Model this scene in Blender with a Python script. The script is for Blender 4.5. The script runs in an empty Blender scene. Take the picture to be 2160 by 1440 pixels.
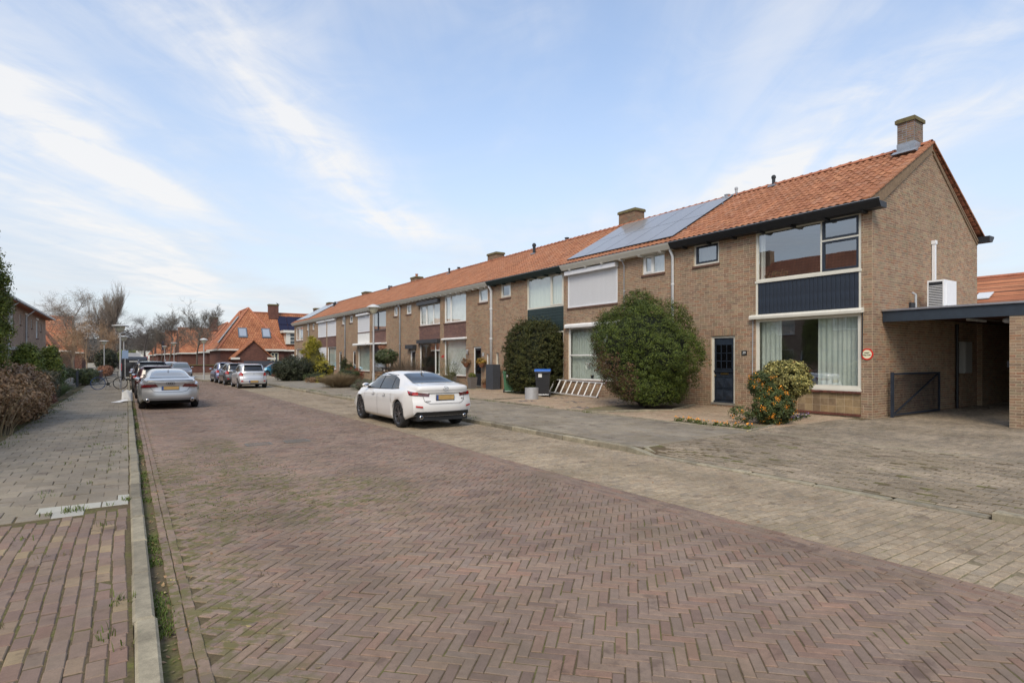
import bpy, math, random
import numpy as np
from mathutils import Vector, Matrix
RAD = math.radians
scene = bpy.context.scene
COL = scene.collection
random.seed(7)
RNG = np.random.default_rng(7)

# ---------------------------------------------------------------- camera, sky, sun, exposure
F_PX, VPX, VPY, CAM_H = 1210.0, 268.0, 757.0, 1.8
YAW = math.atan((1080 - VPX) / F_PX)
CY, SY = math.cos(YAW), math.sin(YAW)
cam_data = bpy.data.cameras.new('camera')
cam = bpy.data.objects.new('camera', cam_data)
COL.objects.link(cam)
cam.location = (0, 0, CAM_H)
cam.rotation_euler = (RAD(90), 0, -YAW)
cam_data.sensor_width = 36
cam_data.lens = F_PX / 2160 * 36
cam_data.shift_y = 37 / 2160
cam_data.clip_start = 0.05
cam_data.clip_end = 3000
scene.camera = cam
scene.view_settings.view_transform = 'Standard'
scene.view_settings.look = 'None'
scene.view_settings.gamma = 1
scene.view_settings.use_curve_mapping = False
scene.view_settings.exposure = 1.08
SUN_AZ, SUN_EL = RAD(227), RAD(45)      # azimuth clockwise from +Y (up the street)
SKY_STRENGTH = 0.10

class NT:
    """small helper that writes shader nodes"""
    def __init__(s, tree):
        s.t = tree; s.n = tree.nodes; s.l = tree.links
    def new(s, typ, **kw):
        n = s.n.new(typ)
        for k, v in kw.items(): setattr(n, k, v)
        return n
    def put(s, sock, v):
        if v is None: return
        if isinstance(v, bpy.types.NodeSocket): s.l.new(v, sock)
        elif isinstance(v, (tuple, list)):
            v = tuple(v)
            if len(sock.default_value) == 4 and len(v) == 3: v = v + (1,)
            sock.default_value = v
        else: sock.default_value = v
    def math(s, op, a, b=None, c=None, clamp=False):
        n = s.new('ShaderNodeMath', operation=op, use_clamp=clamp)
        s.put(n.inputs[0], a); s.put(n.inputs[1], b)
        if c is not None: s.put(n.inputs[2], c)
        return n.outputs[0]
    def mix(s, fac, a, b, blend='MIX'):
        n = s.new('ShaderNodeMix', data_type='RGBA', blend_type=blend)
        s.put(n.inputs[0], fac); s.put(n.inputs[6], a); s.put(n.inputs[7], b)
        return n.outputs[2]
    def noise(s, vec, scale, detail=3, rough=.5, dist=0, dim='3D'):
        n = s.new('ShaderNodeTexNoise', noise_dimensions=dim)
        s.put(n.inputs['Vector'], vec)
        n.inputs['Scale'].default_value = scale; n.inputs['Detail'].default_value = detail
        n.inputs['Roughness'].default_value = rough; n.inputs['Distortion'].default_value = dist
        return n.outputs[0]
    def ramp(s, fac, stops, interp='LINEAR'):
        n = s.new('ShaderNodeValToRGB'); s.put(n.inputs[0], fac)
        cr = n.color_ramp; cr.interpolation = interp
        while len(cr.elements) < len(stops): cr.elements.new(0.5)
        for e, (p, c) in zip(cr.elements, stops):
            e.position = p; e.color = (c[0], c[1], c[2], 1) if isinstance(c, (tuple, list)) else (c, c, c, 1)
        return n.outputs[0]
    def xyz(s, v):
        n = s.new('ShaderNodeSeparateXYZ'); s.put(n.inputs[0], v); return n.outputs
    def comb(s, x, y, z=0.0):
        n = s.new('ShaderNodeCombineXYZ')
        for i, q in enumerate((x, y, z)): s.put(n.inputs[i], q)
        return n.outputs[0]
    def step(s, v, a, b):
        n = s.new('ShaderNodeMapRange', interpolation_type='SMOOTHSTEP')
        s.put(n.inputs[0], v); n.inputs[1].default_value = a; n.inputs[2].default_value = b
        return n.outputs[0]

world = bpy.data.worlds.new('World')
scene.world = world
world.use_nodes = True
def build_world():
    w = NT(world.node_tree); w.n.clear()
    out = w.new('ShaderNodeOutputWorld'); bg = w.new('ShaderNodeBackground')
    w.l.new(bg.outputs[0], out.inputs[0])
    sky = w.new('ShaderNodeTexSky', sky_type='NISHITA')
    sky.sun_disc = False; sky.sun_elevation = SUN_EL; sky.sun_rotation = SUN_AZ
    sky.air_density = 1.0; sky.dust_density = 1.0; sky.ozone_density = 1.2; sky.altitude = 0
    tc = w.new('ShaderNodeTexCoord')
    x, y, z = w.xyz(tc.outputs['Generated'])
    zz = w.math('ADD', w.math('MAXIMUM', z, 0.0), 0.07)
    u = w.math('DIVIDE', x, zz); v = w.math('DIVIDE', y, zz)
    # wind-drawn cirrus on a high layer, streaming along (0.62, 0.78)
    a = w.math('ADD', w.math('MULTIPLY', u, .62), w.math('MULTIPLY', v, .78))
    b = w.math('SUBTRACT', w.math('MULTIPLY', u, .78), w.math('MULTIPLY', v, .62))
    p_str = w.comb(w.math('MULTIPLY', a, .45), w.math('MULTIPLY', b, 1.7), 3.1)
    p_iso = w.comb(u, v, 7.7)
    fine = w.noise(p_str, 2.0, 7, .55, .7)
    soft = w.noise(p_iso, .75, 5, .55, .5)
    wisp = w.noise(p_iso, 3.2, 7, .6, 1.3)
    tex = w.math('ADD', w.math('MULTIPLY', fine, .62), w.math('MULTIPLY', wisp, .38))
    def streak(cx, cy, tx, ty, la, lb, amp):
        n_ = math.hypot(tx, ty); tx /= n_; ty /= n_
        du = w.math('SUBTRACT', u, cx); dv = w.math('SUBTRACT', v, cy)
        wob = w.math('MULTIPLY', w.math('SUBTRACT', soft, .5), lb * 3)
        aa = w.math('ADD', w.math('MULTIPLY', du, tx / la), w.math('MULTIPLY', dv, ty / la))
        bb = w.math('ADD', w.math('ADD', w.math('MULTIPLY', du, -ty / lb), w.math('MULTIPLY', dv, tx / lb)), w.math('DIVIDE', wob, lb))
        q = w.math('ADD', w.math('MULTIPLY', aa, aa), w.math('MULTIPLY', bb, bb))
        return w.math('MULTIPLY', w.math('EXPONENT', w.math('MULTIPLY', q, -1.0)), amp)
    m = None
    for s_ in STREAKS:
        k = streak(*s_)
        m = k if m is None else w.math('ADD', m, k)
    base = w.math('MULTIPLY', w.step(soft, .40, .70), .55)
    cover = w.math('ADD', base, m)
    dens = w.math('MULTIPLY', cover, w.step(tex, .30, .72), clamp=True)
    dens2 = w.math('ADD', dens, w.math('MULTIPLY', m, .10), clamp=True)
    # thin veil that thickens towards the horizon
    veil = w.math('MULTIPLY', w.math('SUBTRACT', 1.0, w.step(z, .0, .55)), .97)
    veil2 = w.math('MULTIPLY', veil, w.math('ADD', .80, w.math('MULTIPLY', w.step(soft, .35, .65), .20)))
    skyc = w.mix(1.0, sky.outputs[0], SKY_GAIN, 'MULTIPLY')
    skyc = w.mix(.22, skyc, (2.9, 3.3, 3.9))
    c1 = w.mix(veil2, skyc, CLOUD_LOW)
    c2 = w.mix(w.math('MULTIPLY', dens2, .86), c1, CLOUD_HIGH)
    w.l.new(c2, bg.inputs[0]); bg.inputs[1].default_value = SKY_STRENGTH
STREAKS = [(-.10, 2.75, .57, 1.07, .80, .17, 1.5), (.62, 2.25, 1.1, 1.3, 1.05, .22, 1.35), (1.30, 3.1, 1, .35, .40, .20, 1.2),
           (2.45, 1.55, .28, 1.5, 1.3, .22, 1.25), (2.0, .9, .5, 1.2, .8, .14, .9), (.2, 5.2, .35, 1.2, 2.4, .34, 1.3), (4.3, 2.3, .8, .6, 1.2, .8, .9), (1.2, .7, 1, .6, 1.2, .25, .5),
           (-1.6, .5, .5, 1, 2.0, .5, .7), (-1.5, -2.0, 1, .3, 2.2, .7, .8), (2.5, -1.5, 1, .6, 2.0, .5, .7)]
SKY_GAIN = (1.25, 1.25, 1.25)
CLOUD_LOW = (3.25, 3.45, 3.75)
CLOUD_HIGH = (4.5, 4.45, 4.4)
build_world()
sun_d = bpy.data.lights.new('sun', 'SUN'); sun = bpy.data.objects.new('sun', sun_d); COL.objects.link(sun)
sun_d.energy = 1.25; sun_d.angle = RAD(26); sun_d.color = (1.0, .885, .72)
sun.rotation_euler = Vector((-math.sin(SUN_AZ) * math.cos(SUN_EL), -math.cos(SUN_AZ) * math.cos(SUN_EL), -math.sin(SUN_EL))).to_track_quat('-Z', 'Y').to_euler()

# ---------------------------------------------------------------- helpers
def project(P):
    P = np.asarray(P, float)
    a = CY * P[..., 0] - SY * P[..., 1]; d = SY * P[..., 0] + CY * P[..., 1]
    dd = np.where(d > .05, d, .05)
    return 1080 + F_PX * a / dd, VPY - F_PX * (P[..., 2] - CAM_H) / dd, d

class MB:
    def __init__(s): s.v = []; s.f = []; s.m = []
    def add(s, V, F, mi=0):
        o = len(s.v); s.v.extend(tuple(map(float, p)) for p in V)
        for q in F: s.f.append(tuple(i + o for i in q)); s.m.append(mi)
        return s
    def box(s, x0, x1, y0, y1, z0, z1, mi=0):
        if x0 > x1: x0, x1 = x1, x0
        if y0 > y1: y0, y1 = y1, y0
        if z0 > z1: z0, z1 = z1, z0
        return s.add([(x0,y0,z0),(x1,y0,z0),(x1,y1,z0),(x0,y1,z0),(x0,y0,z1),(x1,y0,z1),(x1,y1,z1),(x0,y1,z1)],
                     [(0,3,2,1),(4,5,6,7),(0,1,5,4),(1,2,6,5),(2,3,7,6),(3,0,4,7)], mi)
    def quad(s, a, b, c, d, mi=0): return s.add([a, b, c, d], [(0, 1, 2, 3)], mi)
    def poly(s, pts, mi=0): return s.add(pts, [tuple(range(len(pts)))], mi)
    def prism(s, pts, dvec, mi=0):
        n = len(pts); q = [tuple(np.add(p, dvec)) for p in pts]
        s.add(list(pts) + q, [tuple(range(n))[::-1], tuple(range(n, 2 * n))] + [(i, (i + 1) % n, n + (i + 1) % n, n + i) for i in range(n)], mi)
        return s
    def tube(s, pts, r, n=8, mi=0, cap=True):
        pts = [Vector(p) for p in pts]; k = len(pts)
        rs = r if isinstance(r, (list, tuple)) else [r] * k
        V = []; up = None
        for i, p in enumerate(pts):
            d = (pts[min(i + 1, k - 1)] - pts[max(i - 1, 0)]).normalized()
            if up is None: up = d.orthogonal().normalized()
            up = (up - d * up.dot(d)); up = up.normalized() if up.length > 1e-6 else d.orthogonal().normalized()
            w_ = d.cross(up)
            for j in range(n):
                t = 2 * math.pi * j / n
                V.append(p + (up * math.cos(t) + w_ * math.sin(t)) * rs[i])
        F = [(i * n + j, i * n + (j + 1) % n, (i + 1) * n + (j + 1) % n, (i + 1) * n + j) for i in range(k - 1) for j in range(n)]
        if cap: F += [tuple(range(n))[::-1], tuple(range((k - 1) * n, k * n))]
        return s.add(V, F, mi)
    def lathe(s, prof, c=(0, 0, 0), n=20, mi=0, axis='z', cap=False):
        V = []
        for r, h in prof:
            for j in range(n):
                t = 2 * math.pi * j / n; a, b = r * math.cos(t), r * math.sin(t)
                V.append((c[0] + a, c[1] + b, c[2] + h) if axis == 'z' else ((c[0] + b, c[1] + h, c[2] + a) if axis == 'y' else (c[0] + h, c[1] + a, c[2] + b)))
        k = len(prof)
        F = [(i * n + j, i * n + (j + 1) % n, (i + 1) * n + (j + 1) % n, (i + 1) * n + j) for i in range(k - 1) for j in range(n)]
        if cap: F += [tuple(range(n))[::-1], tuple(range((k - 1) * n, k * n))]
        return s.add(V, F, mi)
    def ell(s, c, r, nu=12, nv=8, mi=0):
        return s.lathe([(max(1e-3, r[0] * math.sin(math.pi * i / nv)), -r[2] * math.cos(math.pi * i / nv)) for i in range(nv + 1)], c, nu, mi) if abs(r[0] - r[1]) < 1e-6 else \
            s.add([(c[0] + r[0] * max(1e-3, math.sin(math.pi * i / nv)) * math.cos(2 * math.pi * j / nu), c[1] + r[1] * max(1e-3, math.sin(math.pi * i / nv)) * math.sin(2 * math.pi * j / nu), c[2] - r[2] * math.cos(math.pi * i / nv)) for i in range(nv + 1) for j in range(nu)],
                  [(i * nu + j, i * nu + (j + 1) % nu, (i + 1) * nu + (j + 1) % nu, (i + 1) * nu + j) for i in range(nv) for j in range(nu)], mi)

LOC = {}
def wloc(o):
    l = Vector((0, 0, 0))
    while o is not None:
        l = l + Vector(o.location); o = o.parent
    return l
def mesh_np(name, V, F, mats, smooth=False, mi=None):
    """V (n,3), F (m,k) int array of equal polygons or list of tuples"""
    me = bpy.data.meshes.new(name)
    V = np.asarray(V, np.float32)
    if isinstance(F, np.ndarray):
        m, k = F.shape; flat = F.ravel(); tot = np.full(m, k, np.int32)
    else:
        m = len(F); tot = np.array([len(q) for q in F], np.int32); flat = np.array([i for q in F for i in q], np.int32)
    st = np.zeros(m, np.int32)
    if m: st[1:] = np.cumsum(tot)[:-1]
    me.vertices.add(len(V)); me.vertices.foreach_set('co', V.ravel())
    me.loops.add(len(flat)); me.loops.foreach_set('vertex_index', flat.astype(np.int32))
    me.polygons.add(m); me.polygons.foreach_set('loop_start', st)
    me.polygons.foreach_set('use_smooth', np.full(m, bool(smooth)))
    if mi is not None: me.polygons.foreach_set('material_index', np.asarray(mi, np.int32))
    for q in (mats if isinstance(mats, (list, tuple)) else [mats]): me.materials.append(q)
    me.update(calc_edges=True); me.validate()
    return me
def props(o, **p):
    for k, v in p.items():
        if v is not None: o[k] = v
    return o
def link(name, me, parent=None, **p):
    o = bpy.data.objects.new(name, me); COL.objects.link(o)
    if parent is not None: o.parent = parent
    return props(o, **p)
def obj(name, mb, mats, parent=None, smooth=False, local=False, **p):
    V = np.array(mb.v, float).reshape(-1, 3)
    if parent is not None and not local: V = V - np.array(wloc(parent))
    return link(name, mesh_np(name, V, mb.f, mats, smooth, mb.m), parent, **p)
def top(name, mb, mats, loc, label, category=None, group=None, kind=None, smooth=False):
    """a thing that is one mesh, origin at its base"""
    V = np.array(mb.v, float).reshape(-1, 3) - np.array(loc, float)
    o = link(name, mesh_np(name, V, mb.f, mats, smooth, mb.m), None, label=label, category=category, group=group, kind=kind)
    o.location = loc
    return o
def thing(name, loc, label, category, group=None, kind=None):
    o = bpy.data.objects.new(name, None); COL.objects.link(o)
    o.empty_display_size = .3; o.location = loc
    return props(o, label=label, category=category, group=group, kind=kind)
def structure(name, loc=(0, 0, 0), label=None):
    o = bpy.data.objects.new(name, None); COL.objects.link(o); o.location = loc
    return props(o, kind='structure', label=label)
def copy_tree(o, parent=None, label=None):
    c = o.copy(); COL.objects.link(c); c.parent = parent
    if label: c['label'] = label
    for ch in o.children: copy_tree(ch, c)
    return c

def chamfer_box(L, W, H, c=.006):
    """brick-like template: top face at z=0, no underside"""
    a, b = L / 2, W / 2
    V = [(-a,-b,-H),(a,-b,-H),(a,b,-H),(-a,b,-H), (-a,-b,-c),(a,-b,-c),(a,b,-c),(-a,b,-c), (-a+c,-b+c,0),(a-c,-b+c,0),(a-c,b-c,0),(-a+c,b-c,0)]
    F = [(0,1,5,4),(1,2,6,5),(2,3,7,6),(3,0,4,7),(4,5,9,8),(5,6,10,9),(6,7,11,10),(7,4,8,11),(8,9,10,11)]
    return np.array(V, float), np.array(F, np.int32)
def simple_box(L, W, H):
    a, b = L / 2, W / 2
    V = [(-a,-b,-H),(a,-b,-H),(a,b,-H),(-a,b,-H),(-a,-b,0),(a,-b,0),(a,b,0),(-a,b,0)]
    F = [(0,1,5,4),(1,2,6,5),(2,3,7,6),(3,0,4,7),(4,5,6,7)]
    return np.array(V, float), np.array(F, np.int32)
def mats4(loc, X, Y, Z, sx=1, sy=1, sz=1):
    """N x 4 x 4 from locations and axis columns (each (3,) or (N,3))"""
    loc = np.asarray(loc, float); n = len(loc)
    M = np.zeros((n, 4, 4)); M[:, 3, 3] = 1; M[:, :3, 3] = loc
    for i, (A, q) in enumerate(((X, sx), (Y, sy), (Z, sz))):
        M[:, :3, i] = np.broadcast_to(np.asarray(A, float), (n, 3)) * np.broadcast_to(np.asarray(q, float).reshape(-1, 1) if np.ndim(q) else q, (n, 1))
    return M
def joined(tm, M, off=(0, 0, 0)):
    V, F = tm; n = len(M)
    P = np.einsum('nij,kj->nki', M[:, :3, :3], V) + M[:, None, :3, 3] - np.asarray(off, float)
    FF = (F[None] + (np.arange(n) * len(V))[:, None, None]).reshape(-1, F.shape[1])
    return P.reshape(-1, 3), FF
def pieces(name, stuff_name, tm, M, parent, material, nmax=300, smooth=False, far_tm=None, far=None):
    """the nmax pieces that show largest become objects, the rest one joined mesh"""
    off = np.array(wloc(parent)) if parent is not None else np.zeros(3)
    px, py, d = project(M[:, :3, 3])
    vis = (px > -10) & (px < 2170) & (py > -10) & (py < 1450) & (d > .3)
    key = np.where(vis, d, 1e6 + np.abs(d)); order = np.argsort(key, kind='stable')
    ind = [i for i in order[:nmax] if vis[i]]
    if ind:
        me = mesh_np(name, tm[0], tm[1], material, smooth)
        for i in ind:
            o = bpy.data.objects.new(name, me); COL.objects.link(o); o.parent = parent
            m_ = M[i].copy(); m_[:3, 3] -= off
            o.matrix_basis = Matrix(m_.tolist())
    rest = np.ones(len(M), bool); rest[ind] = False
    if rest.any() and stuff_name:
        R_ = M[rest]; dr = d[rest]
        if far_tm is not None:
            nearm = dr < far
            P1, F1 = joined(tm, R_[nearm], off); P2, F2 = joined(far_tm, R_[~nearm], off)
            P = np.concatenate([P1, P2]); F = np.concatenate([F1, F2 + len(P1)])
        else: P, F = joined(tm, R_, off)
        link(stuff_name, mesh_np(stuff_name, P, F, material, smooth), parent, kind='stuff')

# ---------------------------------------------------------------- materials
def lin(r, g, b):
    return tuple((c / 255 / 12.92) if c / 255 <= .04045 else ((c / 255 + .055) / 1.055) ** 2.4 for c in (r, g, b))
MAT = {}
def mat(name, col, rough=.6, metal=0., var=.0, vscale=8., bump=0., bscale=60., spec=.5, coat=0., col2=None, streak=False):
    if name in MAT: return MAT[name]
    m = bpy.data.materials.new(name); m.use_nodes = True; MAT[name] = m
    t = NT(m.node_tree); bs = t.n['Principled BSDF']
    tc = t.new('ShaderNodeTexCoord'); vec = tc.outputs['Object']
    c = col
    if var or col2:
        if streak:
            mp = t.new('ShaderNodeMapping'); mp.inputs['Scale'].default_value = (1, 1, .12); t.l.new(vec, mp.inputs[0]); vec2 = mp.outputs[0]
        else: vec2 = vec
        nz = t.noise(vec2, vscale, 5, .6)
        lo = tuple(q * (1 - var) for q in col); hi = col2 if col2 else tuple(min(1, q * (1 + var)) for q in col)
        c = t.ramp(nz, [(.3, lo), (.7, hi)])
    t.put(bs.inputs['Base Color'], c)
    bs.inputs['Roughness'].default_value = rough; bs.inputs['Metallic'].default_value = metal
    bs.inputs['Specular IOR Level'].default_value = spec
    bs.inputs['Coat Weight'].default_value = coat; bs.inputs['Coat Roughness'].default_value = .03
    if bump:
        b = t.new('ShaderNodeBump'); b.inputs['Strength'].default_value = bump; b.inputs['Distance'].default_value = .01
        t.put(b.inputs['Height'], t.noise(vec, bscale, 4, .6)); t.l.new(b.outputs[0], bs.inputs['Normal'])
    return m
def island_random(t):
    g = t.new('ShaderNodeNewGeometry'); oi = t.new('ShaderNodeObjectInfo')
    return t.math('FRACT', t.math('ADD', g.outputs['Random Per Island'], t.math('MULTIPLY', oi.outputs['Random'], 7.31))), g
def piece_mat(name, cols, rough=.85, dirt=.25, dscale=1.2, speck=.15, sscale=90., bump=.3, moss=None, spec=.3, soft=True):
    """bricks, tiles, slabs: each island gets its own colour of the list, plus dirt and grain in world space"""
    if name in MAT: return MAT[name]
    m = bpy.data.materials.new(name); m.use_nodes = True; MAT[name] = m
    t = NT(m.node_tree); bs = t.n['Principled BSDF']
    r, g = island_random(t); P = g.outputs['Position']
    n = len(cols); stops = [((i + .5) / n, c) for i, c in enumerate(cols)] if soft else [(i / n, c) for i, c in enumerate(cols)]
    c = t.ramp(r, stops, 'LINEAR' if soft else 'CONSTANT')
    d1 = t.noise(P, dscale, 5, .6)
    c = t.mix(1.0, c, t.ramp(d1, [(.3, 1 - dirt), (.7, 1 + dirt * .5)]), 'MULTIPLY')
    s1 = t.noise(P, sscale, 3, .7)
    c = t.mix(1.0, c, t.ramp(s1, [(.3, 1 - speck), (.7, 1 + speck)]), 'MULTIPLY')
    b1 = t.noise(P, sscale * .12, 4, .65)
    c = t.mix(1.0, c, t.ramp(b1, [(.35, 1 - speck * .8), (.65, 1 + speck * .5)]), 'MULTIPLY')
    if moss: c = moss(t, P, c)
    t.put(bs.inputs['Base Color'], c); bs.inputs['Roughness'].default_value = rough
    bs.inputs['Specular IOR Level'].default_value = spec
    b = t.new('ShaderNodeBump'); b.inputs['Strength'].default_value = bump; b.inputs['Distance'].default_value = .004
    t.put(b.inputs['Height'], s1); t.l.new(b.outputs[0], bs.inputs['Normal'])
    return m
def leaf_mat(name, cols, rough=.55, trans=.15, spec=.35, patch=None, pscale=1.5):
    if name in MAT: return MAT[name]
    m = bpy.data.materials.new(name); m.use_nodes = True; MAT[name] = m
    t = NT(m.node_tree); bs = t.n['Principled BSDF']
    r, g = island_random(t)
    n = len(cols); c = t.ramp(r, [((i + .5) / n, q) for i, q in enumerate(cols)])
    nz = t.noise(g.outputs['Position'], pscale, 3, .6)
    c = t.mix(1.0, c, t.ramp(nz, [(.35, .72), (.65, 1.25)]), 'MULTIPLY')
    if patch:
        c = t.mix(t.step(t.noise(g.outputs['Position'], patch[1], 2, .5), patch[2], patch[2] + .08), c, patch[0])
    t.put(bs.inputs['Base Color'], c); bs.inputs['Roughness'].default_value = rough; bs.inputs['Specular IOR Level'].default_value = spec
    if trans:
        tr = t.new('ShaderNodeBsdfTranslucent'); t.put(tr.inputs[0], c)
        mx = t.new('ShaderNodeMixShader'); mx.inputs[0].default_value = trans
        t.l.new(bs.outputs[0], mx.inputs[1]); t.l.new(tr.outputs[0], mx.inputs[2]); t.l.new(mx.outputs[0], t.n['Material Output'].inputs[0])
    return m
def glass_mat(name, tint=(.78, .84, .82), refl=1.9, dark=0.):
    """window pane: mirror by angle over a clear tinted pane"""
    if name in MAT: return MAT[name]
    m = bpy.data.materials.new(name); m.use_nodes = True; MAT[name] = m
    t = NT(m.node_tree); t.n.remove(t.n['Principled BSDF'])
    gg = t.new('ShaderNodeNewGeometry'); vm = t.new('ShaderNodeVectorMath', operation='DOT_PRODUCT'); t.l.new(gg.outputs['Incoming'], vm.inputs[0]); t.l.new(gg.outputs['Normal'], vm.inputs[1])
    f0 = ((refl - 1) / (refl + 1)) ** 2; cs = t.math('SUBTRACT', 1.0, t.math('ABSOLUTE', vm.outputs['Value']))
    frs = t.math('ADD', f0, t.math('MULTIPLY', t.math('POWER', cs, 4.0), 1 - f0))
    gl = t.new('ShaderNodeBsdfGlossy'); gl.inputs['Roughness'].default_value = .01; gl.inputs[0].default_value = (.95, .97, 1, 1)
    tr = t.new('ShaderNodeBsdfTransparent'); tr.inputs[0].default_value = tint + (1,)
    g = t.new('ShaderNodeNewGeometry')
    bp = t.new('ShaderNodeBump'); bp.inputs['Strength'].default_value = .02; bp.inputs['Distance'].default_value = .02
    t.put(bp.inputs['Height'], t.noise(g.outputs['Position'], 1.6, 1, .4)); t.l.new(bp.outputs[0], gl.inputs['Normal'])
    mx = t.new('ShaderNodeMixShader')
    t.put(mx.inputs[0], frs); t.l.new(tr.outputs[0], mx.inputs[1]); t.l.new(gl.outputs[0], mx.inputs[2])
    t.l.new(mx.outputs[0], t.n['Material Output'].inputs[0])
    return m

BRICKS = [lin(164,137,113), lin(150,126,106), lin(168,145,116), lin(162,122,96), lin(144,115,96), lin(164,140,116), lin(154,138,112), lin(138,115,98), lin(166,133,107)]
def wall_wear(t, P, c):
    x, y, z = t.xyz(P)
    low = t.math('MULTIPLY', t.math('SUBTRACT', 1.0, t.step(z, .3, 1.3)), .30)
    c = t.mix(t.math('MULTIPLY', low, t.step(t.noise(P, 2.5, 4, .6), .35, .65)), c, lin(92, 80, 60))
    mp = t.new('ShaderNodeMapping'); mp.inputs['Scale'].default_value = (2.2, 2.2, .25); t.put(mp.inputs[0], P)
    c = t.mix(1.0, c, t.ramp(t.noise(mp.outputs[0], 1.0, 4, .6), [(.3, .86), (.5, 1.0), (.7, 1.10)]), 'MULTIPLY')
    return t.mix(t.math('MULTIPLY', t.step(t.noise(P, 7, 3, .7), .66, .74), .4), c, lin(70, 58, 46))
M_BRICK = piece_mat('house_brick', [tuple(q * .84 for q in c) for c in BRICKS], dirt=.18, dscale=.6, speck=.14, bump=.5, moss=wall_wear)
M_MORTAR = mat('wall_mortar', lin(176,158,134), .95, var=.12, vscale=3, bump=.4, bscale=200)
def wall_tex(name, cols, mortar, axis='X', bw=.215, rh=.0667, gap=.011, grain=.14):
    """far or unseen brickwork: bonded pattern in world metres"""
    if name in MAT: return MAT[name]
    m = bpy.data.materials.new(name); m.use_nodes = True; MAT[name] = m
    t = NT(m.node_tree); bs = t.n['Principled BSDF']
    g = t.new('ShaderNodeNewGeometry'); x, y, z = t.xyz(g.outputs['Position'])
    N = t.xyz(g.outputs['Normal'])
    side = t.math('GREATER_THAN', t.math('ABSOLUTE', N[0]), .5)
    u = t.math('ADD', t.math('MULTIPLY', y, side), t.math('MULTIPLY', x, t.math('SUBTRACT', 1.0, side)))
    if axis == 'Z': u, z = x, y
    if axis == 'ZY': u, z = y, x
    b = t.new('ShaderNodeTexBrick'); b.offset = .5
    t.put(b.inputs['Vector'], t.comb(u, z, 0.0))
    b.inputs['Scale'].default_value = 1; b.inputs['Mortar Size'].default_value = gap * .6; b.inputs['Mortar Smooth'].default_value = .1
    b.inputs['Bias'].default_value = 0; b.inputs['Brick Width'].default_value = bw; b.inputs['Row Height'].default_value = rh
    b.inputs['Color1'].default_value = (0, 0, 0, 1); b.inputs['Color2'].default_value = (1, 1, 1, 1); b.inputs['Mortar'].default_value = (.5, .5, .5, 1)
    n = len(cols); c = t.ramp(b.outputs['Color'], [((i + .5) / n, q) for i, q in enumerate(cols)])
    c = t.mix(b.outputs['Fac'], c, mortar)
    nz = t.noise(g.outputs['Position'], .8, 5, .6)
    c = t.mix(1.0, c, t.ramp(nz, [(.3, 1 - grain), (.7, 1 + grain * .7)]), 'MULTIPLY')
    nz = t.noise(g.outputs['Position'], 60, 3, .6)
    c = t.mix(1.0, c, t.ramp(nz, [(.3, .88), (.7, 1.1)]), 'MULTIPLY')
    t.put(bs.inputs['Base Color'], c); bs.inputs['Roughness'].default_value = .92; bs.inputs['Specular IOR Level'].default_value = .25
    bp = t.new('ShaderNodeBump'); bp.inputs['Strength'].default_value = .5; bp.inputs['Distance'].default_value = .006; bp.invert = True
    t.l.new(b.outputs['Fac'], bp.inputs['Height']); t.l.new(bp.outputs[0], bs.inputs['Normal'])
    return m
_B = [tuple(q * .84 for q in c) for c in BRICKS]
M_WALLTEX = wall_tex('distant_brickwork', _B, tuple(q * .9 for q in lin(176,160,134)))
M_SOOT = wall_tex('sooty_chimney_brick', [tuple(q * .62 for q in c) for c in BRICKS], tuple(q * .6 for q in lin(150,136,116)))
M_BRICKD = piece_mat('sooty_brick', [tuple(q * .64 for q in c) for c in BRICKS], dirt=.3, dscale=3, speck=.16)
M_PURPLE = wall_tex('purple_brickwork', [lin(112,82,76), lin(98,74,70), lin(122,90,80)], lin(120,104,96))
M_DARKWALL = wall_tex('dark_red_brickwork', [lin(104,70,62), lin(92,62,56), lin(116,78,66)], lin(96,78,70))
M_WHITE = mat('white_paint', (.72, .72, .69), .45, var=.05, vscale=3)
M_CREAM = mat('cream_paint', (.62, .60, .52), .45, var=.06, vscale=3)
M_NAVY = mat('navy_paint', (.018, .026, .040), .45, var=.3, vscale=5)
M_BLACK = mat('black_paint', (.012, .014, .018), .5, var=.2)
M_DKGREEN = mat('dark_green_paint', (.018, .035, .034), .5, var=.3)
M_GREYP = mat('grey_pvc', (.34, .36, .38), .4, var=.08)
M_PIPEW = mat('white_pipe', (.62, .64, .65), .4, var=.08)
M_GLASS = glass_mat('window_glass', (.90, .92, .90), 3.3)
M_GLASSD = glass_mat('dark_window_glass', (.45, .48, .48), 2.0)
M_ROOM = mat('room_plaster', (.34, .32, .29), .9, var=.2, vscale=1)
M_CURT = mat('white_curtain', (.76, .77, .74), .9, var=.1, vscale=3)
M_CURTG = mat('pale_green_curtain', (.60, .66, .61), .9, var=.12, vscale=2)
M_SHUT = mat('white_shutter', (.70, .71, .72), .45, var=.03)
M_ALU = mat('aluminium', (.55, .56, .57), .32, .9, var=.1)
M_LEAD = mat('lead_flashing', (.26, .29, .33), .5, .3, var=.2, vscale=4)
M_SILL = mat('dark_brick_sill', lin(96,70,58), .85, var=.25, vscale=10)
def roof_wear(t, P, c):
    mp = t.new('ShaderNodeMapping'); mp.inputs['Scale'].default_value = (.5, 3.0, .5); t.put(mp.inputs[0], P)
    c = t.mix(1.0, c, t.ramp(t.noise(mp.outputs[0], 1.6, 5, .6), [(.3, .88), (.55, 1.0), (.75, 1.08)]), 'MULTIPLY')
    return t.mix(t.math('MULTIPLY', t.step(t.noise(P, 11, 4, .7), .60, .70), .35), c, lin(98, 78, 58))
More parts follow.
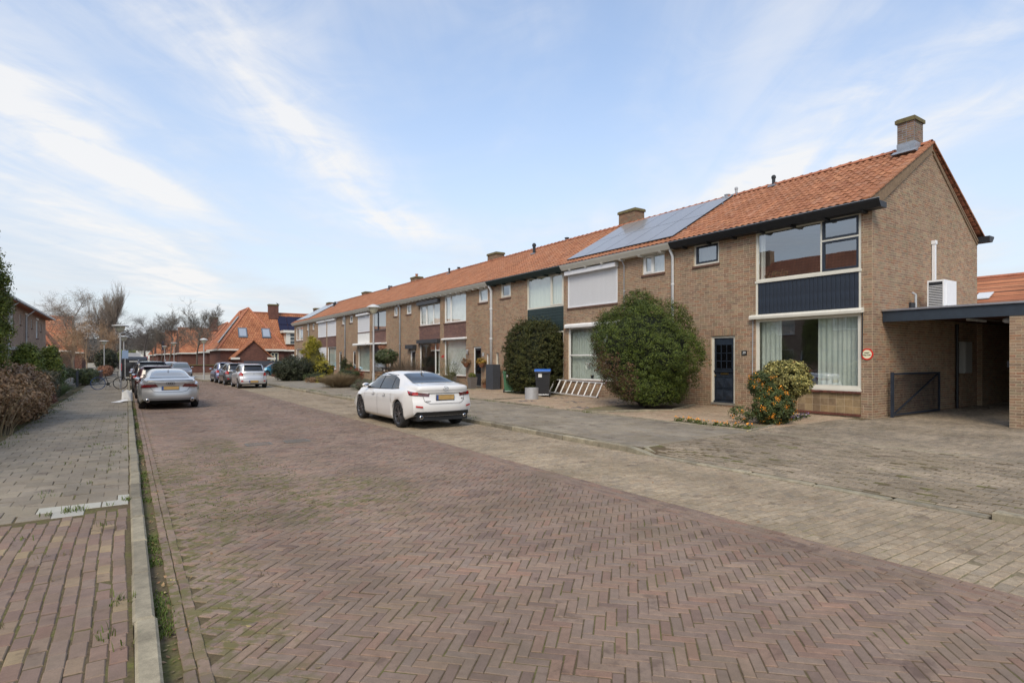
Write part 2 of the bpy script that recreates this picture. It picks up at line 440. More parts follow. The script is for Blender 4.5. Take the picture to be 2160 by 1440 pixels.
M_ROOFT = piece_mat('clay_roof_tile', [lin(164,112,82), lin(154,103,75), lin(171,120,88), lin(145,96,71), lin(165,113,81), lin(152,105,79), lin(161,116,90)], rough=.85, dirt=.16, dscale=.8, speck=.14, bump=.2, spec=.3, moss=roof_wear)
M_ROOFB = mat('roof_underlay', lin(112,70,52), .9, var=.2)
M_RIDGE = piece_mat('clay_ridge_tile', [lin(178,116,88), lin(164,106,82), lin(182,122,94)], dirt=.25, dscale=2)
# ================================================================ ground, road, paving
def zg(x):
    """height of the ground east of the road"""
    x = np.asarray(x, float)
    return np.where(x < 11.65, .11 + (x - 8.17) * .017, .17 + (x - 11.65) * .006)
def zdrive(x):
    x = np.asarray(x, float)
    return np.where(x < 11.65, .025 + (x - 8.13) * .041, .17 + (x - 11.65) * .006)

mb = MB(); mb.box(-900, 900, -60, 1500, -1.2, -.06)
M_EARTH = mat('earth', lin(92,84,62), .95, var=.3, vscale=.3, col2=lin(96,98,62))
top('ground', mb, M_EARTH, (0, 0, -.06), 'flat earth and rough grass under the whole street', kind='structure')

def moss_patch(t, P, c):
    """green film in a few places of the carriageway, mostly at the left"""
    x, y, z = t.xyz(P)
    def blob(cx, cy, rx, ry):
        q = t.math('ADD', t.math('POWER', t.math('DIVIDE', t.math('SUBTRACT', x, cx), rx), 2.0), t.math('POWER', t.math('DIVIDE', t.math('SUBTRACT', y, cy), ry), 2.0))
        return t.math('SUBTRACT', 1.0, t.step(q, .2, 1.4))
    k = t.math('ADD', blob(1.1, 9.6, .9, 2.6), t.math('ADD', blob(.5, 6.0, .5, 5), t.math('ADD', blob(1.5, 13., .7, 1.2), blob(2.2, 7.6, 1.3, 1.6))), clamp=True)
    nz = t.noise(P, 9, 5, .7); nz2 = t.noise(P, 1.3, 3, .6)
    k = t.math('MULTIPLY', k, t.math('MULTIPLY', t.step(nz, .44, .56), t.step(nz2, .38, .55)))
    c = t.mix(t.math('MULTIPLY', k, .80), c, lin(96,94,50))
    # wheel tracks, faintly polished, and a brown film between them
    tr = t.math('ADD', t.math('MULTIPLY', t.math('SINE', t.math('MULTIPLY', x, 3.3)), .5), .5)
    c = t.mix(1.0, c, t.ramp(tr, [(0, .93), (1, 1.04)]), 'MULTIPLY')
    c = t.mix(t.math('MULTIPLY', t.step(t.noise(P, .8, 5, .65), .48, .62), .28), c, tuple(v * .8 for v in lin(116,104,80)))
    pt = t.math('MULTIPLY', t.math('SUBTRACT', 1.0, t.step(t.math('ABSOLUTE', t.math('SUBTRACT', x, 4.4)), .45, .8)), t.math('SUBTRACT', 1.0, t.step(t.math('ABSOLUTE', t.math('SUBTRACT', y, 12.5)), 1.2, 2.4)))
    c = t.mix(t.math('MULTIPLY', t.math('MULTIPLY', pt, t.step(nz2, .4, .6)), .35), c, tuple(v * .55 for v in lin(104,84,74)))
    st = t.noise(P, .55, 4, .6)
    c = t.mix(1.0, c, t.ramp(st, [(.3, .84), (.5, 1.0), (.7, 1.08)]), 'MULTIPLY')
    q = t.math('MULTIPLY', t.step(t.noise(P, 2.2, 5, .7), .57, .68), .50)
    return t.mix(q, c, tuple(v * .5 for v in lin(104,84,74)))
def joint_mat(name, a, b, c_):
    if name in MAT: return MAT[name]
    m = bpy.data.materials.new(name); m.use_nodes = True; MAT[name] = m
    t = NT(m.node_tree); bs = t.n['Principled BSDF']; g = t.new('ShaderNodeNewGeometry')
    n1 = t.noise(g.outputs['Position'], 2.0, 5, .7); n2 = t.noise(g.outputs['Position'], 40, 3, .7)
    c = t.ramp(n1, [(.35, a), (.5, b), (.65, c_)])
    c = t.mix(1.0, c, t.ramp(n2, [(.3, .7), (.7, 1.3)]), 'MULTIPLY')
    t.put(bs.inputs['Base Color'], c); bs.inputs['Roughness'].default_value = 1; bs.inputs['Specular IOR Level'].default_value = .1
    return m
M_JOINT = joint_mat('mossy_joint', lin(92,80,64), lin(96,86,66), lin(98,98,58))
M_JOINT2 = joint_mat('sandy_joint', lin(112,102,84), lin(122,112,92), lin(116,112,80))
ROADC = [lin(146,126,110), lin(140,121,108), lin(150,128,110), lin(135,116,105), lin(150,124,106), lin(142,125,112), lin(154,131,112), lin(132,114,101), lin(146,127,111), lin(152,122,104), lin(130,110,98)]
SC = .86
M_ROADB = piece_mat('road_clinker', [tuple(q * SC for q in c) for c in ROADC], dirt=.12, dscale=1.1, speck=.13, sscale=120, bump=.5, moss=moss_patch, rough=.8)
M_PAVB = piece_mat('pavement_clinker', [tuple(q * SC for q in c) for c in [lin(146,126,112), lin(140,120,108), lin(150,126,110), lin(134,116,106), lin(148,130,114), lin(144,116,102), lin(142,122,108), lin(136,114,102), lin(150,130,112), lin(140,118,106), lin(166,146,116)]], dirt=.12, speck=.12, sscale=110, bump=.4, moss=moss_patch)
M_BEIGE = piece_mat('beige_concrete_paver', [tuple(q * .90 for q in c) for c in [lin(167,150,126), lin(157,142,120), lin(175,158,133), lin(150,137,118), lin(163,145,121)]], dirt=.16, speck=.26, sscale=140, bump=.6, moss=moss_patch)
M_DRIVE = piece_mat('worn_concrete_paver', [tuple(q * .90 for q in c) for c in [lin(155,141,120), lin(146,133,115), lin(163,148,127), lin(138,127,110)]], dirt=.2, speck=.24, sscale=130, bump=.6, moss=moss_patch)
M_SAND = piece_mat('sand_coloured_paver', [tuple(q * .90 for q in c) for c in [lin(176,156,130), lin(166,148,124), lin(182,160,136), lin(160,142,120), lin(176,150,126)]], dirt=.2, speck=.12, sscale=110, bump=.3)
M_SLAB = piece_mat('grey_concrete_slab', [tuple(q * .90 for q in c) for c in [lin(152,142,124), lin(143,133,118), lin(160,149,131), lin(135,126,111), lin(152,140,121), lin(146,137,122)]], dirt=.24, dscale=1.6, speck=.12, sscale=120, bump=.4, moss=moss_patch)
M_PALE = piece_mat('pale_new_slab', [lin(176,174,162), lin(168,166,156)], dirt=.1, speck=.1, sscale=120)
M_KERB = piece_mat('kerb_concrete', [tuple(q * .82 for q in c) for c in [lin(162,154,132), lin(146,138,120), lin(172,162,138), lin(138,130,112)]], dirt=.34, dscale=3.5, speck=.2, sscale=150, bump=.6)
M_CHAR = piece_mat('charcoal_paver', [lin(76,78,82), lin(66,68,74), lin(84,86,90)], dirt=.15)

def lay(n, ang, cx, cy, zf, sx, sy, j=.003, tilt=.012, hz=.002, rng=RNG, aj=.012):
    """matrices for laid stones with small faults; zf(x) gives the bed height"""
    a = np.asarray(ang) + rng.normal(0, aj, n)
    cx = cx + rng.normal(0, j, n); cy = cy + rng.normal(0, j, n)
    z = zf(cx) + rng.normal(0, hz, n)
    tx, ty = rng.normal(0, tilt, n), rng.normal(0, tilt, n)
    X = np.stack([np.cos(a), np.sin(a), tx], 1); Y = np.stack([-np.sin(a), np.cos(a), ty], 1)
    Z = np.cross(X, Y); Z /= np.linalg.norm(Z, axis=1)[:, None]
    return mats4(np.stack([cx, cy, z], 1), X, Y, Z, sx * (1 + rng.normal(0, .012, n)), sy * (1 + rng.normal(0, .02, n)), 1)
def rows(x0, x1, y0, y1, L, W, along='x', bond=.5, skip=None):
    """stretcher rows; returns centres, angle and length scale of each stone"""
    out = []
    if along == 'x':
        k = 0; y = y0 + W / 2
        while y < y1:
            x = x0 - (bond * L if k % 2 else 0)
            while x < x1 - .01:
                a, b = max(x, x0), min(x + L, x1)
                if b - a > .04: out.append(((a + b) / 2, y, 0., (b - a) / L))
                x += L
            y += W; k += 1
    else:
        k = 0; x = x0 + W / 2
        while x < x1:
            y = y0 - (bond * L if k % 2 else 0)
            while y < y1 - .01:
                a, b = max(y, y0), min(y + L, y1)
                if b - a > .04: out.append((x, (a + b) / 2, math.pi / 2, (b - a) / L))
                y += L
            x += W; k += 1
    A = np.array(out)
    if skip is not None: A = A[~skip(A)]
    return A
def inframe(A, margin=800, zz=.05):
    px, py, d = project(np.stack([A[:, 0], A[:, 1], np.full(len(A), zz)], 1))
    return (px > -margin) & (px < 2160 + margin) & (py < 2400) & (d > .3)

# --- carriageway ---------------------------------------------------------
road = structure('road', label='red brick carriageway laid in herringbone')
mb = MB(); mb.box(.155, 5.60, -8, 52, -.06, .006); mb.box(.155, 5.1, 52, 400, -.06, -.001)
road_base = obj('road_bed', mb, M_JOINT, road, kind='structure')
BL, BW = .212, .0735
def herring(x0, x1, y0, y1):
    W, L = BW, BL; e1 = np.array([math.cos(-math.pi / 4), math.sin(-math.pi / 4)]); e2 = np.array([math.cos(math.pi / 4), math.sin(math.pi / 4)])
    out = []
    N = int((x1 - x0 + y1 - y0) / W) + 60
    jj, kk = np.meshgrid(np.arange(-400, 400), np.arange(-900, 900), indexing='ij')
    jj, kk = jj.ravel(), kk.ravel()
    for kind in (0, 1):
        if kind == 0: a = kk * W + jj * L + L / 2; b = kk * W - jj * L + W / 2; ang = -math.pi / 4
        else: a = kk * W + jj * L + W / 2; b = (kk + 1) * W - jj * L + L / 2; ang = math.pi / 4
        x = a * e1[0] + b * e2[0] + 2; y = a * e1[1] + b * e2[1] + 10
        ok = (x > x0) & (x < x1) & (y > y0) & (y < y1)
        out.append(np.stack([x[ok], y[ok], np.full(ok.sum(), ang), np.ones(ok.sum())], 1))
    return np.concatenate(out)
H = herring(.415, 5.29, -2, 46)
H = H[inframe(H)]
edge1 = rows(5.225, 5.60, -2, 46, BL, BW, 'y'); edge1 = edge1[inframe(edge1)]
edge0 = rows(.262, .41, .8, 46, BL, BW, 'y'); edge0 = edge0[inframe(edge0)]
A = np.concatenate([H, edge1, edge0])
flat = lambda x: np.full(np.shape(x), .012) + .035 * np.sin(np.clip((np.asarray(x) - .3) / 5.3, 0, 1) * math.pi) * 0
tmb = chamfer_box(BL - .0065, BW - .0065, .02, .004); tms = simple_box(BL - .007, BW - .007, .014)
M = lay(len(A), A[:, 2], A[:, 0], A[:, 1], flat, A[:, 3], 1, j=.0018, tilt=.012, hz=.0015); M[len(H):, 2, 3] += .005
pieces('brick', 'brickwork', tmb, M, road, M_ROADB, 300, far_tm=tms, far=14)
far_road = MB(); far_road.quad((.17, 46, .010), (5.60, 46, .010), (5.60, 52, .010), (.17, 52, .010)); far_road.quad((.17, 52, .010), (5.0, 52, .010), (5.0, 400, .010), (.17, 400, .010))
M_FARROAD = wall_tex('distant_clinker_road', [tuple(q * SC for q in c) for c in ROADC[:5]], tuple(q * .6 for q in lin(90,84,60)), 'Z', .21, .075, .012)
obj('road_surface', far_road, M_FARROAD, road, kind='structure')

# --- parking strip -------------------------------------------------------
lane = structure('parking_lane', label='beige brick parking strip beside the carriageway')
mb = MB(); mb.box(5.602, 8.02, -8, 52, -.06, .006); obj('lane_bed', mb, M_JOINT2, lane, kind='structure')
A = rows(5.615, 8.0, -3, 34, .21, .108, 'x'); A = A[inframe(A)]
# near the frame's right edge the rows fan gently
tm = chamfer_box(.201, .098, .02, .006)
M = lay(len(A), A[:, 2], A[:, 0], A[:, 1], lambda x: np.full(np.shape(x), .012), A[:, 3], 1, tilt=.014, hz=.002)
pieces('paver', 'paver_field', tm, M, lane, M_BEIGE, 300, far_tm=simple_box(.201, .098, .014), far=12)
mb = MB(); mb.quad((5.615, 34, .011), (8.0, 34, .011), (8.0, 52, .011), (5.615, 52, .011))
obj('lane_surface', mb, wall_tex('distant_beige_paving', [tuple(q * .82 for q in c) for c in [lin(162,148,124), lin(152,140,118), lin(170,154,130)]], tuple(q * .7 for q in lin(112,102,82)), 'Z', .21, .108, .01), lane, kind='structure')

# --- left pavement -------------------------------------------------------
pl = structure('left_pavement', label='left pavement of grey slabs with a red brick stretch in front')
mb = MB(); mb.box(-2.6, .033, -8, 140, -.06, .057); obj('pavement_bed', mb, M_JOINT, pl, kind='structure')
ed = lambda x: 8.1 + (np.asarray(x) + .3) * .25
A = rows(-2.4, .02, .6, 8.5, .205, .1, 'y'); A = A[A[:, 1] < ed(A[:, 0]) - .12]; A = A[inframe(A)]
M = lay(len(A), A[:, 2], A[:, 0] + .012 * np.sin(A[:, 1] * 1.7), A[:, 1], lambda x: np.full(np.shape(x), .064), A[:, 3], 1, tilt=.014, hz=.002)
pieces('brick', 'brickwork', chamfer_box(.194, .09, .02, .006), M, pl, M_PAVB, 300)
A = rows(-2.2, .02, 7.4, 44, .3, .3, 'x'); A = A[A[:, 1] > ed(A[:, 0]) + .10]; A = A[inframe(A)]
M = lay(len(A), A[:, 2], A[:, 0], A[:, 1], lambda x: np.full(np.shape(x), .064), A[:, 3], 1, tilt=.009, hz=.002)
sl = chamfer_box(.292, .291, .03, .004)
pale = (A[:, 0] > -.75) & (A[:, 1] < ed(A[:, 0]) + .62) & (RNG.random(len(A)) < .75)
pieces('slab', 'slab_field', sl, M[~pale], pl, M_SLAB, 300)
pieces('pale_slab', None, sl, M[pale], pl, M_PALE, 60)
mb = MB(); mb.quad((-2.2, 44, .062), (.02, 44, .062), (.02, 140, .062), (-2.2, 140, .062))
M_FARSLAB = wall_tex('distant_slabs', [tuple(q * .82 for q in c) for c in [lin(146,138,124), lin(138,132,120), lin(152,144,128)]], lin(104,98,78), 'Z', .3, .3, .01)
obj('pavement_surface', mb, M_FARSLAB, pl, kind='structure')

# --- kerbs ---------------------------------------------------------------
def kerb_run(root, x0, x1, y0, y1, z, L=1.0):
    n = int(round((y1 - y0) / L)); c = np.array([((x0 + x1) / 2, y0 + (i + .5) * L) for i in range(n)])
    Mx = lay(n, np.full(n, math.pi / 2), c[:, 0], c[:, 1], lambda x: np.full(np.shape(x), z), 1, 1, j=.003, tilt=.004, hz=.003, aj=.004)
    pieces('kerb_stone', 'kerb_stones', chamfer_box(L - .02, x1 - x0, .16, .016), Mx, root, M_KERB, 300)
kl = structure('left_kerb', label='pale concrete kerb along the left pavement')
kerb_run(kl, .032, .158, -2.5, 70.5, .085)
mb = MB(); mb.box(.035, .155, 70.5, 200, -.02, .085); obj('kerb_line', mb, M_KERB, kl)
kr = structure('right_kerb', label='concrete kerb along the right pavement, dropped at the driveway')
kerb_run(kr, 8.02, 8.165, 7.95, 51.95, .115)
kerb_run(kr, 8.01, 8.15, 2.36, 7.36, .036)
kerb_run(kr, 8.02, 8.165, -2.65, 2.35, .10)
mb = MB(); mb.add([(8.02,7.36,-.03),(8.19,7.36,-.03),(8.165,7.95,-.03),(8.02,7.95,-.03),(8.02,7.36,.03),(8.26,7.36,.03),(8.165,7.95,.113),(8.02,7.95,.113)],
                  [(0,3,2,1),(4,5,6,7),(0,1,5,4),(1,2,6,5),(2,3,7,6),(3,0,4,7)])
mb.add([(8.20,7.40,0),(8.60,7.40,0),(8.60,7.72,0),(8.20,7.72,0),(8.20,7.40,.055),(8.60,7.40,.075),(8.60,7.72,.13),(8.20,7.72,.125)], [(0,3,2,1),(4,5,6,7),(0,1,5,4),(1,2,6,5),(2,3,7,6),(3,0,4,7)])
obj('ramp_stone', mb, M_KERB, kr)

# --- right pavement: slabs, crossing, driveway ---------------------------
pr_ = structure('right_pavement', label='right pavement of grey slabs')
def sheet(x0, x1, y0, y1, zf, dz, n=6):
    m_ = MB(); xs = np.linspace(x0, x1, n + 1)
    for a, b in zip(xs[:-1], xs[1:]):
        za, zb = float(zf(a)) + dz, float(zf(b)) + dz
        m_.quad((a, y0, za), (b, y0, zb), (b, y1, zb), (a, y1, za))
    return m_
SLOPE = lambda zf: (lambda x: zf(x) + .012)
obj('pavement_bed', sheet(8.165, 11.62, 7.66, 52.5, zg, .005), M_JOINT2, pr_, kind='structure')
A = rows(8.18, 11.6, 7.72, 34, .3, .3, 'x'); A = A[inframe(A)]; 
M = lay(len(A), A[:, 2], A[:, 0], A[:, 1], SLOPE(zg), A[:, 3], 1, tilt=.007, hz=.0015)
pieces('slab', 'slab_field', chamfer_box(.294, .293, .03, .004), M, pr_, M_SLAB, 300)
obj('pavement_surface', sheet(8.18, 11.6, 34, 52.5, zg, .011), M_FARSLAB, pr_, kind='structure')
cr_ = structure('driveway_crossing', label='dropped crossing of worn beige pavers between kerb and driveway')
def zcross(x, y): k = np.clip((np.asarray(y) - 6.2) / 1.4, 0, 1); k = k * k * (3 - 2 * k) * np.clip((np.asarray(x) - 8.15) / (.08 + .6 * np.clip(7.7 - np.asarray(y), 0, 9)), 0, 1); return zdrive(x) * (1 - k) + zg(x) * k
mb = MB(); xs_ = np.array([8.135, 8.2, 8.3, 8.45, 8.65, 8.9, 9.3, 10, 10.8, 11.62]); ys_ = [-6, 6.2, 6.5, 6.8, 7.1, 7.35, 7.66]
for a, b in zip(xs_[:-1], xs_[1:]):
    for c, d in zip(ys_[:-1], ys_[1:]): mb.quad(*[(x, y, float(zcross(x, y)) + .006) for x, y in ((a, c), (b, c), (b, d), (a, d))])
obj('crossing_bed', mb, M_JOINT, cr_, kind='structure')
A = rows(8.165, 11.6, -4, 7.66, .21, .108, 'y'); A = A[inframe(A)]; A = A[~((A[:, 0] < 8.62) & (A[:, 1] > 7.38))]
M = lay(len(A), A[:, 2], A[:, 0], A[:, 1], SLOPE(zdrive), A[:, 3], 1, tilt=.016, hz=.003); M[:, 2, 3] += zcross(A[:, 0], A[:, 1]) - zdrive(A[:, 0])
pieces('paver', 'paver_field', chamfer_box(.200, .097, .02, .007), M, cr_, M_DRIVE, 300, far_tm=simple_box(.2, .097, .014), far=11)
dw = structure('driveway', label='wide driveway of worn pavers in front of the carport')
obj('driveway_bed', sheet(11.62, 26.5, -8, 7.60, zg, .005, 3), M_JOINT, dw, kind='structure')
A = rows(11.70, 26.4, -5, 7.32, .21, .108, 'x'); A = A[inframe(A)]; 
B_ = rows(11.70, 15.9, 7.33, 7.75, .21, .108, 'x'); A = np.concatenate([A, B_])
M = lay(len(A), A[:, 2], A[:, 0], A[:, 1], SLOPE(zg), A[:, 3], 1, tilt=.012, hz=.002)
pieces('paver', 'paver_field', chamfer_box(.201, .098, .02, .006), M, dw, M_DRIVE, 300, far_tm=simple_box(.201, .098, .014), far=13)
# thin edging strips between public and private paving
eg = structure('edging', label='thin concrete edging strips along the front gardens')
def edge_line(pts, h=.04, w=.06, L=1.0):
    Ms = []
    for (xa, ya), (xb, yb) in zip(pts[:-1], pts[1:]):
        D = math.hypot(xb - xa, yb - ya); n = max(1, round(D / L)); a = math.atan2(yb - ya, xb - xa)
        t_ = (np.arange(n) + .5) / n
        x, y = xa + (xb - xa) * t_, ya + (yb - ya) * t_
        Ms.append(lay(n, np.full(n, a), x, y, lambda q: zg(q) + h, D / n / L, 1, j=.004, tilt=.006, hz=.003))
    Mx = np.concatenate(Ms)
    pieces('edging_strip', None, chamfer_box(L - .01, w, .15, .008), Mx, eg, M_KERB, 200)
edge_line([(11.66, -4.3), (11.66, 7.7)], .014)
edge_line([(11.66, 7.7), (11.66, 13.1)], .03)
edge_line([(11.66, 7.75), (15.9, 8.7)], .03, .05)
edge_line([(11.66, 15.2), (11.66, 32.0)], .055)
edge_line([(12.0, 19.2), (16.3, 19.7)], .05)
edge_line([(11.66, 14.2), (11.66, 13.1), (13.2, 12.55), (14.2, 12.1), (16.3, 12.95)], .055)
edge_line([(11.66, 32.0), (11.66, 50.0)], .07)
edge_line([(11.7, 26.2), (16.3, 26.2)], .05)

# --- front paving --------------------------------------------------------
fp = structure('front_paving', label='sand coloured paving in front of the first houses')
obj('front_paving_bed', sheet(11.62, 16.42, 7.6, 26.2, zg, .004, 3), M_JOINT2, fp, kind='structure')
def in_bed(A):      # planting beds stay free of stones
    x, y = A[:, 0], A[:, 1]
    flower = (y > 7.7) & (y < 8.7 + (11.7 - x) * 0 + .35) & (y > 7.72 + (x - 11.66) * .22) & (x < 16.0) & (y < 8.35 + (x - 11.66) * .22) 
    bed2 = (x < 12.15) & (y > 7.7) & (y < 10.2)
    bed3 = ((x - 14.1) / 2.3) ** 2 + ((y - 13.4) / 1.15) ** 2 < 1
    bed4 = ((x - 15.6) / 1.0) ** 2 + ((y - 21.6) / 1.7) ** 2 < 1
    return flower | bed2 | bed3 | bed4
A = np.concatenate([rows(11.70, 16.40, 7.76, 14.0, .21, .107, 'x'), rows(11.70, 16.40, 14.0, 26.1, .2, .1, 'y')])
A = A[~in_bed(A)]; A = A[inframe(A)]
star = np.zeros(len(A), bool)
for sx_, sy_ in ((13.92, 16.6), (12.6, 14.6), (12.8, 18.0), (15.0, 15.4), (14.9, 18.6)):
    r_ = np.hypot(A[:, 0] - sx_, A[:, 1] - sy_); th_ = np.arctan2(A[:, 1] - sy_, A[:, 0] - sx_)
    star |= (r_ > .13) & (r_ < .30 + .14 * np.cos(th_ * 6))
M = lay(len(A), A[:, 2], A[:, 0], A[:, 1], SLOPE(zg), A[:, 3], 1, tilt=.008, hz=.002)
pieces('paver', 'paver_field', chamfer_box(.199, .096, .02, .004), M[~star], fp, M_SAND, 300, far_tm=simple_box(.199, .096, .014), far=15)
pieces('dark_paver', 'dark_paver_field', chamfer_box(.199, .096, .02, .004), M[star], fp, M_CHAR, 120)
mb = MB(); mb.box(11.62, 16.42, 26.2, 72, .0, .16); mb.box(11.7, 13.0, 7.74, 12.9, .1, .172); mb.box(12.5, 16.3, 7.9, 14.4, .1, .1725)
M_SOIL = mat('garden_soil', lin(74,62,48), 1, var=.3, vscale=6, bump=.8, bscale=30, col2=lin(92,80,60))
top('garden_soil', mb, M_SOIL, (14, 40, 0), 'dark planting soil of the front gardens', kind='structure')
# bulb-out, side street, far pavements
mb = MB(); mb.box(5.1, 8.16, 52, 70, -.02, .10); mb.box(8.16, 40, 52.5, 72, -.03, .145)
mb.box(5.1, 40, 79, 400, -.03, .10); mb.box(-60, -2.6, -20, 400, -.03, .055)
top('far_pavement', mb, mat('far_pavement_grey', lin(140,132,116), .95, var=.15, vscale=1.5), (8, 60, 0), 'grey pavement around the street corner and beyond', kind='structure')
mb = MB(); mb.box(5.0, 60, 72, 79, -.05, .012)
top('side_street', mb, M_FARROAD, (20, 75, 0), 'brick side street leading right behind the last house', kind='structure')
mb = MB()
mb.box(4.98, 5.1, 52.0, 71.9, -.02, .115); mb.box(5.1, 8.02, 51.9, 52.0, -.02, .115)
top('corner_kerb', mb, M_KERB, (5, 52, 0), 'kerb round the pavement corner at the lamp post', kind='structure')

# drain grates in the road
for i, (gx, gy, lb) in enumerate(((2.29, 12.96, 'rusty drain grate in the road, the one nearer the left kerb'), (3.07, 13.0, 'rusty drain grate in the road, the one nearer the white saloon'))):
    g_ = thing('drain_grate', (gx, gy, .01), lb, 'drain', 'drain grates in the carriageway')
    m_ = MB(); m_.box(gx - .25, gx + .25, gy - .2, gy - .175, 0, .022); m_.box(gx - .25, gx + .25, gy + .175, gy + .2, 0, .022)
    m_.box(gx - .25, gx - .225, gy - .175, gy + .175, 0, .022); m_.box(gx + .225, gx + .25, gy - .175, gy + .175, 0, .022)
    obj('frame', m_, mat('cast_iron', lin(120,116,108), .6, .4, var=.2), g_)
    m_ = MB(); m_.box(gx - .225, gx + .225, gy - .175, gy + .175, 0, .006); obj('pit', m_, M_BLACK, g_)
    for k in range(9):
        m_ = MB(); xx = gx - .2 + k * .05; m_.box(xx - .009, xx + .009, gy - .175, gy + .175, .006, .02); obj('bar', m_, MAT['cast_iron'], g_)
# ================================================================ the brick terrace
XF, XB, XR, ZR = 16.44, 23.79, 20.10, 8.27
B = [7.32, 13.9, 20.1, 26.48, 32.4, 39.0, 45.1, 51.4, 57.4, 63.7, 70.7]
PITCH = math.atan2(2.30, 4.02)
CP, SP = math.cos(PITCH), math.sin(PITCH)
EX, EZ = 16.08, 5.97                      # lower edge of the tiles
AXF = ((0, -1, 0), (0, 0, 1), (-1, 0, 0))   # bricks on a wall that faces the road
AXG = ((1, 0, 0), (0, 0, 1), (0, -1, 0))    # bricks on a wall that faces the driveway

def cells(u0, u1, z0, z1, holes):
    us = sorted({u0, u1, *[h[0] for h in holes], *[h[1] for h in holes]}); zs = sorted({z0, z1, *[h[2] for h in holes], *[h[3] for h in holes]})
    us = [u for u in us if u0 <= u <= u1]; zs = [z for z in zs if z0 <= z <= z1]
    for a, b in zip(us[:-1], us[1:]):
        for c, d in zip(zs[:-1], zs[1:]):
            if not any(h[0] <= (a + b) / 2 <= h[1] and h[2] <= (c + d) / 2 <= h[3] for h in holes): yield a, b, c, d
def wall_x(mb, x, y0, y1, z0, z1, holes, dep=.12, sgn=1, mi=0):
    """wall facing -x (sgn=1) or +x (sgn=-1) with reveals"""
    for a, b, c, d in cells(y0, y1, z0, z1, holes):
        q = [(x, a, c), (x, a, d), (x, b, d), (x, b, c)]
        mb.quad(*(q if sgn > 0 else q[::-1]), mi=mi)
    e = x + dep * sgn
    for a, b, c, d in holes:
        mb.quad((x, a, c), (e, a, c), (e, a, d), (x, a, d), mi); mb.quad((x, b, c), (x, b, d), (e, b, d), (e, b, c), mi)
        mb.quad((x, a, c), (x, b, c), (e, b, c), (e, a, c), mi); mb.quad((x, a, d), (e, a, d), (e, b, d), (x, b, d), mi)
def course_list(u0, u1, z0, z1, holes, pitch=.0667, L=.215, outline=None, rng=RNG, wild=True):
    out = []; z = z0 + pitch / 2; k = 0
    while z < z1:
        iv = [(u0, u1)] if outline is None else [outline(z)]
        for h in holes:
            if h[2] < z < h[3]:
                nv = []
                for a, b in iv:
                    if h[1] <= a or h[0] >= b: nv.append((a, b)); continue
                    if h[0] > a: nv.append((a, h[0]))
                    if h[1] < b: nv.append((h[1], b))
                iv = nv
        for a, b in iv:
            u = a; first = True
            while u < b - .02:
                l = L if (not first and rng.random() > (.22 if wild else 0)) else (L / 2 if (k % 2 if not wild else rng.random() < .5) else L)
                l = min(l, b - u)
                if b - u - l < .05: l = b - u
                out.append((u + l / 2, l, z)); u += l; first = False
        z += pitch; k += 1
    return np.array(out)
TB = chamfer_box(.2025, .0537, .014, .003)
def wall_pieces(root, C, plane, at, nmax, material=None, proud=.0045, names=('brick', 'brickwork'), L=.215, rng=RNG, tb=TB, joint=.0125):
    n = len(C); s_ = (C[:, 1] - joint) / (L - joint)
    pr = proud + rng.normal(0, .0012, n)
    if plane == 'X': loc = np.stack([at - pr, C[:, 0], C[:, 2]], 1); ax = AXF
    else: loc = np.stack([C[:, 0], at - pr, C[:, 2]], 1); ax = AXG
    pieces(names[0], names[1], tb, mats4(loc, *ax, s_, 1, 1), root, material or M_BRICK, nmax)

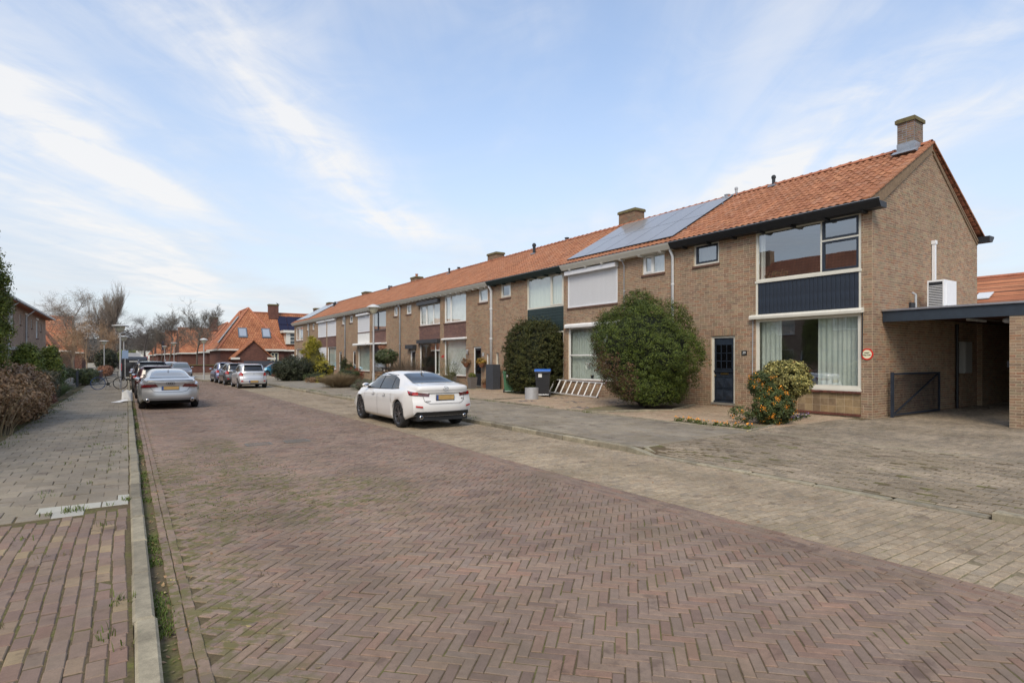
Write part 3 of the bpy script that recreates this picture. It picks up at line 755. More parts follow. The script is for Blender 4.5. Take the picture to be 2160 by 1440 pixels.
def window(house, ya, yb, za, zb, fm, cols=(0, 1), rows_=None, sash=None, fw=.07, rec=.05, x=XF, curtain=None, glass=None, name='window', label=None, sgn=1, cz=None, sash_mat=None):
    """framed window in a wall facing -x; cols are mullion fractions, rows_ {column: transom fractions}, sash the opening lights"""
    X = lambda d: x + d * sgn
    m = MB(); e = .075
    m.box(X(rec), X(rec + e), ya, yb, za, za + fw); m.box(X(rec), X(rec + e), ya, yb, zb - fw, zb)
    m.box(X(rec), X(rec + e), ya, ya + fw, za + fw, zb - fw); m.box(X(rec), X(rec + e), yb - fw, yb, za + fw, zb - fw)
    ce = [yb - (yb - ya) * c for c in cols] if sgn > 0 else [ya + (yb - ya) * c for c in cols]
    panes = []
    for i in range(len(cols) - 1):
        a, b = sorted((ce[i], ce[i + 1]))
        a2 = a + (fw if abs(a - ya) < 1e-6 else fw * .4); b2 = b - (fw if abs(b - yb) < 1e-6 else fw * .4)
        if b < yb - 1e-6 : m.box(X(rec - .002), X(rec + e), b - fw * .4, b + fw * .4, za + fw, zb - fw)
        zs = [za] + [za + (zb - za) * q for q in (rows_ or {}).get(i, ())] + [zb]
        for j in range(len(zs) - 1):
            c, d = zs[j], zs[j + 1]
            c2 = c + (fw if j == 0 else fw * .4); d2 = d - (fw if j == len(zs) - 2 else fw * .4)
            if j: m.box(X(rec - .002), X(rec + e - .003), a2, b2, c - fw * .4, c + fw * .4)
            panes.append((a2, b2, c2, d2, (i, j)))
    w = obj(name, m, fm, house, label=label)
    for a, b, c, d, key in panes:
        o_ = 0
        if sash and key in sash:
            s_ = MB(); t_ = .055
            s_.box(X(rec - .015), X(rec + .05), a, b, c, c + t_); s_.box(X(rec - .015), X(rec + .05), a, b, d - t_, d)
            s_.box(X(rec - .015), X(rec + .05), a, a + t_, c + t_, d - t_); s_.box(X(rec - .015), X(rec + .05), b - t_, b, c + t_, d - t_)
            obj('sash', s_, sash_mat or fm, w); a += t_; b -= t_; c += t_; d -= t_
        g = MB(); g.quad((X(rec + .03), a, c), (X(rec + .03), a, d), (X(rec + .03), b, d), (X(rec + .03), b, c))
        obj('pane', g, glass or M_GLASS, w)
    for cc in (curtain or ()):
        f0, f1, cm = cc[:3]; lo = cc[3] if len(cc) > 3 else za + .03
        a = ya + (yb - ya) * f0; b = ya + (yb - ya) * f1; n = max(8, int((b - a) / .018)); xs = np.linspace(a, b, n)
        ph = RNG.random() * 6; am = .022
        g = MB(); V = []; F = []
        for i, q in enumerate(xs):
            dx = am * math.sin(q * 46 + ph + 1.2 * math.sin(q * 7)) + am * .5 * math.sin(q * 19 + ph)
            V += [(X(rec + .17 + dx), q, lo), (X(rec + .17 + dx * .5), q, zb - .01)]
            if i: F.append((2 * i - 2, 2 * i - 1, 2 * i + 1, 2 * i))
        g.add(V, F); obj('curtain', g, cm, w, smooth=True)
    return w
def sill(house, ya, yb, z, m=None, x=XF, sgn=1, h=.07, dep=.05, name='sill'):
    mb = MB(); mb.box(x - dep * sgn, x + .10 * sgn, ya - .03, yb + .03, z - h, z - .002); obj(name, mb, m or M_SILL, house)
def door(house, ya, yb, za, zb, dm, fm, glazed=None, x=XF, sgn=1, label=None, rec=.08):
    X = lambda d: x + d * sgn
    m = MB(); fw = .08
    m.box(X(rec - .03), X(rec + .06), ya, ya + fw, za, zb - fw); m.box(X(rec - .03), X(rec + .06), yb - fw, yb, za, zb - fw); m.box(X(rec - .03), X(rec + .06), ya, yb, zb - fw, zb)
    obj('door_frame', m, fm, house)
    m = MB(); m.box(X(rec), X(rec + .045), ya + fw, yb - fw, za + .05, zb - fw)
    d = obj('door', m, dm, house, label=label)
    m = MB(); m.box(X(-.02), X(rec + .06), ya, yb, za - .02, za + .05); obj('threshold', m, mat('stone_grey', lin(120,116,108), .8, var=.15), house)
    if glazed:
        a, b, c, e = glazed; g = MB(); W_ = yb - ya - 2 * fw
        y0, y1 = ya + fw + W_ * a, ya + fw + W_ * b
        g.box(X(rec - .006), X(rec - .001), y0, y1, c, e); obj('pane', g, M_GLASSD, d)
    h = MB(); h.ell((X(rec - .04), yb - fw - .06 if sgn > 0 else ya + fw + .06, 1.25), (.028, .028, .028), 8, 6); obj('handle', h, mat('brass', (.35, .25, .10), .35, .9), d)
    return d
def shutter(house, ya, yb, za, zb, box=None, single=False, name='roller_shutter', m=None, boxm=None, x=XF, n=None):
    m = m or M_SHUT
    mb = MB(); mb.box(x - .01, x + .03, ya, ya + .05, za, zb); mb.box(x - .01, x + .03, yb - .05, yb, za, zb); mb.box(x - .012, x + .03, ya, yb, za, za + .05)
    r = obj(name, mb, m, house)
    if box:
        bb = MB(); bb.prism([(x + .02, ya - .04, box[0]), (x - .20, ya - .04, box[0]), (x - .20, ya - .04, box[1] - .05), (x + .02, ya - .04, box[1])], (0, yb - ya + .08, 0))
        obj('shutter_box', bb, boxm or m, r)
    N = n or int((zb - za - .05) / .041); p = (zb - za - .05) / N
    def slat_mb(z):
        s_ = MB(); s_.prism([(x + .028, ya + .052, z + .001), (x + .012, ya + .052, z + .004), (x + .004, ya + .052, z + p / 2), (x + .012, ya + .052, z + p - .005), (x + .028, ya + .052, z + p - .001)], (0, yb - ya - .104, 0)); return s_
    if single:
        s_ = MB()
        for k in range(N):
            q = slat_mb(za + .05 + k * p); s_.add(q.v, q.f)
        obj('shutter_curtain', s_, m, r)
    else:
        s0 = obj('slat', slat_mb(za + .05), m, r)
        for k in range(1, N):
            c = s0.copy(); COL.objects.link(c); c.parent = r; c.location = (0, 0, k * p)
def gutter(house, ya, yb, m, x0=16.02, z1=5.95, h=.21, corbel=.62, cm=None):
    mb = MB(); mb.prism([(x0, ya, z1), (x0 + .02, ya, z1 - .05), (x0 + .13, ya, z1 - h), (XF + .02, ya, z1 - h), (XF + .02, ya, z1 - .06), (x0 + .05, ya, z1 - .06), (x0 + .04, ya, z1)], (0, yb - ya, 0))
    g = obj('gutter', mb, m, house)
    mb = MB(); mb.box(x0 - .006, x0 + .04, ya, yb, z1 + .001, z1 + .014); obj('gutter_lip', mb, mat('zinc', (.40, .42, .44), .4, .7, var=.1), g)
    n = max(1, int((yb - ya) / corbel))
    for i in range(n):
        y = ya + (yb - ya) * (i + .5) / n
        mb = MB(); mb.prism([(x0 + .10, y - .045, z1 - h - .001), (x0 + .17, y - .045, z1 - h - .06), (XF - .003, y - .045, z1 - h - .06), (XF - .003, y - .045, z1 - h - .001)], (0, .09, 0)); obj('bracket', mb, cm or m, g)
def tile_template(W=.205, Lt=.345, T=.016):
    xs = np.linspace(-.5, .5, 8)
    prof = np.array([.004, .020, .030, .027, .014, .002, -.004, .002])
    V = []; F = []; n = len(xs)
    for j, (yy, dz) in enumerate(((0, .024), (Lt, .002))):
        for i in range(n): V.append((xs[i] * W * 1.04, yy, prof[i] + dz))
    for i in range(n): V.append((xs[i] * W * 1.04, 0, prof[i] + .024 - T))
    for i in range(n - 1): F.append((i, i + 1, n + i + 1, n + i)); F.append((2 * n + i, 2 * n + i + 1, i + 1, i))
    return np.array(V), np.array(F, np.int32)
TILE = tile_template()
RIDGE = None
def ridge_template(L=.36, r=.115):
    V = []; F = []; n = 7
    for j, (yy, s_) in enumerate(((0, 1.12), (.07, 1.10), (.075, .98), (L, .90))):
        for i in range(n):
            t = math.pi * i / (n - 1); V.append((math.cos(t) * r * s_, yy, math.sin(t) * r * s_ * .9))
    for j in range(3):
        for i in range(n - 1): F.append((j * n + i, (j + 1) * n + i, (j + 1) * n + i + 1, j * n + i + 1))
    for i in range(0, n - 2): F.append((0, i + 2, i + 1, i + 1))
    F = [q if len(set(q)) == 4 else q for q in F]
    return np.array(V), np.array([q for q in F if len(set(q)) == 4], np.int32)
RIDGE = ridge_template()
def roof(house, ya, yb, ntile=300, skip=None, over0=0., nridge=60):
    y0 = ya - over0
    mb = MB()
    mb.quad((EX + .02, y0, EZ - .02), (XR, y0, ZR - .03), (XR, yb, ZR - .03), (EX + .02, yb, EZ - .02))
    mb.quad((XR, y0, ZR - .03), (XB + .38, y0, EZ - .02 - .03), (XB + .38, yb, EZ - .05), (XR, yb, ZR - .03), 1)
    mb.quad((EX + .02, y0, EZ - .06), (EX + .02, yb, EZ - .06), (XR, yb, ZR - .09), (XR, y0, ZR - .09))
    r = obj('roof', mb, [M_ROOFB, M_ROOFTEX], house)
    n = max(1, round((yb - y0) / .205)); W = (yb - y0) / n; rowsN = 15; ex = 4.63 / rowsN
    yy, kk = np.meshgrid(y0 + W * (np.arange(n) + .5), np.arange(rowsN)); yy = yy.ravel(); kk = kk.ravel()
    s_ = kk * ex
    loc = np.stack([EX + CP * s_, yy, EZ + SP * s_], 1) + np.array([-SP, 0, CP]) * .004
    loc += RNG.normal(0, .003, loc.shape) * np.array([1, 1, .8])
    keep = np.ones(len(loc), bool)
    if skip: keep = ~skip(yy, s_)
    rx = RNG.normal(0, .012, len(loc))
    Xa = np.stack([rx * 0, -np.ones(len(loc)), rx], 1); Ua = np.tile(np.array([CP, 0, SP]), (len(loc), 1)); Za = np.tile(np.array([-SP, 0, CP]), (len(loc), 1))
    M = mats4(loc, Xa, Ua, Za, W / .205, 1, 1)[keep]
    pieces('roof_tile', 'tile_field', TILE, M, r, M_ROOFT, ntile, smooth=False)
    n = round((yb - y0) / .333); yy = y0 + (yb - y0) * np.arange(n) / n
    loc = np.stack([np.full(n, XR), yy, np.full(n, ZR + .005)], 1) + RNG.normal(0, .003, (n, 3))
    pieces('ridge_tile', 'ridge_tiles', RIDGE, mats4(loc, (1, 0, 0), (0, 1, 0), (0, 0, 1)), r, M_RIDGE, nridge)
    return r
M_ROOFTEX = wall_tex('distant_roof_tiles', [lin(190,122,90), lin(180,112,82), lin(198,130,98), lin(170,106,80)], lin(118,76,58), 'X', .24, .26, .035, grain=.2)
def chimney(house, y, x=XR + .34, w=.95, d=.62, z0=7.6, z1=9.02, bricks=False, pot=None, label=None):
    mb = MB(); mb.box(x - d / 2, x + d / 2, y - w / 2, y + w / 2, z0, z1)
    ch = obj('chimney', mb, M_LEAD if bricks else M_SOOT, house, label=label)
    mb = MB(); mb.box(x - d / 2 - .05, x + d / 2 + .05, y - w / 2 - .05, y + w / 2 + .05, z1 - .005, z1 + .10); mb.box(x - d / 2 - .02, x + d / 2 + .02, y - w / 2 - .02, y + w / 2 + .02, z1 + .10, z1 + .13)
    obj('chimney_cap', mb, mat('mossy_cap', lin(104,92,70), .95, var=.3, vscale=6, col2=lin(110,104,66)), ch)
    mb = MB(); mb.box(x - d / 2 - .012, x + d / 2 + .012, y - w / 2 - .012, y + w / 2 + .012, z0, ZR - .02 + (.10 if d > .5 else .06))
    if x < XR + .2: mb.prism([(x - d / 2 - .22, y - w / 2 - .1, ZR - (d / 2 + .22) * math.tan(PITCH) + .035), (x - d / 2, y - w / 2 - .1, ZR - d / 2 * math.tan(PITCH) + .045), (x - d / 2, y - w / 2 - .1, ZR - d / 2 * math.tan(PITCH) - .1)], (0, w + .2, 0))
    obj('flashing', mb, M_LEAD, ch)
    if bricks:
        C = course_list(y - w / 2, y + w / 2, z0 + .5, z1 - .02, []); wall_pieces(ch, C, 'X', x - d / 2, 90, M_BRICKD)
        C = course_list(x - d / 2, x + d / 2, z0 + .5, z1 - .02, []); wall_pieces(ch, C, 'Y', y - w / 2, 60, M_BRICKD)
    if pot:
        mb = MB(); mb.lathe([(.10, 0), (.10, .2), (.13, .21), (.13, .27), (.02, .28)], (x, y, z1 + .13), 12); obj('chimney_pot', mb, M_RIDGE, ch)
def vent(house, y, s_, h=.42, r=.06, m=None, cap=True, label=None):
    """vent pipe standing on the roof slope, s_ metres up from the eave"""
    x, z = EX + CP * s_, EZ + SP * s_
    mb = MB(); mb.lathe([(r, -.05), (r, h * .7), (r * 1.35, h * .72), (r * 1.35, h * .9), (r * .7, h), (.005, h)], (x, y, z), 12)
    v = obj('roof_vent', mb, m or M_BLACK, house, smooth=False)
    mb = MB(); mb.box(x - .16, x + .14, y - .14, y + .14, z - .02, z + .05); obj('flashing', mb, M_LEAD, v)
def downpipe(house, y, z0=.2, z1=5.75, r=.045, m=None, x=XF):
    mb = MB(); mb.tube([(x - .07 - .15, y, z1 + .02), (x - .07 - .12, y, z1 - .06), (x - .07, y, z1 - .25), (x - .07, y, z0)], r, 10)
    p = obj('downpipe', mb, m or M_GREYP, house, smooth=True)
    for z in (1.2, 2.9, 4.5):
        mb = MB(); mb.tube([(x - .07, y, z - .03), (x - .07, y, z + .03)], r * 1.25, 10); mb.box(x - .07, x + .01, y - .015, y + .015, z - .015, z + .015); obj('bracket', mb, m or M_GREYP, p)
def shell(house, k, holes, z1=5.80, bricks=0, front_mat=None):
    ya, yb = B[k], B[k + 1]
    mb = MB(); mi = 0
    wall_x(mb, XF, ya, yb, .02, z1, holes)
    w = obj('wall', mb, (M_MORTAR if bricks else M_WALLTEX), house)
    if bricks:
        ext = [h + () for h in holes]
        C = course_list(ya, yb, .16, z1, ext)
        wall_pieces(w, C, 'X', XF, bricks)
    mb = MB(); e = XF + .125
    for y in (ya + .01, yb - .01): mb.quad((e, y, .1), (20, y, .1), (20, y, 5.8), (e, y, 5.8))
    mb.quad((20, ya, .1), (20, yb, .1), (20, yb, 5.8), (20, ya, 5.8)); mb.quad((e, ya, .26), (e, yb, .26), (20, yb, .26), (20, ya, .26))
    mb.box(e, 20, ya + .02, yb - .02, 3.0, 3.12) ; mb.quad((e, ya, 5.79), (e, yb, 5.79), (20, yb, 5.79), (20, ya, 5.79))
    wall_x(mb, e, ya, yb, .1, 5.8, holes, .001)
    obj('room_lining', mb, M_ROOM, house)
    mb = MB(); mb.quad((XB, ya, 0), (XB, yb, 0), (XB, yb, 5.9), (XB, ya, 5.9))
    obj('rear_wall', mb, M_WALLTEX, house)
    return w
def planks(house, name, ya, yb, za, zb, m, vertical=True, w=.13, x=XF, back=None):
    mb = MB(); mb.box(x + .05, x + .10, ya, yb, za, zb); r = obj('spandrel', mb, back or m, house)
    N = round(((yb - ya) if vertical else (zb - za)) / w); p = ((yb - ya) if vertical else (zb - za)) / N
    c_ = .006
    if vertical: V, F = chamfer_box(p - .008, zb - za, .03, c_); M = [((x + .02, ya + (i + .5) * p, (za + zb) / 2)) for i in range(N)]
    else: V, F = chamfer_box(yb - ya, p - .006, .03, c_); M = [((x + .02, (ya + yb) / 2, za + (i + .5) * p)) for i in range(N)]
    loc = np.array(M); loc[:, 0] += RNG.normal(0, .0015, N)
    pieces(name, name + 's', (V, F), mats4(loc, *AXF), r, m, 60)
def panel_brick(house, ya, yb, za, zb, m=None, rec=.02, x=XF):
    mb = MB(); mb.box(x + rec, x + .11, ya, yb, za, zb); return obj('spandrel', mb, m or M_PURPLE, house)
def awning(house, ya, yb, z, m=None, x=XF, dep=.16, h=.10):
    mb = MB(); mb.prism([(x - .003, ya, z), (x - dep, ya, z - .02), (x - dep - .01, ya, z + h * .5), (x - dep + .03, ya, z + h), (x - .003, ya, z + h + .03)], (0, yb - ya, 0))
    obj('awning_case', mb, m or M_CREAM, house)
def lintel_soldiers(w, ya, yb, z0, h=.2, x=XF):
    n = int((yb - ya) / .0667); loc = np.stack([np.full(n, x - .010), ya + (np.arange(n) + .5) * (yb - ya) / n, np.full(n, z0 + h / 2)], 1)
    pieces('brick', None, chamfer_box(.0567, h, .014, .003), mats4(loc, *AXF), w, M_BRICK, 60)

GL = 'terraced brick houses on the right side of the street'
def hs(k, label): return thing('terraced_house', (XF, (B[k] + B[k + 1]) / 2, .2), label, 'house', GL)
WF = M_WHITE
# ---- house with the navy panel and open gable ---------------------------------
h1 = hs(0, 'end house with navy plank panel, dark blue front door and bare brick gable')
hol = [(7.60, 10.72, .92, 5.775), (11.47, 12.39, .30, 2.58), (12.07, 13.11, 5.02, 5.775), (7.60, 10.72, .28, .90)]
w1 = shell(h1, 0, hol, bricks=300)
lintel_soldiers(w1, 11.40, 12.46, 2.585)
window(h1, 7.60, 10.72, 4.22, 5.775, M_CREAM, (0, .655, 1), {1: (.60,)}, {(1, 0), (1, 1)}, sash_mat=M_NAVY, rec=.02, curtain=[(.93, .995, M_CURT)])
planks(h1, 'plank', 7.66, 10.66, 3.18, 4.20, M_NAVY, True, .125)
mb = MB(); mb.box(XF + .005, XF + .09, 7.60, 7.66, 3.18, 4.22); mb.box(XF + .005, XF + .09, 10.66, 10.72, 3.18, 4.22); mb.box(XF - .02, XF + .09, 7.58, 10.74, 4.17, 4.235)
obj('panel_frame', mb, M_CREAM, h1)
awning(h1, 7.52, 10.86, 3.06, M_CREAM)
mb = MB(); mb.tube([(XF - .03, 10.80, 3.05), (XF - .06, 10.80, 1.3), (XF - .03, 10.80, 1.15), (XF - .06, 10.83, 1.05)], .013, 6); obj('awning_arm', mb, M_GREYP, h1)
mb = MB(); mb.tube([(XF - .03, 7.55, 3.05), (XF - .05, 7.55, 1.9)], .013, 6); obj('awning_arm', mb, M_BLACK, h1)
window(h1, 7.60, 10.72, .98, 3.05, M_CREAM, (0, 1), rec=.02, curtain=[(.02, .40, M_CURTG), (.76, .98, M_CURTG)], fw=.09)
mb = MB(); mb.box(XF - .03, XF + .10, 7.59, 10.73, .92, .985); obj('window_board', mb, M_CREAM, h1)
mb = MB(); mb.box(XF + .03, XF + .10, 7.60, 10.72, .28, .90); bp = obj('parapet_panel', mb, M_MORTAR, h1)
C = [(7.60 + (i + .5) * 3.12 / 14, .30 + (j + .5) * .2) for j in range(3) for i in range(14)]
pieces('tile', None, chamfer_box(.213, .19, .012, .004), mats4(np.array([(XF + .024, a, b) for a, b in C]), *AXF), bp, piece_mat('sand_tile', [lin(150,128,96), lin(140,120,92), lin(156,136,104), lin(132,112,88)], dirt=.3, dscale=3), 60)
for zz in (.905, .29):
    n = 28; pieces('brick', None, chamfer_box(.105, .11, .055, .004), mats4(np.array([(XF - .02 + .03, 7.6 + (i + .5) * 3.12 / n, zz + .012) for i in range(n)]), (0, -1, 0), (1, 0, 0), (0, 0, 1)), bp, piece_mat('sill_brick', [lin(104,64,54), lin(92,58,50), lin(112,70,58)], dirt=.2), 60)
door1 = door(h1, 11.47, 12.39, .30, 2.58, M_NAVY, M_CREAM)
mb = MB(); X_ = XF + .078
for (a, b, c, d) in ((11.62, 12.24, 1.72, 1.745), (11.62, 12.24, 1.985, 2.005), (11.62, 12.24, 1.46, 1.49), (11.62, 12.24, 2.27, 2.30), (11.60, 11.63, 1.46, 2.30), (12.23, 12.26, 1.46, 2.30), (11.815, 11.835, 1.49, 2.27), (12.025, 12.045, 1.49, 2.27)):
    mb.box(X_ - .018, X_ - .001, a, b, c, d)
obj('glazing_bars', mb, M_NAVY, door1)
mb = MB(); mb.box(X_ - .004, X_ - .0015, 11.63, 12.23, 1.49, 2.27); obj('pane', mb, mat('black_glass', (.004, .004, .005), .05), door1)
for a in (11.60, 11.95):
    for c in (.46, .86):
        mb = MB(); y0, y1, z0, z1 = a, a + .31, c, c + .34; q = X_
        mb.add([(q, y0, z0), (q, y1, z0), (q, y1, z1), (q, y0, z1), (q - .03, (y0 + y1) / 2, (z0 + z1) / 2)], [(1, 0, 4), (2, 1, 4), (3, 2, 4), (0, 3, 4)])
        for e_ in ((y0, y1, z0 - .015, z0), (y0, y1, z1, z1 + .015), (y0 - .015, y0, z0, z1), (y1, y1 + .015, z0, z1)): mb.box(q - .02, q - .001, *e_)
        obj('door_panel', mb, M_NAVY, door1)
mb = MB(); mb.box(X_ - .012, X_ - .001, 11.76, 12.06, 1.28, 1.34); obj('letter_slot', mb, mat('brass', (.35, .25, .10), .35, .9), door1)
mb = MB(); mb.box(X_ - .04, X_ - .001, 11.55, 12.31, 1.37, 1.41); obj('weather_bar', mb, M_NAVY, door1); mb = MB(); mb.box(X_ - .05, X_ - .001, 11.55, 12.31, .35, .41); obj('weather_bar', mb, M_NAVY, door1)
window(h1, 12.07, 13.11, 5.02, 5.775, M_CREAM, (0, 1), None, {(0, 0)}, sash_mat=M_NAVY, curtain=[(.0, 1, mat('grey_blind', (.30, .29, .27), .9))], fw=.08)
sill(h1, 12.07, 13.11, 5.02)
gutter(h1, 6.98, 13.9, M_BLACK, corbel=.95)
roof(h1, 7.32, 13.9, 300, over0=.05)
# gable wall with its bricks
def gable_outline(z):
    if z < 5.84: return (XF, XB)
    t = (z - 5.84) / (ZR - .06 - 5.84); return (XF + (XR - XF) * t, XB + (XR - XB) * t)
mb = MB(); mb.poly([(XF, 7.32, .02), (XB, 7.32, .02), (XB, 7.32, 5.80), (XR, 7.32, ZR - .05), (XF, 7.32, 5.80)])
gw = obj('gable_wall', mb, M_MORTAR, h1)
C = course_list(XF, XB, .16, ZR - .12, [], outline=gable_outline); wall_pieces(gw, C, 'Y', 7.32, 0)
mb = MB()
for a, b in (((XR + .15, ZR - .32), (XB - .05, 5.62)), ((XR + .05, ZR - .20), (XB + .02, 5.72))):
    mb.prism([(a[0], 7.312, a[1]), (b[0], 7.312, b[1]), (b[0] + .03, 7.312, b[1] + .045), (a[0] + .03, 7.312, a[1] + .045)], (0, -.03, 0))
obj('verge_course', mb, mat('verge_mortar', lin(120,100,78), .95, var=.2, vscale=9), gw)
mb = MB(); q_ = lambda s: (EX + CP * s, EZ + SP * s)
(a0, c0), (a1, c1) = q_(-.02), q_(4.6)
mb.prism([(a0, 7.25, c0 + .02), (a1, 7.25, c1 + .02), (a1, 7.25, c1 - .22), (XF, 7.25, 5.78), (a0 + .12, 7.25, c0 - .10)], (0, .10, 0))
obj('verge_fill', mb, MAT['verge_mortar'] if 'verge_mortar' in MAT else M_BRICK, h1)
# verge tiles on both slopes
vt = chamfer_box(.335, .20, .055, .01); n = 15
s_ = (np.arange(n) + .5) * 4.63 / n
l1 = np.stack([EX + CP * s_, np.full(n, 7.315), EZ + SP * s_ + .075], 1); tl = .055
Xa = np.array([CP * math.cos(tl) + SP * math.sin(tl), 0, SP * math.cos(tl) - CP * math.sin(tl)]); Za = np.array([-Xa[2], 0, Xa[0]])
pieces('verge_tile', None, vt, mats4(l1, Xa, (0, 1, 0), Za), h1, M_ROOFT, 60)
l2 = np.stack([XB + .38 - (XB + .38 - XR) / 4.63 * s_, np.full(n, 7.315), 5.92 + (ZR - 5.92) / 4.63 * s_ + .06], 1)
d2 = np.array([-(XB + .38 - XR), 0, ZR - 5.92]); d2 /= np.linalg.norm(d2)
pieces('verge_tile', None, vt, mats4(l2, d2, (0, -1, 0), np.array([d2[2], 0, -d2[0]])), h1, M_ROOFT, 60)
chimney(h1, 7.79, x=XR - .2, w=.46, d=.60, bricks=True, z0=7.6, z1=8.98)
vent(h1, 12.33, 4.55, .42); 
mb = MB(); mb.prism([(XB + .005, 6.98, 5.70), (XB + .26, 6.98, 5.70), (XB + .42, 6.98, 5.86), (XB + .42, 6.98, 5.90), (XB + .005, 6.98, 5.90)], (0, 6.9, 0)); obj('gutter', mb, M_BLACK, h1)
# ---- second house: shutter and solar panels ------------------------------------
h2 = hs(1, 'house with big solar array on its roof and a closed white shutter upstairs')
hol = [(16.85, 19.98, 4.08, 5.775), (16.85, 19.98, .88, 3.24), (14.41, 15.51, 5.0, 5.775), (14.55, 15.45, .25, 2.5)]
w2 = shell(h2, 1, hol, bricks=300)
shutter(h2, 16.85, 19.98, 4.08, 5.60, box=(5.52, 5.74)); sill(h2, 16.85, 19.98, 4.07)
awning(h2, 16.7, 20.06, 3.20, M_WHITE, h=.14)
window(h2, 16.85, 19.98, .88, 3.20, WF, (0, 1), {0: (.47,)}, curtain=[(.0, 1, M_CURTG)])
sill(h2, 16.85, 19.98, .88)
window(h2, 14.41, 15.51, 5.0, 5.775, WF, (0, .45, 1), None, {(0, 0)}, curtain=[(0, 1, M_CURT)]); sill(h2, 14.41, 15.51, 5.0)
door(h2, 14.55, 15.45, .25, 2.5, M_WHITE, WF)
gutter(h2, 13.9, 20.1, M_CREAM, corbel=1.0, cm=M_WHITE)
solar_skip = lambda y, s: (s > .5) & (s < 4.2) & (y > 14.2) & (y < 19.9)
roof(h2, 13.9, 20.1, 300)
downpipe(h2, 13.98, m=M_PIPEW, r=.05); downpipe(h2, 16.42, r=.02, m=M_GREYP)
chimney(h2, 20.0, w=1.1, d=.62, z0=7.7, z1=8.9, label='chimney at the party wall beside the solar array')
vent(h2, 14.0, 4.7, .34, .05, M_GREYP); vent(h2, 14.35, 4.6, .18, .09, M_GREYP)
sa = None
def solar(y0, y1, s0, s1, nc, nr, label, zoff=.10, m=None):
    r = thing('solar_array', (EX + CP * s0, (y0 + y1) / 2, EZ + SP * s0), label, 'solar panels', 'solar arrays on the terrace roofs')
    w_ = (y1 - y0) / nc; h_ = (s1 - s0) / nr
    base = np.array([-SP, 0, CP]) * zoff
    mt = mat('solar_glass', (.24, .23, .215), .30, spec=1.0, coat=.35, var=.06)
    for i in range(nc):
        for j in range(nr):
            c = np.array([EX + CP * (s0 + (j + .5) * h_), y0 + (i + .5) * w_, EZ + SP * (s0 + (j + .5) * h_)]) + base
            V, F = chamfer_box(w_ - .02, h_ - .02, .035, .004)
            Mx = mats4(c[None], (0, -1, 0), (CP, 0, SP), (-SP, 0, CP))
            P, FF = joined((V, F), Mx, wloc(r)); o = link('solar_panel', mesh_np('solar_panel', P, FF, [mt, mat('solar_frame', (.03, .03, .035), .4)], mi=[1] * 8 + [0]), r)
    for q in (.2, .8):
        mb = MB(); s_ = s0 + (s1 - s0) * q; c = np.array([EX + CP * s_, 0, EZ + SP * s_]) + base * .5
        mb.box(c[0] - .02, c[0] + .02, y0 - .05, y1 + .05, c[2] - .02, c[2] + .02); obj('mounting_rail', mb, M_ALU, r)
    return r
solar(13.98, 20.0, .38, 4.50, 5, 2, 'large solar array of ten panels beside the second chimney from the gable')
# ---- third house ---------------------------------------------------------------
h3 = hs(2, 'house with green board panel half hidden by the tall dark yew')
hol = [(20.3, 23.15, .9, 5.775), (24.6, 25.58, 5.0, 5.76), (24.12, 25.0, .25, 2.5), (25.78, 26.06, 1.5, 2.15)]
w3 = shell(h3, 2, hol, bricks=300)
window(h3, 20.3, 23.15, 4.22, 5.775, M_CREAM, (0, .66, 1), None, {(1, 0)}, sash_mat=M_CREAM, rec=.02, curtain=[(0, 1, mat('green_blind', (.66, .70, .60), .9))])
planks(h3, 'board', 20.3, 23.15, 3.1, 4.21, M_DKGREEN, False, .14)
window(h3, 20.3, 23.15, .9, 3.09, M_CREAM, (0, 1), rec=.03)
window(h3, 24.6, 25.58, 5.0, 5.76, M_CREAM, (0, 1), None, {(0, 0)}, curtain=[(0, .5, M_CURT)]); sill(h3, 24.6, 25.58, 5.0)
door(h3, 24.12, 25.0, .25, 2.5, M_DKGREEN, M_CREAM, glazed=(.2, .8, 1.0, 2.2)); window(h3, 25.78, 26.06, 1.5, 2.15, M_CREAM, (0, 1), fw=.04); sill(h3, 25.78, 26.06, 1.5)
gutter(h3, 20.1, 26.48, M_DKGREEN, corbel=.9); roof(h3, 20.1, 26.48, 300)
downpipe(h3, 26.42, r=.075, m=M_PIPEW, z0=.3); vent(h3, 26.3, 3.55, .62, .085); vent(h3, 24.6, 4.7, .2, .1)
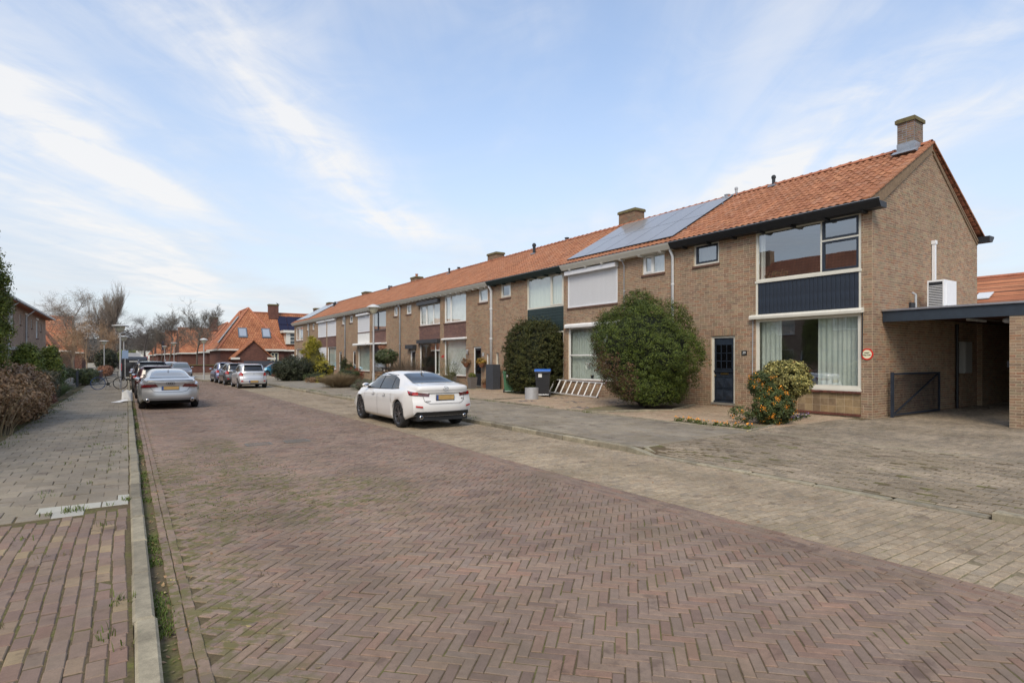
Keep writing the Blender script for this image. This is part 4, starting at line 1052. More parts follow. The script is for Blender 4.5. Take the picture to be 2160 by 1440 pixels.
# ---- the farther houses --------------------------------------------------------
M_CASE = mat('anthracite_case', (.035, .037, .042), .45)
def far_house(k, label, win, uz, lz, small, door_y, toil, fm, upper='window', lower='window', cols=(0, .3, 1), span=None, dm=M_NAVY, gm=None, cur=M_CURT, ucase=None, lcase=None, lsash=None):
    h = hs(k, label)
    hol = [(win[0], win[1], uz[0], uz[1]), (win[0], win[1], lz[0], lz[1]), (small[0], small[1], small[2], small[3]), (door_y[0], door_y[1], .25, 2.5)]
    if toil: hol.append((toil[0], toil[1], 1.45, 2.1))
    w = shell(h, k, hol)
    if span: 
        mb = MB(); mb.box(XF - .012, XF + .02, win[0], win[1], lz[1] + .02, uz[0] - .02); obj('spandrel', mb, span, h)
    if upper == 'window': window(h, win[0], win[1], uz[0], uz[1], fm, cols, None, {(0, 0)}, curtain=[(0, 1, cur)])
    else: shutter(h, win[0], win[1], uz[0], uz[1], box=(uz[1] - .1, uz[1] + .08), single=True, n=26)
    if lower == 'window': window(h, win[0], win[1], lz[0], lz[1], fm, (0, .75, 1) if lsash else (0, 1), {1: (.75,)} if lsash else None, curtain=[(0, 1, cur)] if not lsash else [(.0, .2, cur)])
    else: shutter(h, win[0], win[1], lz[0], lz[1], single=True, n=30)
    sill(h, win[0], win[1], uz[0]); sill(h, win[0], win[1], lz[0])
    window(h, small[0], small[1], small[2], small[3], WF, (0, 1), None, {(0, 0)}, curtain=[(0, 1, M_CURT)]); sill(h, small[0], small[1], small[2])
    door(h, door_y[0], door_y[1], .25, 2.5, dm, WF, glazed=(.15, .85, 1.0, 2.3))
    if toil: window(h, toil[0], toil[1], 1.45, 2.1, WF, (0, 1), fw=.04); sill(h, toil[0], toil[1], 1.45)
    if ucase: 
        mb = MB(); mb.box(XF - .22, XF + .02, win[0] - .05, win[1] + .05, uz[1] - .04, uz[1] + .18); obj('shutter_box', mb, ucase, h)
    if lcase:
        mb = MB(); mb.box(XF - .22, XF + .02, win[0] - .05, win[1] + .05, lz[1] - .04, lz[1] + .2); obj('shutter_box', mb, lcase, h)
    gutter(h, B[k], B[k + 1], gm or M_CREAM, corbel=.6, cm=M_WHITE)
    roof(h, B[k], B[k + 1], 0, nridge=0)
    return h
h4 = far_house(3, 'house with hanging flower baskets at its door and tall white net curtains', (29.32, 32.1), (4.02, 5.72), (.8, 2.98), (26.88, 27.9, 4.95, 5.76), (27.6, 28.46), (26.78, 27.04), WF, span=M_PURPLE, dm=M_BLACK, cur=M_CURT)
awning(h4, 29.2, 32.2, 2.99, M_WHITE, h=.08); chimney(h4, 32.4, w=1.1, z1=8.72, label='third chimney along the ridge counted from the gable')
h5 = far_house(4, 'house with black shutter boxes over both windows and door', (32.68, 35.73), (4.02, 5.42), (.8, 2.88), (37.1, 37.95, 4.95, 5.6), (36.4, 37.3), None, WF, cols=(0, .33, .66, 1), span=M_PURPLE, ucase=M_CASE, lcase=M_CASE, lsash=True, dm=M_WHITE)
mb = MB(); mb.box(XF - .3, XF + .02, 36.2, 37.5, 2.5, 2.78); obj('door_hood', mb, M_CASE, h5)
vent(h5, 37.7, 4.2, .45); vent(h5, 37.2, 4.8, .2, .1); downpipe(h5, 38.93, m=M_GREYP, r=.06)
h6 = far_house(5, 'house with dark blue window frames and a small awning, behind the lamp post', (41.8, 44.75), (4.05, 5.55), (.8, 2.95), (39.55, 40.25, 4.95, 5.65), (40.35, 41.2), None, M_NAVY, cols=(0, .4, 1), span=M_PURPLE, cur=mat('dim_curtain', (.25, .25, .24), .9))
awning(h6, 41.6, 44.9, 2.96, M_WHITE, dep=.5, h=.1); chimney(h6, 45.0, w=1.1, z1=8.62, pot=True, label='chimney with a small pot, fourth along the ridge')
h7 = far_house(6, 'house with white shutter above a white panel and a tilted small window', (45.35, 48.2), (4.05, 5.55), (.8, 2.95), (49.6, 50.45, 5.0, 5.62), (48.8, 49.6), None, WF, upper='shutter', span=M_WHITE, cur=M_CURTG)
awning(h7, 45.2, 48.3, 2.96, M_WHITE, dep=.45, h=.14); vent(h7, 49.2, 4.1, .42); vent(h7, 50.2, 4.8, .2, .1)
h8 = far_house(7, 'house with white upstairs shutter and bare ground floor window, green bin by the wall', (54.4, 57.2), (4.0, 5.6), (.8, 2.98), (51.85, 52.6, 4.95, 5.6), (52.7, 53.5), None, WF, upper='shutter', span=M_PURPLE, cur=M_CURTG)
downpipe(h8, 51.5, m=M_GREYP, r=.06); chimney(h8, 57.3, w=1.1, z1=8.55, label='fifth chimney along the ridge')
h9 = far_house(8, 'house with white shutters closed on both floors', (57.6, 60.5), (4.0, 5.6), (.8, 2.98), (62.0, 62.8, 4.9, 5.55), (61.0, 61.8), None, WF, upper='shutter', lower='shutter', span=M_PURPLE)
vent(h9, 63.3, 3.4, .45, .08); vent(h9, 62.6, 3.0, .45, .08)
h10 = far_house(9, 'last house of the terrace with white framed windows and chimney at its end', (66.7, 69.9), (3.9, 5.5), (.8, 2.98), (64.1, 65.0, 4.9, 5.55), (65.2, 66.1), None, WF, cols=(0, .5, 1), span=None)
downpipe(h10, 63.95, m=M_GREYP, r=.06); chimney(h10, 70.0, w=1.1, z1=8.5, label='chimney at the far end of the ridge')
mb = MB(); mb.poly([(XF, 70.7, .02), (XF, 70.7, 5.8), (XR, 70.7, ZR - .05), (XB, 70.7, 5.8), (XB, 70.7, .02)]); obj('end_wall', mb, M_WALLTEX, h10)
solar(64.2, 70.0, .5, 4.3, 5, 2, 'solar array on the roof of the last house in the row')

# ---- carport -------------------------------------------------------------------
cp = thing('carport', (17, 5.8, .2), 'flat roofed carport with dark blue fascia beside the gable', 'carport')
mb = MB(); mb.box(16.98, 17.02, 3.2, 7.30, 2.80, 3.08); obj('fascia', mb, mat('slate_blue_fascia', (.022, .032, .045), .5, var=.15), cp)
mb = MB(); mb.box(16.93, 26.6, 3.0, 7.305, 3.085, 3.13); obj('roof_edge', mb, M_ALU, cp)
mb = MB(); mb.box(17.03, 26.5, 3.2, 7.30, 2.98, 3.08)
ce = obj('ceiling', mb, mat('brown_boarding', lin(78,50,38), .8, var=.25), cp)
n = 26; pieces('board', None, chamfer_box(4.0, .34, .02, .006), mats4(np.array([(17.25 + i * .36, 5.25, 2.962) for i in range(n)]), (0, 1, 0), (1, 0, 0), (0, 0, -1)), ce, MAT['brown_boarding'], 40)
mb = MB(); mb.box(17.0, 17.5, 3.75, 4.62, .02, 2.80); pil = obj('pillar', mb, M_MORTAR, cp)
C = course_list(3.75, 4.62, .17, 2.79, [], wild=False); wall_pieces(pil, C, 'X', 17.0, 130)
mb = MB(); mb.box(20.5, 26.4, 3.5, 3.75, .02, 2.98); mb.box(26.4, 26.6, 3.5, 7.3, .02, 2.98); mb.box(23.80, 26.6, 7.18, 7.32, .02, 2.98)  # first box: unseen side wall, added and cut short to darken the inside
obj('wall', mb, M_WALLTEX, cp)
for nm, bx, mt_, lb in (('floodlight', (17.95, 18.22, 7.0, 7.06, 3.20, 3.36), M_BLACK, None), ('ceiling_light', (18.0, 18.25, 6.7, 7.05, 2.88, 2.95), M_GREYP, None), ('strip_light', (19.6, 20.9, 6.2, 6.28, 2.88, 2.93), M_PIPEW, None), ('cable', (19, 26, 6.22, 6.24, 2.94, 2.955), M_GREYP, None)):
    mb = MB(); mb.box(*bx); obj(nm, mb, mt_, cp)
mb = MB(); mb.tube([(17.6, 4.8, 2.95), (17.65, 4.75, 2.0), (17.6, 4.78, 1.75)], .008, 5); mb.box(17.56, 17.64, 4.74, 4.82, 1.6, 1.75); obj('hanging_plug', mb, M_BLACK, cp)
mb = MB(); mb.ell((17.35, 4.75, 2.72), (.07, .1, .07)); obj('lamp_shade', mb, M_GREYP, cp)
mb = MB(); mb.box(22.05, 22.65, 7.10, 7.31, 1.35, 2.35); mb.box(22.1, 22.6, 7.09, 7.10, 1.4, 2.3)
top('meter_cabinet', mb, mat('cabinet_grey', lin(150,150,146), .5), (22.35, 7.2, 1.35), 'grey metal cabinet on the brick wall inside the carport', 'cabinet')
mb = MB(); mb.tube([(21.9, 7.25, .2), (21.9, 7.25, 2.9)], .04, 8); top('wall_pipe', mb, M_BLACK, (21.9, 7.25, .2), 'dark vertical pipe on the carport wall beside the grey cabinet', 'pipe')
# steel gate folded against the gable wall
gt = thing('mesh_gate', (18.7, 7.15, .2), 'dark steel gate with wire mesh and diagonal brace against the gable', 'gate')
x0, x1, z0, z1, y_ = 17.22, 20.28, .26, 1.42, 7.16
mb = MB()
for b_ in ((x0, x1, z0, z0 + .05), (x0, x1, z1 - .05, z1), (x0, x0 + .05, z0, z1), (x1 - .05, x1, z0, z1)): mb.box(b_[0], b_[1], y_ - .025, y_ + .025, b_[2], b_[3])
obj('frame', mb, M_NAVY, gt)
mb = MB(); mb.tube([(x0 + .03, y_, z0 + .03), (x1 - .03, y_, z1 - .03)], .025, 4); obj('brace', mb, M_NAVY, gt)
mb = MB(); mb.box(x0 - .04, x0 + .02, y_ - .035, y_ + .035, .12, z1 + .02); obj('post', mb, M_NAVY, gt)
mb = MB()
for i in range(62): q = x0 + .05 + (x1 - x0 - .1) * i / 61; mb.box(q - .003, q + .003, y_ - .003, y_ + .003, z0, z1)
for i in range(24): q = z0 + .05 + (z1 - z0 - .1) * i / 23; mb.box(x0, x1, y_ - .0035, y_ + .0035, q - .003, q + .003)
obj('wire_mesh', mb, M_BLACK, gt, kind='stuff')
# heat pump unit on the carport roof
ac = thing('air_conditioner', (19.9, 6.85, 3.13), 'white air conditioning unit on the carport roof', 'air conditioner')
ax0, ax1, ay0, ay1, az0, az1 = 18.72, 19.58, 6.50, 6.90, 3.22, 4.00
mb = MB(); mb.box(ax0, ax1, ay0, ay1, az0, az1); obj('casing', mb, M_SHUT, ac)
for i in range(13):
    mb = MB(); z = az0 + .06 + i * .046; mb.box(ax0 - .012, ax0 + .001, ay0 + .04, ay1 - .04, z, z + .014); obj('louvre', mb, M_SHUT, ac)
mb = MB(); mb.box(ax0 - .004, ax0 - .001, ay0 + .035, ay1 - .035, az0 + .04, az1 - .05); obj('grille_back', mb, M_BLACK, ac)
mb = MB(); mb.box(ax0 + .12, ax0 + .55, ay0 - .02, ay0 - .001, az0 + .07, az1 - .08); obj('service_panel', mb, M_SHUT, ac)
mb = MB(); mb.box(ax0 + .05, ax1 - .05, ay0 + .03, ay1 - .03, 3.132, 3.219); obj('foot', mb, M_GREYP, ac)
mb = MB(); mb.tube([(18.5, 7.1, 3.13), (18.5, 7.1, 3.62), (18.55, 7.2, 3.68)], .03, 8); mb.tube([(18.6, 7.15, 3.13), (18.6, 7.15, 3.6)], .02, 8); obj('pipe', mb, M_GREYP, ac)
mb = MB(); mb.box(20.13, 20.23, 7.22, 7.30, 3.3, 5.30); mb.box(20.11, 20.25, 7.20, 7.31, 5.25, 5.36)
top('cable_duct', mb, M_SHUT, (20.33, 7.26, 3.3), 'white vertical cable duct on the gable above the air conditioner', 'duct')
# round sign and number plate
def text_obj(name, body, size, loc, rot, m, parent, ext=.002, font_scale=1.0):
    cu = bpy.data.curves.new(name, 'FONT'); cu.body = body; cu.size = size; cu.extrude = ext; cu.align_x = 'CENTER'; cu.align_y = 'CENTER'; cu.space_character = 1.0
    cu.resolution_u = 2
    tmp = bpy.data.objects.new('text_source', cu); COL.objects.link(tmp)
    dg = bpy.context.evaluated_depsgraph_get(); me = bpy.data.meshes.new_from_object(tmp.evaluated_get(dg)); bpy.data.objects.remove(tmp, do_unlink=True)
    me.materials.clear(); me.materials.append(m)
    o = bpy.data.objects.new(name, me); COL.objects.link(o); o.parent = parent; o.rotation_euler = rot
    o.location = Vector(loc) - wloc(parent)
    return o
sg = thing('round_sign', (XF - .01, 7.44, 1.93), 'round red and cream sign with black letters on the brick corner', 'sign')
mb = MB(); mb.lathe([(.001, .0), (.15, .0), (.15, .012), (.001, .012)], (XF - .022, 7.44, 1.93), 32, axis='x'); obj('sign_plate', mb, mat('sign_cream', lin(226,220,186), .5), sg)
mb = MB(); mb.lathe([(.118, -.003), (.152, -.003), (.152, .012), (.118, .012)], (XF - .022, 7.44, 1.93), 32, axis='x'); obj('red_ring', mb, mat('sign_red', lin(206,40,26), .45), sg)
RX = (RAD(90), 0, RAD(-90))
text_obj('lettering', 'INRIT', .052, (XF - .027, 7.44, 1.965), RX, M_BLACK, sg); text_obj('lettering', 'VRIJLATEN', .042, (XF - .027, 7.44, 1.905), RX, M_BLACK, sg)
nb = thing('house_number', (XF - .01, 11.12, 2.0), 'small black number plate reading 39 beside the dark blue door', 'number plate')
mb = MB(); mb.box(XF - .022, XF - .008, 11.03, 11.21, 1.92, 2.07); obj('plate', mb, M_BLACK, nb)
text_obj('lettering', '39', .12, (XF - .024, 11.12, 1.995), RX, M_WHITE, nb)
nb = thing('house_number', (XF - .01, 27.4, 2.0), 'house number 50 beside the door with flower baskets', 'number plate')
mb = MB(); mb.box(XF - .012, XF - .006, 27.26, 27.48, 1.96, 2.16); obj('plate', mb, M_GREYP, nb); text_obj('lettering', '50', .17, (XF - .016, 27.37, 2.06), RX, M_WHITE, nb)

# ================================================================ houses on the left
def left_house(y0, y1, label, wins, vis=True):
    xf = -5.8
    h = thing('opposite_house', (xf, (y0 + y1) / 2, .06), label, 'house', 'two storey houses on the left side')
    mb = MB(); hol = [(a, b, c, d) for a, b, c, d, _ in wins]
    wall_x(mb, xf, y0, y1, 0, 5.25, hol, .1, -1)
    for y, s in ((y0, 1), (y1, -1)):
        q = [(xf, y, 0), (-13.5, y, 0), (-13.5, y, 5.2), (-9.7, y, (7.6 if vis else 9.4)), (xf, y, 5.25)]
        mb.poly(q if s > 0 else q[::-1])
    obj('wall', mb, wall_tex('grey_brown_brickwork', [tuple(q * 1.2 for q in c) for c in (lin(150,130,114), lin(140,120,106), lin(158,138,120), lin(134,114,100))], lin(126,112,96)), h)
    for a, b, c, d, kind in wins:
        if kind == 'g':
            mb = MB(); mb.box(xf - .1, xf - .04, a, b, c, d)
            for k in range(6): mb.box(xf - .045, xf - .03, a + .02, b - .02, c + (d - c) * k / 6 + .01, c + (d - c) * (k + 1) / 6 - .01)
            obj('garage_door', mb, mat('dark_wood', (.06, .045, .04), .6, var=.3), h)
        elif kind == 'd': door(h, a, b, c, d, M_NAVY, M_WHITE, x=xf, sgn=-1)
        else:
            window(h, a, b, c, d, M_WHITE, (0, .5, 1) if b - a > 1.1 else (0, 1), x=xf, sgn=-1, glass=M_GLASS, curtain=[(0, 1, M_CURT)] if kind == 's' else None); sill(h, a, b, c, x=xf, sgn=-1)
            if vis and d > 4.6 and kind == 's':
                mb = MB(); mb.box(xf, xf + .03, a - .1, b + .1, d + .08, d + .2); obj('lintel', mb, M_WHITE, h)
    zr_ = 7.7 if vis else 9.5; mb = MB(); mb.quad((xf + .55, y0 - .1, 5.22), (-9.7, y0 - .1, zr_), (-9.7, y1 + .1, zr_), (xf + .55, y1 + .1, 5.22)); mb.quad((-9.7, y0 - .1, zr_), (-14, y0 - .1, 5.1), (-14, y1 + .1, 5.1), (-9.7, y1 + .1, zr_))
    mb.box(-13.6, xf + .5, y0, y1, 5.12, 5.18)
    r = obj('roof', mb, M_ROOFTEX, h)
    mb = MB(); mb.box(xf + .48, xf + .64, y0 - .1, y1 + .1, 5.14, 5.26); obj('gutter', mb, mat('zinc', (.40, .42, .44), .4, .7, var=.1), h)
    mb = MB(); mb.box(-10.0, -9.4, y0 + .3, y0 + 1.2, 7.2, 8.5 if vis else 10.4); obj('chimney', mb, M_WALLTEX, h)
    mb = MB(); mb.tube([(xf + .5, y0 + .6, 5.14), (xf + .06, y0 + .6, 4.75), (xf + .06, y0 + .6, .1)], .05, 8); obj('downpipe', mb, M_PIPEW, h, smooth=True)
    mb = MB(); mb.box(xf - .3, xf - .28, y0 + .02, y1 - .02, .1, 5.1); obj('room_lining', mb, M_ROOM, h)
    return h
LB = [(8, 17, 'dark'), (17.1, 26, ''), (26.1, 35, ''), (35.1, 43.5, '')]
lbl = ['brick house opposite, nearest the camera, with wide garage door', 'brick house opposite the white saloon with garage and paired windows', 'brick house opposite behind the brown hydrangea hedge', 'brick house opposite beside the tall cypress']
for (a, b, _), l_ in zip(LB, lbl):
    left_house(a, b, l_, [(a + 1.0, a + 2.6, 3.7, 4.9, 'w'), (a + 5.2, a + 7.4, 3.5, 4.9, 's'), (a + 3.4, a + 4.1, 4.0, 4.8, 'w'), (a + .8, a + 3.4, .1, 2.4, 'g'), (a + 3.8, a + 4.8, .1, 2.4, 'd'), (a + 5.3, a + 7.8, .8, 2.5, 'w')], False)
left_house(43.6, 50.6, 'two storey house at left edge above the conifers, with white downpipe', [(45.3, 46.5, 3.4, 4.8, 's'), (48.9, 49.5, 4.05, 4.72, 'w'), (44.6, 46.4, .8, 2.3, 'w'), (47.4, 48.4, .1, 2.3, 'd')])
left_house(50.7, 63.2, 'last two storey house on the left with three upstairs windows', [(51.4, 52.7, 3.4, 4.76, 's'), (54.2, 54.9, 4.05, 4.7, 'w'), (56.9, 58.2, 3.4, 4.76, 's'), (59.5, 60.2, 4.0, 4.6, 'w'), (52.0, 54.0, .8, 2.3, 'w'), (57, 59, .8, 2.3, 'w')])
mb = MB(); mb.box(-5.78, -5.3, 44, 47, 2.35, 2.5); top('canopy', mb, M_WHITE, (-5.6, 45.5, 2.35), 'white flat canopy over the ground floor at the left edge', 'canopy')

# ================================================================ cottages far down the street
M_TRIM = mat('trim_cream', (.66, .66, .60), .5)
M_COTROOF = wall_tex('cottage_roof', [lin(178,118,84), lin(166,107,76), lin(184,127,93), lin(156,99,72)], lin(104,70,52), 'X', .30, .27, .04, grain=.22)
def cottage(x0, x1, y0, y1, ze, zr, ax, hipL, hipR, label, wins=(), chim=(), group='tile roofed cottages down the street', name='cottage'):
    """hipped or gabled cottage; ax 'x': ridge along x, hips at x0/x1; 'y': ridge along y"""
    h = thing(name, ((x0 + x1) / 2, (y0 + y1) / 2, .1), label, 'house', group)
    mb = MB()
    holes = [w for w in wins]
    for a, b, c, d in cells(x0, x1, 0, ze, holes): mb.quad((a, y0, c), (b, y0, c), (b, y0, d), (a, y0, d))
    mb.quad((x0, y1, 0), (x0, y0, 0), (x0, y0, ze), (x0, y1, ze)); mb.quad((x1, y0, 0), (x1, y1, 0), (x1, y1, ze), (x1, y0, ze)); mb.quad((x1, y1, 0), (x0, y1, 0), (x0, y1, ze), (x1, y1, ze))
    o = .35; X0, X1, Y0, Y1 = x0 - o, x1 + o, y0 - o, y1 + o
    wl = obj('wall', mb, M_DARKWALL, h)
    rb = MB()
    if ax == 'x':
        ym = (y0 + y1) / 2; a = (X0 + hipL, ym, zr); b = (X1 - hipR, ym, zr)
        rb.quad((X0, Y0, ze), (X1, Y0, ze), b, a); rb.quad((X1, Y1, ze), (X0, Y1, ze), a, b)
        rb.poly([(X0, Y1, ze), (X0, Y0, ze), a], 0 if hipL > .5 else 1); rb.poly([(X1, Y0, ze), (X1, Y1, ze), b], 0 if hipR > .5 else 1)
        ridge = [(a, b)] + ([((X0, Y0, ze), a), ((X0, Y1, ze), a)] if hipL > .5 else []) + ([((X1, Y0, ze), b)] if hipR > .5 else [])
    else:
        xm = (x0 + x1) / 2; a = (xm, Y0 + hipL, zr); b = (xm, Y1 - hipR, zr)
        rb.quad((X0, Y1, ze), (X0, Y0, ze), a, b); rb.quad((X1, Y0, ze), (X1, Y1, ze), b, a)
        rb.poly([(X0, Y0, ze), (X1, Y0, ze), a], 0 if hipL > .5 else 1); rb.poly([(X1, Y1, ze), (X0, Y1, ze), b], 0 if hipR > .5 else 1)
        ridge = [(a, b)] + ([((X0, Y0, ze), a), ((X1, Y0, ze), a)] if hipL > .5 else []) + [((X0, Y1, ze), b)]
    rf = obj('roof', rb, [M_COTROOF, M_DARKWALL], h)
    for p, q in ridge:
        m_ = MB(); m_.tube([p, q], .13, 6); obj('ridge_cap', m_, M_RIDGE, rf)
    m_ = MB(); m_.box(X0, X1, Y0 - .06, Y0 + .06, ze - .16, ze + .06); m_.box(X0 - .06, X0 + .06, Y0, Y1, ze - .16, ze + .06); obj('gutter', m_, M_TRIM, h)
    for w in wins:
        a, b, c, d = w; m_ = MB()
        for bx in ((a, b, c, c + .12), (a, b, d - .12, d), (a, a + .12, c, d), (b - .12, b, c, d), ((a + b) / 2 - .06, (a + b) / 2 + .06, c, d), (a, (a + b) / 2, c + (d - c) * .33 - .04, c + (d - c) * .33 + .04), (a, (a + b) / 2, c + (d - c) * .66 - .04, c + (d - c) * .66 + .04)): m_.box(bx[0], bx[1], y0 - .03, y0 + .06, bx[2], bx[3])
        wn = obj('window', m_, mat('cream_yellow_paint', (.68, .66, .48), .5), h); m_ = MB(); m_.quad((a, y0 + .04, c), (b, y0 + .04, c), (b, y0 + .04, d), (a, y0 + .04, d)); obj('pane', m_, mat('dim_glass', (.08, .10, .11), .1, spec=.8), wn)
    for cx_, cy_, w_, z0_, z1_ in chim:
        m_ = MB(); m_.box(cx_ - w_ / 2, cx_ + w_ / 2, cy_ - .5, cy_ + .5, z0_, z1_); c_ = obj('chimney', m_, M_DARKWALL, rf)
        m_ = MB(); m_.box(cx_ - w_ / 2 - .06, cx_ + w_ / 2 + .06, cy_ - .56, cy_ + .56, z1_ - .2, z1_); obj('chimney_cap', m_, MAT['mossy_cap'], c_)
    return h
cA = cottage(13.0, 32, 85, 93.5, 3.05, 8.5, 'x', .6, 4, 'cottage wing with dark solar panels and cream dormer behind the turquoise car', (), [(17.7, 88.9, 1.3, 7.6, 9.75), (24.2, 88.9, 1.3, 7.6, 9.5)])
cB = cottage(9.9, 17.6, 81.5, 93.0, 3.05, 8.75, 'y', 3.9, 1.0, 'corner cottage with big pyramid roof and two roof windows', [(15.9, 16.9, 1.2, 2.7)])
def on_roof_y(y_e, z_e, y_r, z_r):
    d = np.array([0, y_r - y_e, z_r - z_e], float); L = np.linalg.norm(d); d /= L; n = np.array([0, -d[2], d[1]]); return d, n
def roof_panel(parent, name, xa, xb, ya, yb, y_e, z_e, y_r, z_r, m, off=.12, frame=None):
    f = lambda y: z_e + (y - y_e) * (z_r - z_e) / (y_r - y_e)
    d, n = on_roof_y(y_e, z_e, y_r, z_r); o = n * off
    mb = MB(); P = [(xa, ya, f(ya)), (xb, ya, f(ya)), (xb, yb, f(yb)), (xa, yb, f(yb))]; mb.prism([tuple(np.array(p) + o) for p in P], tuple(-n * off * .8)); w = obj(name, mb, m, parent)
    if frame:
        mb = MB(); e = (xb - xa) * .12; ey = (yb - ya) * .12
        P = [(xa + e, ya + ey, f(ya + ey)), (xb - e, ya + ey, f(ya + ey)), (xb - e, yb - ey, f(yb - ey)), (xa + e, yb - ey, f(yb - ey))]; mb.poly([tuple(np.array(p) + n * (off + .02)) for p in P]); obj('pane', mb, frame, w)
    return w
M_SKYL = mat('roof_window_glass', (.30, .34, .40), .08, spec=.9)
M_WFR = mat('roof_window_frame', (.10, .12, .15), .5)
M_SOLARD = mat('solar_dark', (.012, .012, .035), .35, spec=.4)
for i in range(3):
    for j in range(2): roof_panel(cA, 'solar_panel', 18.2 + i * 1.25, 19.4 + i * 1.25, 86.7 + j * 1.08, 87.72 + j * 1.08, 84.65, 3.05, 89.25, 8.5, M_SOLARD)
for a in (12.1, 15.0): roof_panel(cB, 'roof_window', a, a + 1.1, 82.2, 83.1, 81.15, 3.05, 85.05, 8.75, M_WFR, frame=M_SKYL)
mb = MB(); d_ = np.array([4.2, 0, 5.7]) / 7.08
for i in range(3):
    m_ = MB(); a_ = .15 + i * .22; p_ = [np.array([9.55, y, 3.05]) + d_ * 7.08 * q + np.array([-.08, 0, .06]) for q, y in ((a_, 84.2 + a_ * 3), (a_ + .21, 84.2 + (a_ + .21) * 3), (a_ + .21, 85.5 + (a_ + .21) * 3), (a_, 85.5 + a_ * 3))]; m_.prism([tuple(v) for v in p_], (-.06, 0, .05)); obj('solar_panel', m_, mat('pale_solar', (.16, .17, .18), .3), cB)
mb = MB(); mb.box(18.6, 22.8, 84.9, 87.3, 3.9, 5.5); dm_ = obj('dormer', mb, M_TRIM, cA)
mb = MB(); mb.box(18.2, 23.1, 84.6, 87.0, 5.5, 5.85); obj('dormer_roof', mb, M_TRIM, cA)
for a in (19.2, 20.7): 
    for z in (4.0, 4.5, 5.0) if a < 20 else (4.0,):
        mb = MB(); mb.box(a, a + 1.3, 84.86, 84.9, z, z + (.38 if a < 20 else 1.38)); obj('pane', mb, MAT['dim_glass'] if 'dim_glass' in MAT else M_BLACK, dm_)
mb = MB(); mb.box(19.2, 25.0, 83.6, 84.6, 2.35, 2.45); 
for i in range(14): mb.box(19.2 + i * .41, 19.2 + i * .41 + .2, 83.58, 83.6, 2.0, 2.35)
top('striped_awning', mb, M_TRIM, (22, 84, 2), 'cream striped awning on the cottage behind the round dark bush', 'awning')
cC = thing('gabled_outbuilding', (13.2, 80, .1), 'small brick outbuilding with steep tiled gable in front of the corner cottage', 'outbuilding')
mb = MB(); mb.poly([(11.3, 78, 0), (15.1, 78, 0), (15.1, 78, 2.15), (13.2, 78, 4.05), (11.3, 78, 2.15)]); mb.quad((11.3, 81.5, 0), (11.3, 78, 0), (11.3, 78, 2.15), (11.3, 81.5, 2.15)); mb.quad((15.1, 78, 0), (15.1, 81.5, 0), (15.1, 81.5, 2.15), (15.1, 78, 2.15)); obj('wall', mb, M_DARKWALL, cC)
mb = MB(); mb.prism([(10.8, 77.8, 1.9), (13.2, 77.8, 4.25), (15.6, 77.8, 1.9), (15.6, 77.8, 1.75), (13.2, 77.8, 4.08), (10.8, 77.8, 1.75)], (0, 5.5, 0)); obj('roof', mb, M_COTROOF, cC)
mb = MB(); mb.box(10.6, 11.6, 77.7, 77.9, 1.75, 2.0); mb.box(14.8, 15.8, 77.7, 77.9, 1.75, 2.0); obj('gutter', mb, M_TRIM, cC)
cottage(10.4, 17.5, 102, 116, 2.95, 7.9, 'y', 4.5, 3, 'second cottage with hipped roof and cream window behind the parked grey car', [(10.9, 13.2, .9, 2.5)], [(12.2, 109, 1.2, 6.5, 8.9)])
cottage(8.2, 18, 120, 131, 2.9, 7.7, 'x', .1, 2, 'third cottage with tall tiled face and cream dormer side', (), [(15.5, 125, 1.5, 6.5, 8.4)])
cottage(7.0, 14, 138, 150, 2.9, 7.9, 'x', .1, 2, 'fourth cottage with stepped tiled roof', ())
hD = cottage(6.0, 12, 156, 170, 2.9, 8.1, 'x', .1, 2, 'fifth cottage with dark solar panels on its tiled front', ())
for j in range(2): roof_panel(hD, 'solar_panel', 6.8, 9.6, 157 + j * 1.6, 158.5 + j * 1.6, 155.65, 2.9, 163.0, 8.1, M_SOLARD)
cottage(5.5, 10, 185, 199, 2.9, 7.5, 'y', 4, 3, 'sixth cottage, smallest on the right, beside the bare trees', ())
mb = MB(); mb.box(2.6, 8.0, 214, 222, 0, 1.9); mb.box(2.4, 8.2, 213.6, 222.4, 1.9, 4.4)
top('flat_roofed_building', mb, M_TRIM, (5.3, 218, 0), 'pale flat roofed building at the far end on the right', 'building')
# left side cottages
cottage(-16, -7.1, 68, 78, 3.3, 8.2, 'x', 2.0, 4.2, 'left cottage with hipped orange roof behind the last brick house', (), [(-12, 73, 1.2, 7, 9.4)])
cottage(-17, -7.3, 83, 94, 3.2, 8.6, 'x', 2, 3.5, 'second left cottage behind the brown hazel thicket', ())
cottage(-17, -7.0, 104, 116, 3.0, 8.2, 'x', 2, .1, 'third left cottage with orange gable end half hidden by twigs', ())
cottage(-16, -6.8, 130, 142, 3.0, 8.0, 'x', 2, 3, 'fourth left cottage behind the lamp posts', ())
# house behind the carport
rn = cottage(33, 43, -4, 20, 3.6, 6.1, 'y', .1, .1, 'neighbouring house with orange tile roof behind the carport', (), name='neighbour_house', group=None)
mb = MB(); f_ = lambda x: 3.6 + (x - 32.65) * 2.5 / 5.35
mb.prism([(35.0, 10.3, f_(35.0) + .06), (35.0, 10.9, f_(35.0) + .06), (35.7, 10.9, f_(35.7) + .06), (35.7, 10.3, f_(35.7) + .06)], (0, 0, .05)); obj('roof_window', mb, mat('pale_glass', (.6, .62, .62), .2), rn)
